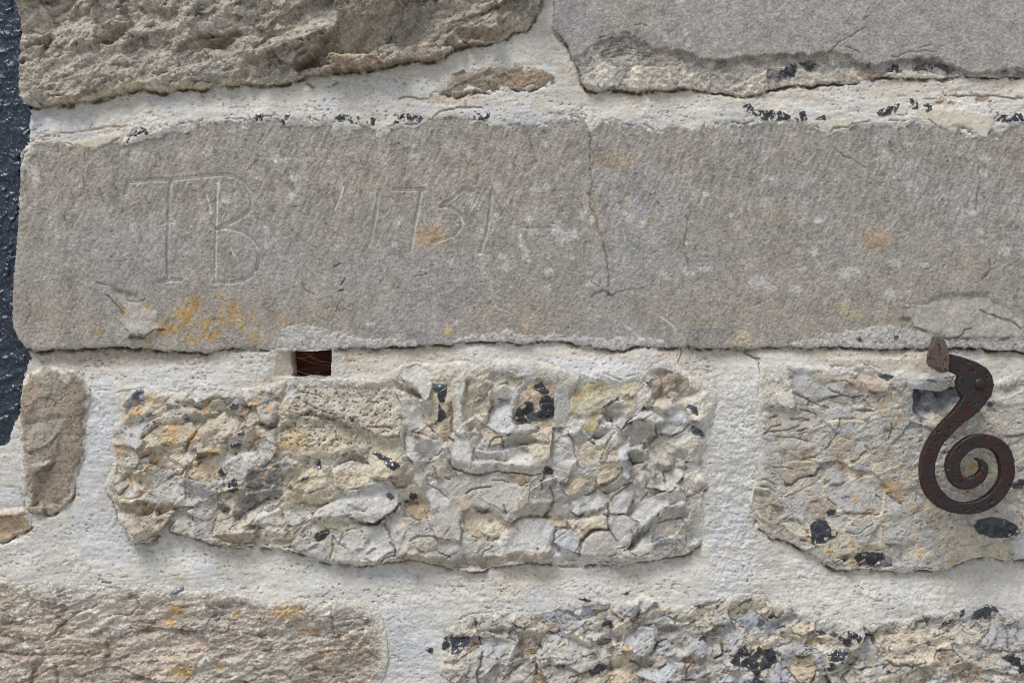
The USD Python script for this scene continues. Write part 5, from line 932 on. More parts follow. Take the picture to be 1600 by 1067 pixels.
f.facet(z, [(1100, 900), (1210, 840), (1350, 850), (1470, 940), (1480, 1010), (1400, 1040), (1110, 1050), (1080, 980)], -1.5, 0, 0, (196, 172, 138)); f.facet(z, [(980, 970), (1180, 840), (1230, 850), (1090, 950), (1000, 1010)], -.5, 0, -.25, (162, 130, 98))
f.facet(z, [(1370, 170), (1430, 160), (1569, 230), (1569, 430), (1440, 310)], .3, 0, 0, (190, 164, 126)); f.paint(z, [(1360, 180), (1430, 150), (1569, 230), (1569, 420), (1460, 320)], (178, 136, 80), .5, 8, .35, 8)
for q, wd in (([(110, 250), (300, 300), (400, 335), (560, 290), (680, 245), (750, 210)], 2.6), ([(750, 210), (790, 150), (830, 110), (900, 85), (930, 40)], 3.5), ([(760, 210), (800, 260), (790, 390)], 3.6), ([(1070, 190), (1250, 160), (1430, 90), (1569, 40)], 3.0), ([(930, 450), (970, 520), (1200, 525), (1340, 540), (1390, 480), (1400, 300)], 3.0), ([(1290, 270), (1290, 450), (1280, 520), (1300, 640), (1220, 810)], 2.4), ([(1370, 540), (1365, 700), (1370, 830)], 5.5), ([(980, 540), (1090, 560), (1030, 640)], 2.0), ([(1050, 30), (1080, 130), (1080, 190)], 7)):
    f.line(z, q, wd, -.4, (212, 202, 180), .85)
for q in ([(390, 350), (560, 290), (720, 225)], [(980, 512), (1100, 510), (1215, 520)], [(1020, 690), (1080, 705), (1160, 700), (1220, 640), (1280, 620)], [(860, 250), (950, 230), (1000, 210)], [(130, 185), (220, 190), (310, 230)], [(120, 250), (250, 260), (330, 310)], [(400, 60), (440, 50), (500, 80)], [(1310, 340), (1370, 370)], [(1430, 320), (1500, 390), (1569, 430)], [(410, 560), (450, 530)], [(540, 560), (580, 610)], [(800, 240), (840, 180)]): f.line(z, q, 2.0, 1.1, (110, 96, 80), .55)
f.facet(z, [(590, 100), (650, 95), (620, 115)], -2, 0, 0, (120, 96, 72)); f.facet(z, [(840, 830), (862, 830), (845, 855)], -2, 0, 0, (50, 44, 40)); f.facet(z, [(610, 670), (650, 670), (640, 710), (620, 710)], -2, 0, 0, (110, 84, 62))
f.paint(z, [(940, 60), (980, 0), (1100, 0), (1060, 60), (1040, 130), (980, 90)], (192, 154, 84), .6, 8, .35, 6)
# ochre lichen speckle over the lower right of this stone
r = np.random.default_rng(73)
for _ in range(150):
    x, y = r.uniform(1330, 1600), r.uniform(640, 885); rr = r.uniform(1.5, 5.5)
    f.spot(x, y, rr, rr, [(196, 160, 96), (186, 146, 80), (206, 184, 142)][r.integers(3)], r.uniform(.35, .7), 0, 1.1, 6)
for _ in range(40):
    x, y = r.uniform(1420, 1600), r.uniform(780, 870); rr = r.uniform(4, 12)
    f.spot(x, y, rr, rr * .7, (210, 194, 164), .6, r.uniform(0, 180), 1.1, 8)
f.facet('', [(1427, 592), (1500, 588), (1505, 630), (1470, 645), (1440, 662), (1427, 640)], -8, 0, 0, (132, 134, 142), .95, 2)
f.facet('', [(1430, 592), (1500, 590), (1500, 606), (1460, 606), (1430, 606)], -1, 0, -.4, (116, 114, 114), .9); f.facet('', [(1432, 632), (1450, 612), (1462, 608), (1470, 622), (1450, 638)], 2.5, .2, .3, (148, 152, 162), .9); f.facet('', [(1462, 606), (1486, 608), (1480, 620), (1468, 622)], .5, .2, -.4, (112, 114, 120), .9)
f.facet('', [(1470, 626), (1500, 612), (1505, 628), (1480, 640)], 2, 0, .25, (146, 150, 160), .9); f.facet('', [(1434, 640), (1456, 640), (1460, 650), (1440, 656)], 1.5, 0, .2, (136, 138, 146), .9)
f.facet('', [(1440, 650), (1470, 646), (1488, 632), (1500, 640), (1480, 662), (1450, 668)], 3, 0, .1, (206, 194, 168), .8)
f.facet('', [(1545, 610), (1600, 600), (1640, 600), (1640, 640), (1590, 640), (1552, 630)], .6, 0, .08, (190, 186, 178), .7, 3); f.facet('', [(1540, 640), (1600, 630), (1600, 680), (1560, 680)], .4, 0, .05, (186, 178, 164), .7, 3)
f.line('', [(1560, 625), (1575, 620), (1600, 610)], 2.6, -.5, (210, 202, 184), .8); f.line('', [(1500, 690), (1540, 668), (1560, 655)], 2.4, -.4, (208, 198, 176), .7); f.line('', [(1580, 790), (1600, 800), (1640, 812)], 2.6, -.4, (210, 200, 178), .8)
f.facet('Q4', [(640, 380), (800, 330), (900, 380), (930, 460), (900, 560), (780, 640), (660, 640), (620, 520)], .5, 0, .05, (204, 192, 164), .7, 4); f.spot(1520, 729, 12, 7, (190, 146, 82), .6, -20, 1.0)
f.facet('Q4', [(0, 790), (60, 830), (70, 900), (0, 950)], .5, 0, 0, (176, 174, 172)); f.facet('Q4', [(880, 860), (1040, 780), (1186, 800), (1186, 900), (1090, 960), (920, 880)], .5, 0, .05, (178, 176, 172))
f.facet('S8', [(130, 20), (210, 0), (330, 20), (330, 130), (230, 140), (140, 130)], .6, 0, .05, (172, 171, 170), .9, smooth=.8); f.facet('S8', [(350, 20), (440, 10), (490, 60), (490, 150), (420, 150), (360, 90)], .6, 0, .05, (174, 173, 171), .9, smooth=.8); f.facet('S8', [(215, 215), (330, 190), (490, 240), (480, 290), (360, 310), (230, 290)], .8, 0, .08, (178, 175, 170), .85)
f.facet('S8', [(960, 150), (1080, 70), (1200, 70), (1200, 210), (1080, 210), (980, 190)], .8, 0, .05, (180, 180, 181), .9); f.paint('S8', [(500, 60), (740, 20), (960, 130), (960, 190), (780, 210), (560, 220), (500, 150)], (212, 198, 168), .75, 8, .15)
f.h += (0.45 * fbm(U, V, 17, 5, 761, rot=-18, sx=2.0, ridged=True, gain=.6) + .5 * fbm(U, V, 40, 3, 763, rot=-15, sx=1.6, ridged=True)) * (.4 + .6 * f.rough)
f.dirt(22, .28, .55, (156, 140, 118), .4, 771, -15, 1.8, .3); f.dirt(9, .30, .55, (116, 100, 82), .55, 775, -15, 2.0, .6); f.dirt(14, .25, .5, (204, 190, 164), .45, 777, -15, 1.5, -.2, sstep(620, 760, V))
f.chips(260, [(110, 96, 80), (210, 200, 180), (200, 170, 118), (150, 130, 106), (190, 150, 90), (90, 84, 78)], 781)
f.deepen(1.35); f.meld(14); f.edge(6, 3.0); f.grain(0.35, 0.4, 0.28, 1.4, 1.2)
for z, p, tone in (('Q2', [(660, 630), (690, 600), (750, 575), (820, 585), (850, 640), (870, 670), (920, 685), (915, 730), (850, 765), (800, 795), (700, 810), (675, 780), (670, 700)], (48, 50, 58)), ('Q2', [(825, 490), (860, 470), (910, 480), (890, 525), (845, 530)], (50, 52, 62)),
                   ('Q2', [(1100, 940), (1150, 905), (1200, 900), (1300, 900), (1390, 910), (1400, 960), (1320, 1000), (1300, 1030), (1200, 1010), (1150, 1040), (1130, 990)], (38, 39, 45)), ('Q2', [(1390, 910), (1460, 960), (1470, 1010), (1400, 1030), (1300, 1030), (1320, 1000), (1395, 965)], (120, 122, 124)),
                   ('', [(1521, 822), (1530, 812), (1550, 808), (1572, 812), (1588, 820), (1592, 832), (1575, 838), (1550, 839), (1530, 833)], (46, 50, 62)), ('', [(1580, 756), (1592, 748), (1606, 748), (1606, 761), (1582, 762)], (60, 64, 72)), ('Q1', [(1345, 165), (1400, 150), (1480, 170), (1425, 212)], (80, 84, 96)),
                   ('', [(1434, 604), (1446, 596), (1450, 612), (1436, 632), (1428, 630), (1427, 612)], (96, 98, 106)), ('', [(1544, 627), (1552, 629), (1547, 635), (1541, 633)], (70, 72, 78))):
    flint('F', z, p, tone, 1.6)

# ------------------------------------------------------------------ stone G: laminated brown stone, bottom left
f = FD['G'] = Field(OUT['G'], 0.5, (182, 172, 158))
U, V = f.U, f.V
f.h += 2.4 * fbm(U, V, 46, 4, 801, rot=-12, sx=2.6, ridged=True) + 1.2 * fbm(U, V, 150, 2, 803)
lam = fbm(U, V, 14, 4, 805, rot=-6, sx=3.2, gain=.6, ridged=True); f.h += 1.0 * lam
bl = fbm(U, V, 34, 4, 807, rot=-10, sx=1.7, gain=.6); b2 = fbm(U, V, 17, 4, 809, rot=-15, sx=1.5, gain=.65); b3 = fbm(U, V, 60, 3, 811)
def over(t, col): f.c[:] = f.c * (1 - t[..., None]) + lin(col) * t[..., None]
over(.6 * sstep(.05, .4, bl), (156, 130, 106)); over(.85 * sstep(.12, .38, b2) * sstep(-.25, .1, b3), (208, 198, 182)); over(.55 * sstep(.15, .5, -bl), (176, 172, 166)); over(.6 * sstep(.25, .5, fbm(U, V, 12, 3, 815, rot=-8, sx=2.5)), (118, 88, 64))
f.paint('G1', [(820, 900), (900, 740), (1060, 780), (1250, 860), (1260, 950), (1100, 1060), (900, 1067)], (216, 204, 184), .7, 14, .42, 12); f.paint('G1', [(0, 700), (60, 600), (200, 620), (330, 760), (200, 860), (60, 850)], (178, 168, 158), .5, 14, .35, 14)
f.paint('G1', [(380, 880), (480, 790), (640, 830), (620, 910), (440, 920)], (142, 98, 68), .65, 12, .3, 14); f.paint('G1', [(0, 640), (100, 690), (60, 730), (0, 720)], (134, 94, 66), .6, 10)
f.paint('G1', [(860, 500), (1080, 540), (1300, 560), (1500, 580), (1480, 700), (1200, 720), (900, 680), (820, 600)], (190, 180, 164), .65, 18); f.facet('G1', [(1180, 720), (1260, 670), (1330, 670), (1300, 720)], 1, 0, .2, (178, 184, 196), .7)
for x, y, a, b in ((276, 953, 11, 8), (267, 972, 6, 7), (370, 958, 6, 4), (285, 1047, 14, 7), (340, 1040, 7, 4)): f.spot(x, y, a, b, (196, 152, 60), .8, 0, 1.0, 6)
f.paint('G2', [(0, 640), (100, 600), (220, 570), (300, 620), (260, 690), (120, 680), (0, 690)], (196, 152, 84), .75, 10, .25, 9); f.paint('G2', [(330, 780), (380, 770), (380, 810), (340, 820)], (200, 170, 80), .6, 8, .3); f.paint('G2', [(600, 770), (740, 760), (730, 870), (640, 890), (560, 830)], (206, 180, 148), .7, 10, .2); f.paint('G2', [(260, 850), (480, 820), (700, 870), (700, 960), (560, 960), (300, 920)], (160, 120, 88), .55, 14, .35)
f.facet('G2', [(455, 640), (500, 590), (640, 560), (700, 640), (640, 680), (470, 690)], -2.0, 0, -.05, (158, 152, 144), .85); f.facet('G2', [(465, 695), (600, 680), (730, 700), (620, 760), (480, 770)], -1.4, 0, 0, (152, 146, 138), .8); f.line('G2', [(455, 600), (460, 690), (465, 770)], 3, 2, (110, 94, 76), .6); f.line('G2', [(470, 690), (580, 680), (700, 690)], 2.4, 1.2, (196, 186, 168), .7)
f.facet('G2', [(-10, 520), (40, 500), (140, 490), (120, 540), (30, 580), (-10, 560)], 1, 0, .1, (150, 158, 170), .9, smooth=.4); f.paint('G2', [(0, 600), (200, 560), (420, 580), (440, 700), (300, 700), (280, 600), (120, 570)], (206, 198, 182), .5, 10, .35)
f.line('G1', [(290, 800), (380, 710), (470, 640), (580, 600)], 3.5, 2.6, (98, 70, 50), .75); f.line('G1', [(680, 660), (780, 660), (830, 600), (800, 530)], 3, 2.2, (110, 84, 62), .65); f.line('G1', [(330, 520), (360, 590)], 3.5, -1.2, (216, 208, 192), .8); f.line('G1', [(540, 620), (600, 660), (590, 740)], 4, -1.2, (216, 206, 188), .8, broken=.3); f.line('G1', [(500, 810), (570, 740), (640, 700)], 3.5, -1.0, (212, 204, 188), .7, broken=.3)
f.line('G1', [(820, 500), (810, 580), (880, 530)], 4, -1, (216, 206, 190), .7, broken=.3); f.line('G1', [(0, 880), (160, 900), (330, 880), (600, 890)], 3.5, 2.0, (120, 82, 58), .6, broken=.3); f.line('G1', [(120, 1060), (240, 1020), (330, 960)], 3, 2, (118, 84, 60), .6); f.line('G2', [(300, 970), (400, 990), (530, 1000)], 3, 1.6, (190, 140, 92), .6); f.line('G1', [(330, 960), (340, 1067)], 4, 1.8, (96, 66, 48), .7)
for x, y in ((370, 830), (385, 860), (305, 960), (385, 990), (400, 905), (440, 815), (575, 905), (415, 1012), (400, 1000), (370, 970)): f.spot(x / 3.8525, 790 + y / 3.8525, 4.5, 4, (226, 218, 206), .9, 0, .8, 5)
f.spot(275, 1021, 3, 3, (90, 40, 28), .9); f.spot(280, 1035, 4, 6, (96, 56, 40), .8); f.spot(472, 1047, 4, 9, (110, 74, 54), .7)
f.h += 1.6 * fbm(U, V, 30, 5, 831, rot=-18, sx=1.6, gain=.65, ridged=True); f.voronoi(60, 833, .12, .8, [(196, 184, 166), (178, 168, 158), (186, 164, 142), (168, 152, 136), (204, 196, 182)], .75, .6, 2.2, -12)
f.dirt(12, .2, .45, (216, 209, 197), .75, 841, -14, 1.4, -.4); f.dirt(16, .2, .45, (120, 98, 80), .55, 843, -8, 2.6, .8); f.dirt(40, .1, .5, (182, 174, 162), .6, 845, -5, 2.0, 0)
f.chips(300, [(216, 208, 194), (120, 84, 62), (96, 76, 62), (200, 190, 172)], 847)
f.meld(30); f.edge(10, 2.5)
for x, y, a, b in ((276, 953, 10, 8), (267, 972, 7, 7), (370, 958, 6, 4), (285, 1047, 16, 8), (340, 1040, 8, 4), (450, 955, 22, 10), (480, 985, 14, 6)): f.spot(x, y, a, b, (192, 150, 72), .6, 0, 1.2, 6)
f.deepen(1.3); f.grain(0.6, 0.6, 0.30, 1.3, 1.5)
flint('G', 'G1', [(1030, 525), (1050, 500), (1105, 490), (1090, 515), (1050, 530)], (120, 126, 138), 1.0)

# ------------------------------------------------------------------ stone H: flint and chalk rubble, bottom right
f = FD['H'] = Field(OUT['H'], 2.0, (184, 178, 168))
U, V = f.U, f.V
f.h += 2.0 * fbm(U, V, 90, 3, 901)
f.voronoi(46, 91, 0.17, 0.6, [G, W, (190, 186, 180), T, GD, (180, 178, 176), TL], 0.75, 1.0, 1.4, -28)
f.voronoi(18, 92, 0.1, 0.12, [G, W, T, (176, 170, 160)], 0.3, 0.4, 1.5, -30)
z = 'S5'
f.facet(z, [(0, 820), (180, 830), (400, 820), (560, 760), (580, 900), (550, 1067), (0, 1067)], 0, 0, 0, (188, 184, 176)); f.facet(z, [(220, 510), (300, 430), (440, 400), (520, 440), (540, 570), (460, 600), (360, 570), (250, 560)], .6, 0, .1, (200, 190, 172)); f.paint(z, [(210, 550), (260, 490), (380, 480), (350, 540), (250, 560)], (82, 82, 88), .8, 6, .35, 8)
f.facet(z, [(160, 800), (200, 750), (300, 790), (420, 730), (500, 640), (570, 660), (580, 720), (480, 760), (330, 840), (200, 850)], 1, 0, .1, (204, 178, 140)); f.facet(z, [(170, 850), (330, 840), (420, 800), (330, 870), (220, 880)], -2.5, 0, -.3, (120, 94, 70)); f.paint(z, [(480, 600), (540, 560), (570, 700), (500, 700)], (148, 98, 66), .7, 6)
f.facet(z, [(560, 380), (740, 400), (900, 380), (910, 470), (700, 500), (620, 530), (540, 460)], .5, 0, .1, (172, 166, 158)); f.facet(z, [(640, 520), (880, 480), (940, 500), (820, 580), (700, 550)], -1.2, 0, -.35, (138, 128, 116)); f.facet(z, [(900, 450), (930, 370), (1080, 390), (1090, 470), (1000, 510), (940, 500)], 1.4, 0, .1, (206, 194, 174)); f.paint(z, [(1000, 500), (1030, 450), (1080, 470), (1050, 505)], (190, 158, 90), .7, 5)
f.facet(z, [(950, 550), (1060, 510), (1250, 540), (1380, 550), (1250, 610), (1150, 720), (1000, 760), (950, 690)], -.6, 0, -.25, (160, 150, 134)); f.facet(z, [(600, 640), (750, 620), (860, 650), (850, 720), (760, 860), (600, 1000), (580, 760)], 1, 0, .1, (194, 194, 196)); f.facet(z, [(780, 830), (860, 760), (900, 680), (950, 640), (900, 800), (830, 1000), (780, 1067)], 1, .1, 0, (192, 192, 194))
f.facet(z, [(900, 1000), (950, 850), (1130, 780), (1140, 900), (1110, 1067), (850, 1067)], .5, 0, .1, (190, 182, 168)); f.facet(z, [(960, 800), (1000, 740), (1160, 700), (1120, 780), (1000, 820)], -1, 0, -.2, (168, 140, 98)); f.facet(z, [(1140, 800), (1280, 590), (1420, 570), (1597, 680), (1597, 840), (1400, 880), (1200, 880)], 2, 0, .12, (192, 190, 184), .85, 2); f.facet(z, [(1130, 890), (1200, 960), (1200, 1067), (1110, 1067)], -.5, 0, 0, (202, 174, 120))
f.facet(z, [(1095, 400), (1240, 340), (1380, 330), (1597, 440), (1520, 530), (1380, 520), (1240, 460)], 1, 0, .12, (158, 158, 162), .9, smooth=.5); f.facet(z, [(1340, 330), (1480, 220), (1597, 260), (1597, 420), (1480, 350)], 1.4, 0, .1, (180, 182, 186)); f.line(z, [(1100, 410), (1250, 500), (1370, 550)], 3.4, 1, (200, 172, 138), .7); f.line(z, [(950, 640), (880, 790), (830, 980)], 3, -1, (206, 202, 194), .7)
for q in ([(1060, 390), (1180, 350), (1260, 310), (1330, 310), (1420, 260), (1490, 215)], [(530, 430), (550, 600), (580, 700)], [(585, 760), (590, 860), (550, 960), (550, 1067)], [(900, 460), (940, 490)], [(1140, 880), (1130, 990)], [(840, 990), (900, 920), (980, 880)], [(1400, 910), (1420, 870)], [(1370, 550), (1250, 620), (1180, 720)]): f.line(z, q, 2.2, 1.6, (84, 76, 68), .65)
f.facet(z, [(350, 380), (400, 320), (560, 310), (580, 350), (470, 400)], -1.2, 0, 0, (170, 158, 138)); f.line(z, [(360, 320), (440, 330), (480, 390), (570, 340)], 2.4, 1.6, (90, 80, 66), .6, broken=.3)
z = 'S6'
f.facet(z, [(0, 600), (140, 650), (260, 720), (440, 690), (420, 800), (300, 860), (200, 910), (100, 960), (0, 900)], 1.2, 0, .1, (186, 183, 176), .85, 2); f.facet(z, [(440, 700), (540, 690), (610, 720), (600, 830), (540, 900), (400, 960), (400, 860)], -1, .1, -.2, (168, 146, 114)); f.facet(z, [(280, 980), (400, 950), (560, 890), (620, 900), (640, 1020), (600, 1067), (330, 1067)], .8, 0, .1, (204, 184, 148))
f.facet(z, [(240, 640), (400, 560), (520, 570), (500, 640), (380, 640)], -1, 0, -.3, (166, 164, 164)); f.facet(z, [(60, 600), (180, 560), (330, 530), (330, 590), (240, 640), (120, 640)], 1.5, 0, .2, (214, 210, 200)); f.facet(z, [(250, 640), (440, 640), (380, 670), (290, 680)], -2.5, 0, -.3, (110, 84, 62))
f.facet(z, [(530, 660), (570, 560), (640, 510), (780, 440), (840, 480), (850, 580), (850, 670), (740, 800), (640, 820), (600, 720)], 2, 0, .1, (194, 194, 194), .9, 2); f.facet(z, [(620, 520), (740, 470), (790, 440), (830, 480), (780, 500), (700, 510)], -.6, 0, -.2, (156, 154, 150)); f.facet(z, [(610, 840), (740, 800), (880, 840), (800, 920), (720, 910)], -1.5, 0, -.3, (142, 132, 120))
f.facet(z, [(660, 1000), (730, 930), (860, 930), (1000, 840), (1060, 900), (1100, 1000), (960, 1060), (800, 1040)], 1.5, 0, .15, (194, 196, 200), .9, 2); f.facet(z, [(860, 660), (940, 610), (1000, 680), (960, 790), (860, 800), (800, 790)], .8, .1, 0, (182, 184, 186)); f.facet(z, [(960, 800), (1080, 700), (1190, 690), (1160, 740), (1040, 790)], 1, 0, .15, (190, 192, 194))
f.facet(z, [(1040, 790), (1080, 750), (1160, 730), (1160, 780), (1090, 810)], 1.6, 0, 0, (204, 178, 144)); f.facet(z, [(1080, 830), (1200, 790), (1370, 800), (1480, 850), (1280, 880), (1120, 850)], -1.5, 0, -.2, (132, 122, 108)); f.facet(z, [(850, 480), (950, 470), (1090, 510), (1100, 560), (900, 580)], -1.6, 0, -.1, (114, 106, 98)); f.paint(z, [(850, 480), (1090, 500), (1100, 570), (900, 590)], (96, 88, 82), .6, 6, .4, 7)
f.facet(z, [(900, 320), (1000, 210), (1150, 230), (1170, 290), (1040, 350), (900, 345)], 1.4, 0, .1, (202, 186, 164)); f.facet(z, [(840, 320), (850, 270), (900, 260), (890, 310)], -2, 0, 0, (84, 62, 50)); f.facet(z, [(920, 360), (1100, 330), (1390, 330), (1400, 420), (1200, 460), (1000, 420)], .5, 0, .05, (192, 186, 168)); f.paint(z, [(1030, 420), (1200, 370), (1230, 420), (1080, 450)], (128, 118, 100), .6, 6, .4, 8)
f.facet(z, [(120, 380), (150, 290), (230, 260), (260, 330), (250, 390), (190, 430)], .8, 0, 0, (120, 126, 138), .9, smooth=.6); f.facet(z, [(560, 330), (600, 270), (660, 280), (660, 420), (600, 430)], .5, 0, 0, (112, 122, 138), .9); f.facet(z, [(450, 250), (560, 220), (660, 180), (660, 290), (580, 310), (540, 380), (460, 340)], .8, 0, .1, (160, 160, 162), .8); f.facet(z, [(670, 350), (700, 260), (800, 240), (740, 320), (690, 400)], -.5, .2, 0, (146, 140, 130))
f.paint(z, [(430, 350), (520, 340), (530, 400), (460, 390)], (70, 70, 74), .7, 5, .4, 7); f.paint(z, [(420, 420), (560, 420), (620, 450), (560, 560), (500, 640), (470, 520)], (208, 192, 168), .7, 8); f.facet(z, [(1220, 620), (1320, 600), (1380, 680), (1340, 760), (1200, 700)], .8, 0, .1, (186, 190, 196)); f.facet(z, [(1350, 590), (1500, 600), (1530, 640), (1430, 690), (1370, 650)], -1, .2, -.3, (152, 144, 132)); f.facet(z, [(1000, 620), (1050, 610), (1040, 670), (1010, 670)], -1, 0, -.2, (160, 150, 132)); f.paint(z, [(1080, 640), (1120, 640), (1110, 670)], (170, 150, 110), .7, 5)
f.facet(z, [(1420, 510), (1490, 490), (1540, 540), (1500, 570), (1440, 550)], 1.2, 0, 0, (214, 198, 170), .95); f.facet(z, [(1150, 1000), (1240, 950), (1420, 940), (1480, 860), (1597, 900), (1500, 980), (1330, 1010), (1180, 1030)], .9, 0, .1, (186, 186, 188)); f.facet(z, [(1390, 440), (1470, 380), (1597, 380), (1597, 470), (1440, 480)], .5, 0, .1, (154, 164, 178), .8)
for q in ([(530, 680), (560, 580), (620, 510)], [(1150, 1030), (1250, 1030)], [(1330, 1010), (1400, 960)], [(1160, 1000), (1160, 920), (1240, 860)], [(810, 790), (860, 740), (860, 680)], [(870, 660), (960, 620)], [(880, 910), (960, 890)], [(670, 1000), (740, 1030)], [(1530, 740), (1520, 790), (1460, 810)], [(1190, 290), (1250, 310), (1340, 290), (1390, 290)], [(1500, 240), (1560, 210)], [(1200, 280), (1160, 260)], [(0, 1000), (200, 920)], [(600, 840), (680, 890), (710, 910)]): f.line(z, q, 2.2, 1.7, (80, 74, 68), .65)
f.line(z, [(0, 530), (100, 600), (260, 700)], 3.5, -1.2, (216, 204, 182), .8); f.line(z, [(520, 680), (560, 590), (640, 480), (800, 360)], 4, -1.2, (214, 202, 180), .7); f.line(z, [(1000, 470), (1090, 480), (1180, 460)], 3, -1, (214, 206, 190), .7)
z = 'S7'
f.facet(z, [(130, 830), (180, 740), (330, 660), (420, 690), (600, 740), (610, 860), (440, 950), (420, 1010), (370, 1010), (340, 930), (200, 890)], -1.2, 0, 0, (198, 178, 146)); f.facet(z, [(80, 650), (90, 560), (200, 530), (280, 640), (260, 690), (120, 730)], 1, 0, .1, (190, 194, 198), .95, smooth=.2); f.facet(z, [(160, 430), (280, 350), (430, 350), (430, 450), (380, 570), (240, 500)], .8, 0, .05, (140, 150, 165), .9, smooth=.6)
f.facet(z, [(430, 520), (560, 440), (720, 400), (740, 450), (640, 520), (500, 560), (400, 600)], 1, 0, .15, (142, 154, 172), .85); f.facet(z, [(720, 520), (760, 440), (880, 420), (980, 430), (980, 540), (860, 590), (760, 580)], 1.5, 0, .1, (212, 194, 164), .95); f.facet(z, [(400, 620), (520, 570), (700, 590), (720, 620), (560, 660), (430, 690)], 1, 0, .1, (210, 196, 174)); f.facet(z, [(300, 740), (350, 660), (430, 680), (400, 720), (340, 750)], 1.6, 0, .1, (222, 204, 170), .95); f.facet(z, [(470, 710), (530, 690), (545, 720), (500, 735)], 1.4, 0, .1, (220, 204, 176), .95)
f.facet(z, [(600, 720), (680, 640), (880, 610), (920, 720), (780, 790), (640, 800)], .8, 0, .08, (184, 182, 182)); f.facet(z, [(600, 860), (720, 800), (740, 880), (720, 960), (760, 1067), (520, 1067), (540, 960)], .5, -.1, .05, (182, 184, 190)); f.facet(z, [(900, 720), (1000, 740), (1070, 860), (1060, 1000), (1000, 1067), (960, 1067), (990, 940), (950, 800)], .8, .1, 0, (178, 180, 190)); f.facet(z, [(780, 790), (820, 730), (900, 730), (920, 780), (850, 815)], 1, 0, -.15, (178, 168, 152), .9)
f.facet(z, [(720, 930), (760, 820), (860, 810), (930, 790), (970, 860), (1000, 960), (960, 1067), (820, 1067), (760, 1010)], -.3, 0, .06, (206, 182, 146), .95, smooth=.6); f.line(z, [(790, 790), (850, 815), (920, 785)], 2.6, 2, (104, 84, 62), .7); f.line(z, [(720, 930), (760, 1010), (820, 1067)], 2.2, 1.2, (110, 100, 92), .6); f.line(z, [(960, 860), (1000, 950), (960, 1060)], 2.2, 1.2, (110, 100, 92), .6)
f.facet(z, [(1000, 590), (1080, 570), (1230, 660), (1220, 720), (1140, 750), (1060, 690)], 1.3, 0, -.05, (202, 188, 160), .9); f.facet(z, [(970, 700), (1030, 670), (1100, 720), (1080, 770), (1010, 750)], 1.4, 0, .1, (214, 204, 182), .9); f.facet(z, [(1290, 720), (1420, 740), (1400, 820), (1340, 890), (1250, 860), (1300, 790)], -.6, 0, -.1, (178, 152, 122)); f.facet(z, [(1090, 930), (1200, 890), (1230, 850), (1330, 920), (1300, 1000), (1260, 1067), (1140, 1067)], 1.2, 0, .1, (206, 200, 188))
f.facet(z, [(1400, 940), (1540, 830), (1530, 880), (1440, 940)], .8, 0, .15, (186, 188, 194)); f.facet(z, [(1430, 660), (1530, 630), (1570, 700), (1520, 760), (1400, 720)], .5, 0, 0, (170, 170, 172)); f.facet(z, [(1290, 680), (1400, 640), (1430, 680), (1350, 740)], 1, 0, .1, (212, 198, 170)); f.facet(z, [(1170, 500), (1250, 470), (1290, 500), (1240, 560), (1180, 540)], 1.2, 0, .1, (208, 192, 162)); f.facet(z, [(1280, 1067), (1400, 980), (1560, 960), (1597, 1067)], .5, 0, .1, (184, 182, 178)); f.facet(z, [(0, 1000), (180, 980), (320, 1000), (180, 1060), (0, 1067)], 1, 0, .1, (188, 188, 190)); f.facet(z, [(0, 950), (140, 940), (340, 940), (350, 990), (180, 970)], -.5, 0, 0, (202, 186, 156)); f.facet(z, [(430, 960), (480, 920), (560, 930), (520, 1000), (440, 1010)], 1, 0, .1, (204, 186, 156))
f.paint(z, [(850, 650), (950, 600), (1010, 650), (960, 670)], (204, 166, 104), .8, 6, .2); f.paint(z, [(1020, 660), (1120, 640), (1100, 700), (1040, 690)], (170, 136, 104), .5, 6); f.paint(z, [(920, 500), (1000, 430), (1080, 470), (1070, 550), (980, 540)], (170, 164, 156), .6, 6, .3)
for q in ([(1080, 930), (1110, 1030), (1140, 1067)], [(1240, 1030), (1320, 940)], [(60, 260), (120, 200), (240, 170), (420, 180)], [(230, 290), (300, 250), (340, 240)], [(0, 270), (70, 210)], [(1420, 940), (1500, 900), (1530, 840)], [(120, 730), (60, 760), (60, 680)], [(0, 810), (60, 780)]): f.line(z, q, 2.4, 1.7, (70, 66, 64), .7)
f.facet(z, [(600, 210), (640, 210), (760, 290), (730, 310), (640, 270)], -1.5, 0, 0, (84, 62, 50)); f.paint(z, [(230, 310), (280, 270), (350, 240), (340, 270), (260, 300)], (70, 72, 80), .8, 4)
z = 'S8'
f.facet(z, [(60, 730), (120, 680), (250, 690), (420, 700), (560, 720), (590, 830), (480, 840), (470, 900), (350, 940), (250, 940), (120, 910), (90, 850)], 1.8, 0, .03, (212, 196, 168), .9, 3); f.facet(z, [(130, 720), (160, 708), (220, 730), (200, 740), (150, 740)], -2.5, 0, -.2, (140, 96, 58)); f.facet(z, [(120, 830), (140, 810), (170, 850), (140, 880)], -.8, 0, 0, (186, 152, 120)); f.facet(z, [(420, 790), (560, 740), (580, 770), (470, 810)], -1.4, 0, -.2, (186, 160, 126))
f.facet(z, [(580, 720), (700, 640), (860, 640), (820, 740), (740, 800), (640, 810), (600, 780)], 1.8, 0, .08, (210, 202, 184), .9, smooth=.7); f.facet(z, [(830, 720), (880, 670), (960, 660), (1100, 650), (1200, 640), (1200, 820), (960, 850), (830, 830), (780, 790)], 1.8, 0, .1, (180, 180, 183), .9); f.line(z, [(960, 700), (960, 850)], 3, 1.0, (120, 108, 96), .6); f.line(z, [(890, 700), (880, 800)], 2.4, .9, (124, 114, 106), .6)
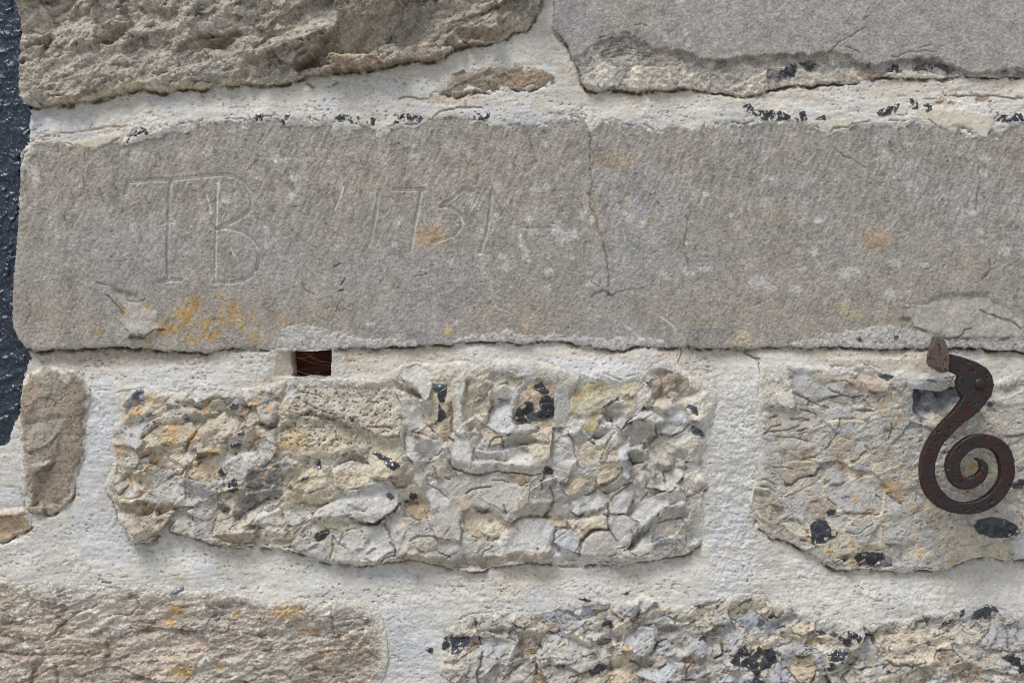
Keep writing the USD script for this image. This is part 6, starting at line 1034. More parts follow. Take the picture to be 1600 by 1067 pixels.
f.facet(z, [(600, 800), (760, 810), (900, 860), (980, 960), (820, 980), (660, 920)], .5, 0, .06, (198, 192, 178)); f.facet(z, [(480, 900), (490, 840), (590, 835), (640, 920), (560, 950)], -1, 0, 0, (166, 146, 118)); f.paint(z, [(470, 910), (540, 900), (560, 940), (500, 945)], (142, 92, 46), .7, 8); f.facet(z, [(560, 960), (680, 930), (800, 980), (780, 1060), (560, 1060)], -1.5, 0, -.1, (148, 128, 106)); f.facet(z, [(450, 1067), (520, 980), (560, 1010), (550, 1067)], .5, 0, .1, (196, 198, 202))
f.facet(z, [(160, 1000), (200, 950), (340, 960), (370, 1020), (320, 1050), (200, 1040)], .8, 0, 0, (176, 166, 150)); f.facet(z, [(340, 960), (450, 920), (520, 960), (440, 1060), (370, 1060)], -.3, 0, -.1, (158, 148, 134)); f.facet(z, [(0, 760), (50, 750), (90, 850), (60, 960), (0, 970)], .8, .1, 0, (178, 176, 174)); f.facet(z, [(0, 1000), (100, 930), (140, 940), (60, 1010), (0, 1020)], .8, 0, .1, (186, 188, 192)); f.facet(z, [(870, 1010), (1080, 1010), (1200, 1010), (1200, 1067), (870, 1067)], .5, 0, .1, (210, 200, 184)); f.paint(z, [(700, 950), (800, 960), (820, 1067), (640, 1067)], (150, 122, 92), .6, 8, .3)
f.facet(z, [(540, 660), (560, 580), (600, 600), (600, 660)], .5, 0, 0, (132, 140, 152), .85); f.facet(z, [(650, 600), (680, 560), (760, 560), (720, 620), (660, 640)], .6, 0, .1, (170, 176, 186), .8); f.facet(z, [(710, 660), (760, 650), (730, 700)], .4, 0, 0, (136, 142, 150), .9)
f.facet(z, [(380, 740), (480, 700), (580, 700), (540, 730), (420, 770)], 1.6, 0, .1, (208, 200, 190)); f.line(z, [(140, 950), (170, 930), (250, 940), (330, 950)], 3, 2, (100, 84, 66), .6); f.line(z, [(590, 830), (480, 845), (460, 900)], 2.6, 1.6, (110, 90, 70), .6); f.line(z, [(590, 800), (660, 930)], 2, 1, (100, 94, 90), .5); f.line(z, [(330, 660), (420, 640), (430, 620)], 3, 2, (58, 50, 48), .8, broken=.25); f.line(z, [(0, 700), (60, 740), (90, 850)], 2.4, 1.2, (90, 84, 78), .5); f.line(z, [(20, 680), (60, 660), (110, 650)], 3, 1.8, (60, 56, 58), .7, broken=.3)
f.h += (0.8 * fbm(U, V, 20, 5, 961, rot=-32, sx=1.7, ridged=True, gain=.6) + 1.2 * fbm(U, V, 42, 3, 963, rot=-30, sx=1.5, ridged=True)) * (.35 + .65 * f.rough)
f.dirt(26, .2, .5, (146, 136, 122), .5, 971, -30, 1.5, .8); f.dirt(14, .22, .5, (104, 94, 84), .6, 975, -30, 1.6, .8); f.dirt(9, .30, .55, (74, 70, 68), .65, 979, -20, 1.5, .8)
f.dirt(22, .25, .5, (206, 188, 158), .45, 977, -25, 1.4, 0); f.dirt(34, .22, .5, (138, 148, 164), .5, 973, -20, 1.5, 0, sstep(1040, 960, V))
f.chips(420, [(84, 80, 78), (110, 96, 80), (216, 206, 186), (206, 204, 200), (150, 130, 106), (72, 72, 78), (200, 172, 128)], 981)
f.deepen(1.4); f.meld(16); f.edge(8, 3.0); f.grain(0.4, 0.45, 0.30, 1.3, 1.2)
for z, p, tone in (('S5', [(260, 600), (340, 570), (470, 600), (455, 630), (380, 625), (300, 628)], (58, 62, 72)), ('S5', [(280, 640), (380, 635), (465, 640), (450, 680), (400, 720), (330, 775), (290, 760), (300, 700)], (62, 66, 74)), ('S5', [(200, 720), (205, 660), (240, 640), (270, 670), (265, 700), (230, 725)], (38, 38, 44)), ('S5', [(210, 620), (240, 600), (260, 615), (240, 630)], (50, 50, 56)), ('S5', [(40, 740), (75, 715), (102, 710), (95, 760), (65, 760)], (42, 42, 46)),
                   ('S6', [(320, 500), (335, 450), (370, 430), (410, 430), (430, 490), (395, 505), (400, 470), (370, 480)], (44, 46, 54)), ('S6', [(200, 950), (230, 905), (300, 870), (340, 860), (372, 880), (375, 920), (300, 960), (215, 985)], (42, 46, 48)), ('S6', [(500, 180), (560, 160), (590, 170), (570, 185)], (58, 60, 68)),
                   ('S7', [(130, 840), (160, 800), (220, 800), (230, 850), (210, 885), (150, 880)], (54, 56, 64)), ('S7', [(180, 770), (280, 690), (300, 740), (320, 780), (270, 800), (230, 800)], (46, 48, 56)), ('S7', [(310, 760), (360, 740), (420, 700), (450, 730), (430, 800), (390, 825), (330, 800)], (60, 62, 72)), ('S7', [(460, 740), (520, 720), (590, 750), (585, 850), (540, 900), (440, 920), (420, 880), (470, 800)], (44, 46, 54)), ('S7', [(250, 830), (330, 810), (390, 840), (430, 870), (400, 920), (340, 915), (250, 885)], (50, 52, 60)), ('S7', [(350, 930), (430, 930), (412, 990), (385, 1000)], (40, 42, 48)),
                   ('S7', [(1100, 770), (1150, 740), (1200, 720), (1290, 740), (1295, 800), (1240, 860), (1180, 825), (1110, 820)], (48, 50, 54)), ('S7', [(1090, 900), (1105, 850), (1150, 850), (1195, 885), (1150, 930), (1110, 935)], (40, 42, 46)), ('S7', [(1285, 540), (1320, 528), (1400, 575), (1350, 600), (1300, 590)], (50, 50, 56)), ('S7', [(1225, 630), (1260, 600), (1320, 610), (1310, 660), (1275, 680)], (44, 46, 54)), ('S7', [(1370, 600), (1430, 565), (1490, 605), (1430, 660), (1385, 640)], (52, 52, 56)), ('S7', [(1195, 600), (1220, 580), (1240, 605), (1215, 620)], (54, 54, 60)), ('S7', [(1120, 570), (1160, 545), (1190, 570), (1170, 590)], (84, 82, 84)),
                   ('S7', [(500, 400), (520, 380), (560, 375), (625, 400), (580, 415), (540, 435), (500, 425)], (52, 54, 62)), ('S7', [(410, 490), (420, 420), (460, 430), (470, 465), (430, 500)], (92, 100, 116)), ('S7', [(990, 545), (1040, 528), (1080, 560), (1010, 570)], (64, 64, 68)), ('S7', [(330, 1067), (370, 1010), (440, 1020), (490, 1067), (490, 1120), (340, 1120)], (40, 42, 48)), ('S7', [(1110, 1067), (1140, 1045), (1170, 1050), (1170, 1090), (1115, 1090)], (40, 40, 44)),
                   ('S8', [(920, 885), (945, 870), (980, 868), (1020, 880), (1060, 905), (1085, 925), (1085, 1000), (1040, 1005), (1010, 940), (960, 905)], (40, 41, 46)), ('S8', [(722, 625), (740, 585), (800, 545), (850, 560), (850, 600), (850, 630), (790, 622)], (62, 66, 76)), ('S8', [(800, 545), (840, 530), (880, 550), (905, 580), (860, 585)], (76, 82, 94)), ('S8', [(640, 620), (645, 575), (670, 560), (665, 600)], (70, 70, 76)), ('S8', [(535, 660), (560, 630), (600, 640), (570, 670)], (84, 88, 98)), ('S8', [(395, 650), (435, 625), (425, 655)], (46, 44, 50)), ('S6', [(90, 220), (150, 212), (210, 245), (160, 240)], (52, 40, 34)), ('S6', [(1245, 295), (1300, 290), (1300, 305)], (56, 52, 52))):
    flint('H', z, p, tone, 1.8)

# ------------------------------------------------------------------ mortar
class MField(Field):
    def __init__(self, h):
        self.sl = (slice(0, NV), slice(0, NU)); self.U, self.V, self.WU, self.WV = GU, GV, WU, WV
        self.h = h; self.c = np.empty(GU.shape + (3,), np.float32); self.c[:] = lin(207, 202, 193); self.rough = np.ones(GU.shape, np.float32)
m = MField(hm.copy())
U, V = GU, GV
m.h += 2.0 * fbm(U, V, 120, 3, 1001, sx=1.6) + 1.5 * fbm(U, V, 45, 4, 1003, sx=2.0, gain=.6)
m.h += 0.35 * fbm(U, V, 7, 3, 1005, rot=-2, sx=4.0)
sandy = sstep(-.1, .5, fbm(U, V, 110, 3, 1007, sx=1.6))
bigp = fbm(U, V, 8, 3, 1009, sx=1.3, gain=.7)
m.h -= (0.5 + 0.9 * sandy) * sstep(.34, .62, bigp)
cm = lambda t, col: m.c.__setitem__(slice(None), m.c * (1 - t[..., None]) + lin(col) * t[..., None])
cm(.45 * sandy, (200, 190, 174)); cm(.5 * sstep(.1, .5, fbm(U, V, 150, 3, 1011)), (208, 209, 212))
cm(.55 * sstep(.40, .7, bigp), (150, 132, 108))
# fine dark specks
sp = fbm(U, V, 4.6, 2, 1013, sx=1.5); spk = sstep(.27, .46, sp) * sstep(-.15, .45, fbm(U, V, 46, 3, 1015, sx=1.6)); m.h -= 1.1 * spk; cm(.65 * spk, (96, 84, 70))
dash = sstep(.33, .5, fbm(U, V, 7, 3, 1017, rot=-4, sx=2.6, gain=.7)) * sstep(-.2, .4, fbm(U, V, 70, 2, 1019)); m.h -= 1.0 * dash; cm(.4 * dash, (122, 106, 86))
strk = fbm(U, V, 7, 3, 1023, rot=-3, sx=7, gain=.65) * sstep(-.1, .5, fbm(U, V, 130, 2, 1027)); m.h += 0.16 * strk; m.c *= (1 + .10 * strk)[..., None]
lump = sstep(-.15, .5, fbm(U, V, 90, 3, 1029)); vj = sstep(1095, 1120, U) * sstep(1200, 1180, U) * sstep(560, 600, V); lump = np.maximum(lump, vj)
m.h += lump * (1.3 * fbm(U, V, 15, 4, 1035, gain=.7) + .5 * fbm(U, V, 6, 2, 1037))
m.h += sandy * 0.7 * fbm(U, V, 6, 2, 1025, gain=.8)
cm(.4 * sstep(.2, .55, fbm(U, V, 28, 5, 1041, rot=-3, sx=2.2, gain=.68)), (176, 164, 144)); cm(.5 * sstep(.15, .5, fbm(U, V, 50, 4, 1043, sx=2.0, gain=.6)), (228, 225, 219)); cm(.45 * sstep(.2, .5, fbm(U, V, 70, 4, 1045, sx=1.4)), (190, 194, 202))
# brown weathering and shade painted into sheltered bands, and bluish white lime
def mp(pts, col, op=.7, fe=16, br=0.0, wl=16, dh=0, z=''): m.paint(z, pts, col, op, fe, br, wl, 9, dh)
mp([(50, 545), (130, 545), (250, 548), (330, 552), (320, 566), (230, 566), (180, 572), (120, 568), (60, 566)], (150, 124, 96), .8, 16, .25)
mp([(530, 552), (640, 545), (700, 540), (680, 560), (620, 580), (540, 580)], (196, 180, 152), .8, 12, .2); mp([(690, 545), (1000, 545), (1180, 548), (1170, 562), (900, 556), (700, 560)], (200, 188, 166), .7, 10)
mp([(1190, 545), (1480, 548), (1440, 580), (1380, 575), (1240, 565)], (190, 174, 148), .8, 10, .2); mp([(1410, 565), (1440, 560), (1490, 565), (1480, 582), (1440, 580)], (150, 126, 92), .8, 8, .2); mp([(1540, 550), (1640, 552), (1640, 580), (1550, 580)], (186, 174, 154), .8, 8)
mp([(130, 600), (170, 590), (180, 640), (170, 730), (140, 800), (110, 830), (130, 700)], (212, 212, 214), .8, 14); mp([(110, 800), (180, 800), (210, 860), (180, 890), (120, 860)], (206, 210, 216), .7, 20); mp([(1110, 620), (1185, 580), (1190, 820), (1110, 850)], (206, 206, 206), .7, 14)
mp([(840, 572), (900, 556), (960, 560), (1000, 572), (1000, 590), (900, 590)], (212, 213, 216), .9, 8); mp([(1190, 570), (1240, 578), (1245, 640), (1190, 640)], (216, 208, 192), .8, 8); mp([(600, 960), (690, 950), (690, 1230), (600, 1230)], (206, 208, 210), .8, 14)
mp([(880, 100), (1000, 130), (1180, 145), (1300, 135), (1300, 160), (1000, 165), (900, 155), (860, 150)], (200, 186, 162), .6, 14, .15); mp([(1300, 135), (1440, 125), (1640, 120), (1640, 150), (1400, 150)], (202, 186, 164), .7, 10); mp([(640, 150), (700, 145), (760, 150), (880, 150), (880, 160), (760, 165)], (196, 178, 152), .6, 10, .25)
mp([(700, 30), (860, -100), (866, 60), (880, 100), (700, 120), (600, 130)], (208, 202, 186), .6, 30); mp([(420, 540), (440, 580), (450, 610), (390, 622), (400, 596), (420, 580)], (180, 160, 130), .7, 6, .2)
mp([(600, 870), (760, 895), (1000, 892), (1000, 910), (700, 915)], (196, 186, 168), .6, 14); mp([(1340, 895), (1600, 885), (1640, 905), (1400, 920)], (192, 182, 164), .6, 14); mp([(1360, 945), (1400, 940), (1450, 948), (1440, 965), (1370, 965)], (156, 140, 118), .6, 6, .4, 8)
mp([(150, 838), (260, 830), (300, 845), (310, 870), (220, 866)], (176, 178, 184), .4, 10, .4, 8)
# raised smears that run over the stones' margins
for z, p, col, th in (('B4', [(350, 745), (420, 730), (520, 735), (560, 745), (630, 740), (620, 765), (520, 770), (480, 795), (400, 790), (375, 820), (355, 790)], (216, 206, 184), 1.4), ('B4', [(880, 700), (1000, 665), (1200, 670), (1300, 700), (1400, 750), (1370, 800), (1360, 865), (1310, 850), (1290, 820), (1180, 785), (1060, 790), (1000, 740), (950, 735)], (216, 202, 178), 1.6),
                      ('B4', [(650, 680), (720, 640), (830, 640), (880, 690), (820, 710), (700, 700)], (208, 196, 176), 1.2), ('A1', [(400, 890), (480, 880), (600, 850), (740, 820), (760, 850), (640, 890), (600, 920), (520, 940), (470, 915), (430, 950), (405, 940)], (212, 192, 164), 1.5), ('B3', [(455, 760), (490, 720), (510, 690), (505, 740), (470, 800)], (206, 194, 172), 1.2),
                      ('B3', [(550, 700), (620, 690), (660, 720), (640, 790), (610, 760), (560, 745)], (214, 212, 206), 1.0), ('B3', [(900, 760), (960, 740), (1000, 760), (960, 800), (920, 805)], (208, 208, 206), 1.0), ('A2', [(870, 740), (930, 738), (1000, 750), (1010, 770), (860, 775), (800, 800), (735, 820), (700, 795), (560, 765), (470, 755), (480, 740), (600, 765), (720, 780), (750, 760), (830, 770)], (204, 196, 178), .8),
                      ('B3', [(120, 660), (240, 660), (330, 680), (300, 705), (220, 700), (150, 705)], (206, 186, 156), 1.6), ('B3', [(345, 330), (430, 370), (520, 350), (530, 420), (440, 430), (380, 400), (350, 380)], (212, 198, 172), 2.5)):
    m.facet(z, p, th, 0, .03, col, .9, 2.0)
for z, q, w_, d_, col in (('B3', [(1100, 505), (1200, 525), (1300, 550)], 2, .6, BN), ('D3', [(1050, 90), (1040, 130), (1020, 180)], 1.8, 1.6, (96, 84, 72)), ('D3', [(1445, 120), (1500, 155), (1535, 165), (1535, 210), (1545, 260)], 2.4, 2.2, (84, 72, 62)), ('Q1', [(180, 10), (180, 90), (190, 180), (185, 300)], 2.2, 2.0, (80, 66, 54)), ('A2', [(880, 610), (960, 600), (1000, 620), (1090, 590)], 3, 1.6, (120, 96, 72)),
                         ('A2', [(1060, 760), (1150, 685), (1240, 665), (1400, 660)], 2.4, 1.4, (120, 106, 88)), ('A1', [(200, 870), (340, 830), (560, 800), (780, 780)], 2.5, 1.2, (160, 134, 106)), ('A2', [(320, 520), (360, 545)], 3, 1.5, (110, 92, 72)), ('A2', [(470, 520), (500, 508)], 2.5, 1.5, (90, 78, 66)), ('G1', [(620, 455), (670, 450)], 2.6, 1.8, (90, 76, 62)), ('B4', [(0, 545), (150, 530), (300, 520), (460, 520)], 5, 1.8, (150, 120, 88)), ('B4', [(1100, 590), (1300, 590), (1580, 605)], 2.2, 1.2, (110, 92, 72)),
                         ('B4', [(1300, 605), (1360, 610)], 4, 1.6, (140, 104, 66)), ('B4', [(1050, 635), (1140, 635)], 4, 1.6, (150, 112, 74)), ('D2', [(780, 90), (900, 70), (1000, 70)], 3, 1.6, (140, 118, 90)), ('D4', [(1130, 75), (1260, 90), (1580, 105)], 5, 2.5, (150, 128, 98))):
    m.line(z, q, w_, d_, col, .7, broken=.2)
# stone insides: mortar sinks away below each stone's visible outline
hidden = np.zeros(GU.shape, bool)
for k, fd in FD.items():
    ins = np.clip(fd.sd - 2 - 14 * fbm(fd.U, fd.V, 34, 4, 1021, gain=.65), 0, None)
    m.h[fd.sl] -= np.minimum(ins * 0.35, 14) * (ins > 0)
    sm = ndimage.gaussian_filter(fd.sd, 6); low = sstep(0.1, 0.6, -np.gradient(sm, axis=0) / P)
    bn = fbm(fd.U, fd.V, 26, 4, 1031, gain=.65); wv = 2.5 * fbm(fd.U, fd.V, 40, 2, 1033)
    gap = np.exp(-((fd.sd + 3.0 + wv * .4) / 3.2) ** 2) * low * sstep(-.35, .35, bn)
    side = np.exp(-((fd.sd - 1.0 + wv) / 1.5) ** 2) * (1 - low) * sstep(-.02, .28, bn)
    m.h[fd.sl] -= 5.5 * gap + 2.2 * side
    tt_ = np.clip(.75 * gap + .7 * side, 0, 1)[..., None]; m.c[fd.sl] = m.c[fd.sl] * (1 - tt_) + lin(92, 74, 58) * tt_  # contact shade painted dark brown under stones; broken joint cracks get it too
    halo = np.exp(-(np.minimum(fd.sd, 0) / 16) ** 2) * low * sstep(-.2, .4, bn) * .45; m.c[fd.sl] = m.c[fd.sl] * (1 - halo[..., None]) + lin(176, 156, 130) * halo[..., None]  # soft shade below each stone, painted into the mortar colour
    hidden[fd.sl] |= fd.sd > 16
for z, p, th in (('R1', [(700, 440), (800, 410), (900, 380), (1000, 340), (900, 330), (700, 400)], 0), ('Q1', [(860, 60), (1150, 100), (1240, 50), (1350, 110), (1490, 160), (1569, 100), (1569, 0), (860, 0)], 2.0), ('D2', [(0, 330), (100, 300), (190, 290), (150, 390), (60, 380)], 3.2)):
    if th: m.facet(z, p, th, 0, 0, None, 0, 2.0)
# the square putlog hole
sd = poly_sd([(453, 550), (518, 548), (517, 588), (455, 587)], U + 2.5 * fbm(U, V, 14, 3, 1051), V + 2.5 * fbm(U, V, 14, 3, 1053))
frame = poly_sd([(426, 541), (526, 541), (526, 592), (426, 592)], WU, WV)
t = np.clip(frame / 16 + .5, 0, 1); m.h = m.h * (1 - t) + (.8 + 0.4 * FINE + 1.0 * fbm(U, V, 18, 4, 1055)) * t
rev = poly_sd([(432, 549), (458, 550), (459, 586), (428, 587)], WU, WV); t = np.clip(rev / 3 + .5, 0, 1); m.h -= t * np.clip((U - 430) * 0.28, 0, 7); m.c = m.c * (1 - .5 * t[..., None]) + lin(180, 164, 138) * .5 * t[..., None]
hole = sd > 0
m.grain(0.22, 0.25, 0.11, 0.6, 0.5)
strip = poly_sd(STRIP, GU + 2.5 * FINE, GV + 2.5 * FINE) > 0
m.mask = ~hidden & ~hole & ~strip
for k in ('C', 'E'):        # stones do not block the hole
    fd = FD[k]; fd.mask &= ~(sd[fd.sl] > -2)
for k in FD:
    fd = FD[k]; fd.mask &= ~strip[fd.sl]

# ------------------------------------------------------------------ the stone wall and its parts
wall = UsdGeom.Xform.Define(stage, '/World/stone_wall').GetPrim()
tag(wall, 'old stone wall of grey limestone and flinty rubble blocks laid in pale lime mortar', 'wall', kind='thing')
put(m, '/World/stone_wall/mortar', M_MORTAR)
tag(stage.GetPrimAtPath('/World/stone_wall/mortar'), 'pale cream lime mortar in the joints')
PLAN = (('C', M_STONE, 'long grey dressed stone with carved initials and the date 1751'), ('A', M_STONE, 'rough broken brown grey stone at top left'), ('B', M_STONE, 'smooth grey stone with spalled lower edge at top right'), ('E', M_CHALK, 'knobbly chalk and flint rubble stone in the middle of the wall'),
        ('F', M_CHALK, 'grey veined rubble stone behind the iron scroll'), ('G', M_STONE, 'flaky brown stone with white lime patches at bottom left'), ('H', M_CHALK, 'chalk and black flint rubble stone at bottom right'), ('D', M_STONE, 'small brown upright stone at the wall end'), ('J', M_STONE, 'thin brown sliver of stone in the upper joint'), ('I', M_STONE, 'small tan stone cut off by the left picture edge'))
STONE_PATH = {}
for k, mat, lab in PLAN:
    path = STONE_PATH[k] = numbered('/World/stone_wall', 'stone')
    tag(put(FD[k], path, mat), lab)

def patch(path, poly, zoomed, base_field, tone, rise, mat, seed, pitch=0.8, ridge=0.5, frag=False):
    p = np.array(poly); lo, hi = p.min(0) - 3, p.max(0) + 3
    u, v = np.meshgrid(np.arange(lo[0], hi[0], pitch, dtype=np.float32), np.arange(lo[1], hi[1], pitch, dtype=np.float32))
    uu = u + 1.3 * fbm(u, v, 7, 3, seed, gain=.7); vv = v + 1.3 * fbm(u, v, 7, 3, seed + 1, gain=.7)
    s = 1.0 + poly_sd(poly, uu, vv)
    i0, j0 = base_field.sl[0].start, base_field.sl[1].start
    ci = (v + MARG) / P - i0; cj = (u + MARG) / P - j0
    n0, n1 = base_field.h.shape
    b = ndimage.map_coordinates(ndimage.gaussian_filter(base_field.h, 3), [ci, cj], order=1, mode='nearest').astype(np.float32)
    size = min(hi - lo)
    dome = np.sqrt(np.clip(s / max(size * .5, 3), 0, 1))
    r = np.random.default_rng(seed); n = max(int(len(u.ravel()) * pitch ** 2 / 110), 4)
    q = np.stack([r.uniform(lo[0], hi[0], n), r.uniform(lo[1], hi[1], n)], 1)
    _, ix = cKDTree(q).query(np.stack([uu.ravel(), vv.ravel()], 1)); ix = ix.reshape(u.shape)
    sl = r.normal(0, .30, (n, 2)); fac = (sl[ix, 0] * (uu - q[ix, 0]) + sl[ix, 1] * (vv - q[ix, 1])) * PX * 1000 + r.normal(0, .35, n)[ix]
    h = b + .35 + rise * dome * .7 + ridge * 1.1 * fac * np.clip(s / 3, 0, 1) + .12 * fbm(u, v, 4, 2, seed + 2)
    c = np.empty(u.shape + (3,), np.float32); c[:] = lin(tone)
    c *= .7 * (1 + .22 * r.normal(0, 1, n)[ix])[..., None].clip(.5, 1.7)
    rim = .6 * sstep(2.0, .2, s + 1.6 * fbm(u, v, 5, 2, seed + 3)); vein = (size > 22) * sstep(.5, .62, fbm(u, v, 9, 3, seed + 4))
    c = c * (1 - .45 * rim[..., None]) + lin(150, 142, 128) * .45 * rim[..., None]; c = c * (1 - .5 * vein[..., None]) + lin(132, 132, 134) * .5 * vein[..., None]
    pt = sstep(.1, .45, fbm(u, v, 8, 4, seed + 5, gain=.7)); c = c * (1 - .3 * pt[..., None]) + lin(104, 107, 116) * .3 * pt[..., None]
    msk = s > -.3
    if frag: msk &= fbm(u, v, 9, 3, seed + 7, gain=.7) > -.16
    return sheet(path, u, v, h, c, msk, mat, float(b.min()) - 6)

for n, (k, z, pts, tone, rise) in enumerate(FLINTS):
    fd = FD[k] if k not in ('C', 'B') else None
    base = FD[k] if fd is not None else None
    if base is None:        # flints along the dressed stones' edges sit in whichever surface is in front
        class _B: pass
        base = _B(); f0 = FD[k]; base.sl = f0.sl; base.h = np.maximum(np.where(f0.sd > -2, f0.h, -20), m.h[f0.sl])
    patch(numbered(STONE_PATH[k], 'flint'), tr(z, pts), z, base, tone, rise, M_FLINT, 2000 + n, frag=k in 'CB')

# smooth pebble lodged in a socket at the upper right corner of the rubble stone
ang = math.radians(-38); cx, cy = 850 + 1192 / 5.714, 560 + 268 / 5.714
pe = [(cx + 20 * math.cos(a) * math.cos(ang) - 9.5 * math.sin(a) * math.sin(ang), cy + 20 * math.cos(a) * math.sin(ang) + 9.5 * math.sin(a) * math.cos(ang)) for a in np.linspace(0, 2 * math.pi, 24, endpoint=False)]
tag(patch(numbered(STONE_PATH['E'], 'pebble'), pe, '', FD['E'], (176, 164, 144), 6.5, M_STONE, 3001, .8, .05), 'rounded tan pebble in a socket')

# body of the wall behind the visible faces, with a recess at the putlog hole
def add_mesh(path, tm, mat, smooth=False, label=None):
    pr = usdkit.mesh(stage, path, tm, mat, smooth).GetPrim()
    if label: tag(pr, label)
    return pr
def bx(x0, x1, y0, y1, z0, z1):
    b = trimesh.creation.box([x1 - x0, y1 - y0, z1 - z0]); b.apply_translation([(x0 + x1) / 2, (y0 + y1) / 2, (z0 + z1) / 2]); return b
def wx(u): return (u - 800) * PX
def wz(v): return EYE - (v - 533.5) * PX
xa, xb, zt, zb = wx(448), wx(524), wz(542), wz(594)
x_l = wx(46); x_far = wx(1760) + .9
add_mesh('/World/stone_wall/wall_core', trimesh.util.concatenate([bx(x_l, xa, .030, .40, 0, 2.4), bx(xb, x_far, .030, .40, 0, 2.4), bx(xa, xb, .030, .40, zt, 2.4), bx(xa, xb, .030, .40, 0, zb), bx(xa, xb, .16, .40, zb, zt)]), M_CORE)
def board(x0, x1, z0, z1, y0, y1, bow, seed):
    """old end-grain block with a worn, uneven front"""
    n = 26; X, Z = np.meshgrid(np.linspace(x0, x1, n), np.linspace(z0, z1, n))
    y = y0 + bow * fbm(X * 1600, Z * 1600, 14, 3, seed, rot=5, sx=4)
    v = np.concatenate([np.stack([X, y, Z], -1).reshape(-1, 3), np.stack([X, np.full_like(X, y1), Z], -1).reshape(-1, 3)])
    i = np.arange(n * n).reshape(n, n); a, b, c, d = i[:-1, :-1].ravel(), i[:-1, 1:].ravel(), i[1:, 1:].ravel(), i[1:, :-1].ravel()
    q = [np.stack([a, b, c, d], 1), np.stack([a, d, c, b], 1) + n * n]
    rim = np.concatenate([i[0, :], i[1:, -1], i[-1, -2::-1], i[-2:0:-1, 0]]); nx = np.roll(rim, -1)
    q.append(np.stack([nx, rim, rim + n * n, nx + n * n], 1))
    return v, np.concatenate(q)
add_mesh('/World/stone_wall/wooden_plug', board(xa + .001, xb - .001, zb + .001, zt - .001, .034, .12, .010, 5), M_WOOD, 40, 'dark brown old wood deep in a square hole')

# ------------------------------------------------------------------ black tarred strip at the wall's end
uu = np.arange(-160, 62, 1.6, dtype=np.float32); vv = np.arange(-160, 735, 1.6, dtype=np.float32); su, sv = np.meshgrid(uu, vv)
sh = -13 + 2.4 * fbm(su, sv, 60, 3, 1101, rot=85, sx=2.5) + 1.8 * fbm(su, sv, 22, 4, 1103) + .5 * fbm(su, sv, 9, 3, 1105, ridged=True)
bli = fbm(su, sv, 16, 3, 1107); sh += 1.8 * sstep(.1, .4, bli)
tag(sheet('/World/tarred_strip', su, sv, sh, None, np.ones(su.shape, bool), M_TAR, -60), 'blue black tarred weathered surface along the left end of the stone wall', 'tarred strip')

# ------------------------------------------------------------------ iron scroll hook (shutter holder)
hook = UsdGeom.Xform.Define(stage, '/World/scroll_hook'); HX = (wx(1530), wz(600))
hook.AddTranslateOp().Set(Gf.Vec3d(0, 0, 0))
tag(hook.GetPrim(), 'rusty dark iron scroll shutter holder with curled tail fixed to the right of the wall', 'shutter holder')
HF = 38.0                                                       # front face, mm off the stone plane
KX = 1 - HF / 1000.0 / DIST                                      # the traced outline lies nearer the viewer than the wall, so it is this much smaller
def near(pts, k=KX): return [(800 + (a - 800) * k, 533.5 + (b - 533.5) * k) for a, b in pts]
PATH = [(1528, 602, 26), (1516, 630, 29), (1500, 650, 27), (1484, 666, 26), (1471, 680, 25), (1461, 695, 24.5), (1454, 712, 25), (1450.5, 730, 24.5), (1452, 749, 25.5), (1458, 766, 26.5), (1470, 780, 26), (1486, 790, 23), (1503, 794, 21), (1520, 794, 21), (1540, 788, 22), (1557, 776, 23), (1571, 757, 23), (1576, 735, 24.5), (1571.5, 711, 25.5),
        (1560, 696.5, 25), (1541, 689, 23.5), (1521, 691, 23), (1504, 702, 22.5), (1493, 717, 22.5), (1490.5, 731, 23), (1494, 745, 23), (1503, 754, 22.5), (1517, 755, 20), (1530, 749, 17), (1538, 739, 14), (1539.5, 730, 12), (1536, 722, 8), (1529, 718, 5)]
pa = np.array(PATH, float); pa[1:, 2] *= .9
tt = np.linspace(0, len(pa) - 1, 260)
from scipy.interpolate import CubicSpline
cs = CubicSpline(np.arange(len(pa)), pa)(tt)
hs = [Point(a, b).buffer(w / 2, 12) for a, b, w in cs]
shp = shapely.union_all([shapely.union(hs[i], hs[i + 1]).convex_hull for i in range(len(hs) - 1)])
arm = Polygon([(1483, 552), (1505, 557.5), (1527, 565.5), (1543, 575), (1551, 587), (1554, 602), (1550, 617), (1541, 631), (1528, 645), (1512, 658), (1500, 648), (1507, 627), (1499, 611), (1496.5, 597), (1499, 587), (1483, 579)])
shp = shapely.union_all([shp, arm]).buffer(1.2).buffer(-1.2).simplify(.15)
ring = np.array(near(list(shp.exterior.coords)))
hu, hv = np.meshgrid(np.arange(ring[:, 0].min() - 3, ring[:, 0].max() + 3, .8, dtype=np.float32), np.arange(ring[:, 1].min() - 3, ring[:, 1].max() + 3, .8, dtype=np.float32))
tree = cKDTree(np.concatenate([np.linspace(a, b, 6)[:-1] for a, b in zip(ring[:-1], ring[1:])]))
dd, _ = tree.query(np.stack([hu.ravel(), hv.ravel()], 1)); dd = dd.reshape(hu.shape).astype(np.float32)
ins = shapely.contains_xy(Polygon(ring), hu, hv); s = np.where(ins, dd, -dd) + .5 * fbm(hu, hv, 12, 3, 1201)
t = np.clip(1 - s / 2.6, 0, 1); hh = HF - 1.3 * (1 - np.sqrt(np.maximum(1 - t * t, 0))) + .45 * fbm(hu, hv, 22, 3, 1203) - .9 * sstep(.30, .5, fbm(hu, hv, 7, 3, 1205)) + .15 * fbm(hu, hv, 4, 2, 1207)
sheet('/World/scroll_hook/scroll_bar', hu, hv, hh, None, s > -.4, M_IRON, HF - 8)
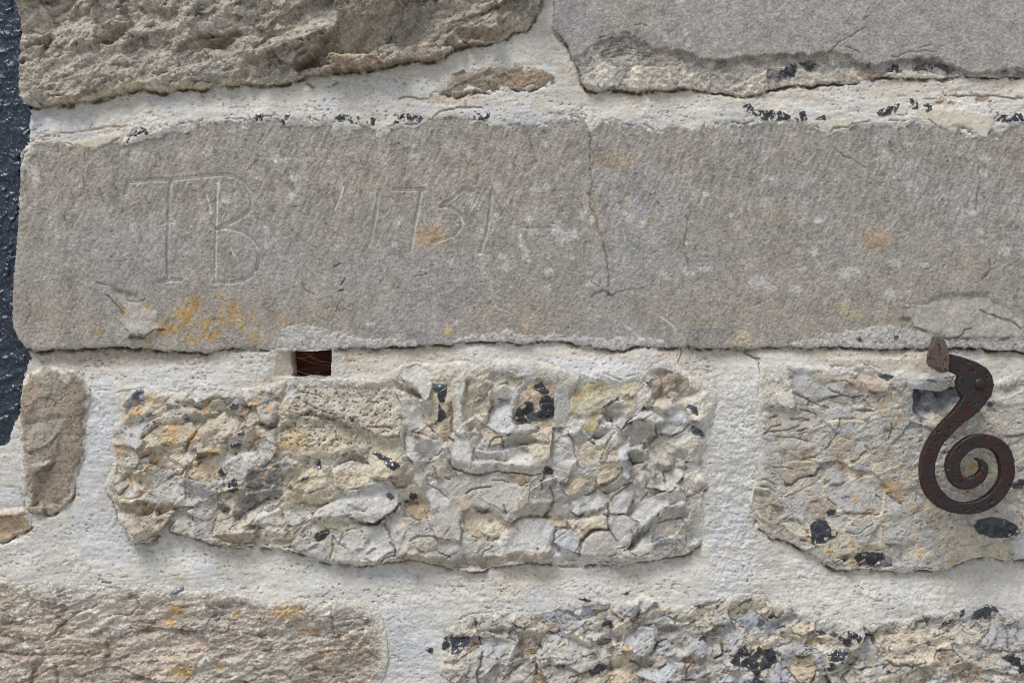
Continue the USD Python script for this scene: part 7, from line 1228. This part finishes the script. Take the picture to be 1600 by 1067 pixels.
# back of the bar
bk = trimesh.creation.extrude_polygon(Polygon([((a - 800) * PX, EYE - (b - 533.5) * PX) for a, b in ring]).buffer(-.0004), .0015, engine='earcut')
bk.vertices = np.stack([bk.vertices[:, 0], -(HF - 8.4) / 1000 + bk.vertices[:, 2], bk.vertices[:, 1]], 1); bk.faces = bk.faces[:, ::-1]
add_mesh('/World/scroll_hook/back_face', bk, M_IRON)
def P3(z, pts, h):
    return [((a - 800) * PX * (1 - h / 1000 / DIST), -h / 1000, EYE - (b - 533.5) * PX * (1 - h / 1000 / DIST)) for a, b in tr(z, pts)]
front = P3('Q3', [(438, 172), (470, 172), (512, 215), (535, 280), (553, 345), (555, 520), (535, 528), (500, 530), (482, 430), (462, 300)], 41) + P3('Q3', [(443, 180), (470, 310), (490, 430), (505, 522)], 42)
back = P3('Q3', [(395, 163), (372, 178), (355, 240), (338, 310), (312, 410), (314, 440), (335, 478), (430, 535), (470, 552), (530, 540)], 18)
pl = trimesh.Trimesh(vertices=np.array(front + back)).convex_hull.subdivide().subdivide().subdivide()
pl.vertices += pl.vertex_normals * (.0006 * fbm(pl.vertices[:, 0] * 1600 + pl.vertices[:, 1] * 1300, pl.vertices[:, 2] * 1600, 9, 3, 1301))[:, None]
M_PALE = usdkit.material(stage, '/World/Looks/worn_iron', {
    'geo': ('geometry', {}), 'big': ('noise_texture', {'scale': 130.0, 'detail': 6.0, 'roughness': 0.7}),
    'ramp': ('rgb_ramp', {'ramp': [(0.0, (0.13, 0.115, 0.118)), (0.47, (0.105, 0.088, 0.09)), (0.53, (0.17, 0.11, 0.085)), (0.58, (0.05, 0.022, 0.016)), (0.64, (0.06, 0.025, 0.02)), (1.0, (0.03, 0.015, 0.012))]}),
    'bmp': ('bump', {'strength': 0.4, 'distance': 0.0008}), 'p': ('principled_bsdf', {'roughness': 0.6, 'specular_ior_level': 0.4})},
    [('geo.position', 'big.vector'), ('big.fac', 'ramp.fac'), ('ramp.color', 'p.base_color'), ('big.fac', 'bmp.height'), ('bmp.normal', 'p.normal')], surface='p.BSDF')
add_mesh('/World/scroll_hook/thumb_plate', pl, M_PALE, 35, 'paler worn iron tongue at the head')
# rivet with a worn dome
dome_p = np.array([[0, .0024], [.0018, .0023], [.0034, .0019], [.0047, .0011], [.0054, 0], [.0054, -.003], [0, -.003]])
rv = trimesh.creation.revolve(dome_p[::-1], sections=40)
M4 = np.eye(4); M4[:3, :3] = np.array([[1, 0, 0], [0, 0, -1], [0, 1, 0]]).T @ np.eye(3)
rv.apply_transform(trimesh.transformations.rotation_matrix(math.pi / 2, [1, 0, 0]))
cx, cz = (1530.6 - 800) * PX * KX, EYE - (599.5 - 533.5) * PX * KX
rv.apply_translation([cx, -(HF + .1) / 1000, cz]); add_mesh('/World/scroll_hook/rivet', rv, M_IRON, 40, 'worn domed rivet head')
pin = trimesh.creation.cylinder(.0045, .075, sections=24); pin.apply_transform(trimesh.transformations.rotation_matrix(math.pi / 2, [1, 0, 0])); pin.apply_translation([cx, .009, cz])
add_mesh('/World/scroll_hook/wall_pin', pin, M_IRON, 40)

# ------------------------------------------------------------------ cobweb threads in the hole
web = UsdGeom.BasisCurves.Define(stage, '/World/cobweb')
r = np.random.default_rng(12); pts = []; cnt = []
for (a, b) in (((456, 556), (517, 572)), ((470, 549), (517, 568)), ((459, 578), (500, 586)), ((462, 560), (488, 552)), ((480, 556), (505, 566)), ((480, 586), (497, 581))):
    n = 9
    for q in np.linspace(0, 1, n):
        u_, v_ = a[0] + (b[0] - a[0]) * q, a[1] + (b[1] - a[1]) * q + 3 * math.sin(math.pi * q)
        pts.append(to_world(np.float64(u_), np.float64(v_), np.float64(-9 + r.normal(0, .4))))
    cnt.append(n)
web.CreatePointsAttr(Vt.Vec3fArray.FromNumpy(np.array(pts, np.float32))); web.CreateCurveVertexCountsAttr(cnt); web.CreateTypeAttr('linear')
web.CreateWidthsAttr([.0002]); web.SetWidthsInterpolation('constant')
UsdShade.MaterialBindingAPI.Apply(web.GetPrim()).Bind(M_WEB)
tag(web.GetPrim(), 'wispy grey cobweb threads across the small square hole in the mortar', 'cobweb')

# ------------------------------------------------------------------ pavement below (bounces daylight up)
add_mesh('/World/ground', bx(-30, 30, -30, .6, -.2, 0), M_PAVE); tag(stage.GetPrimAtPath('/World/ground'), kind='structure')
print('triangles', TRI[0])
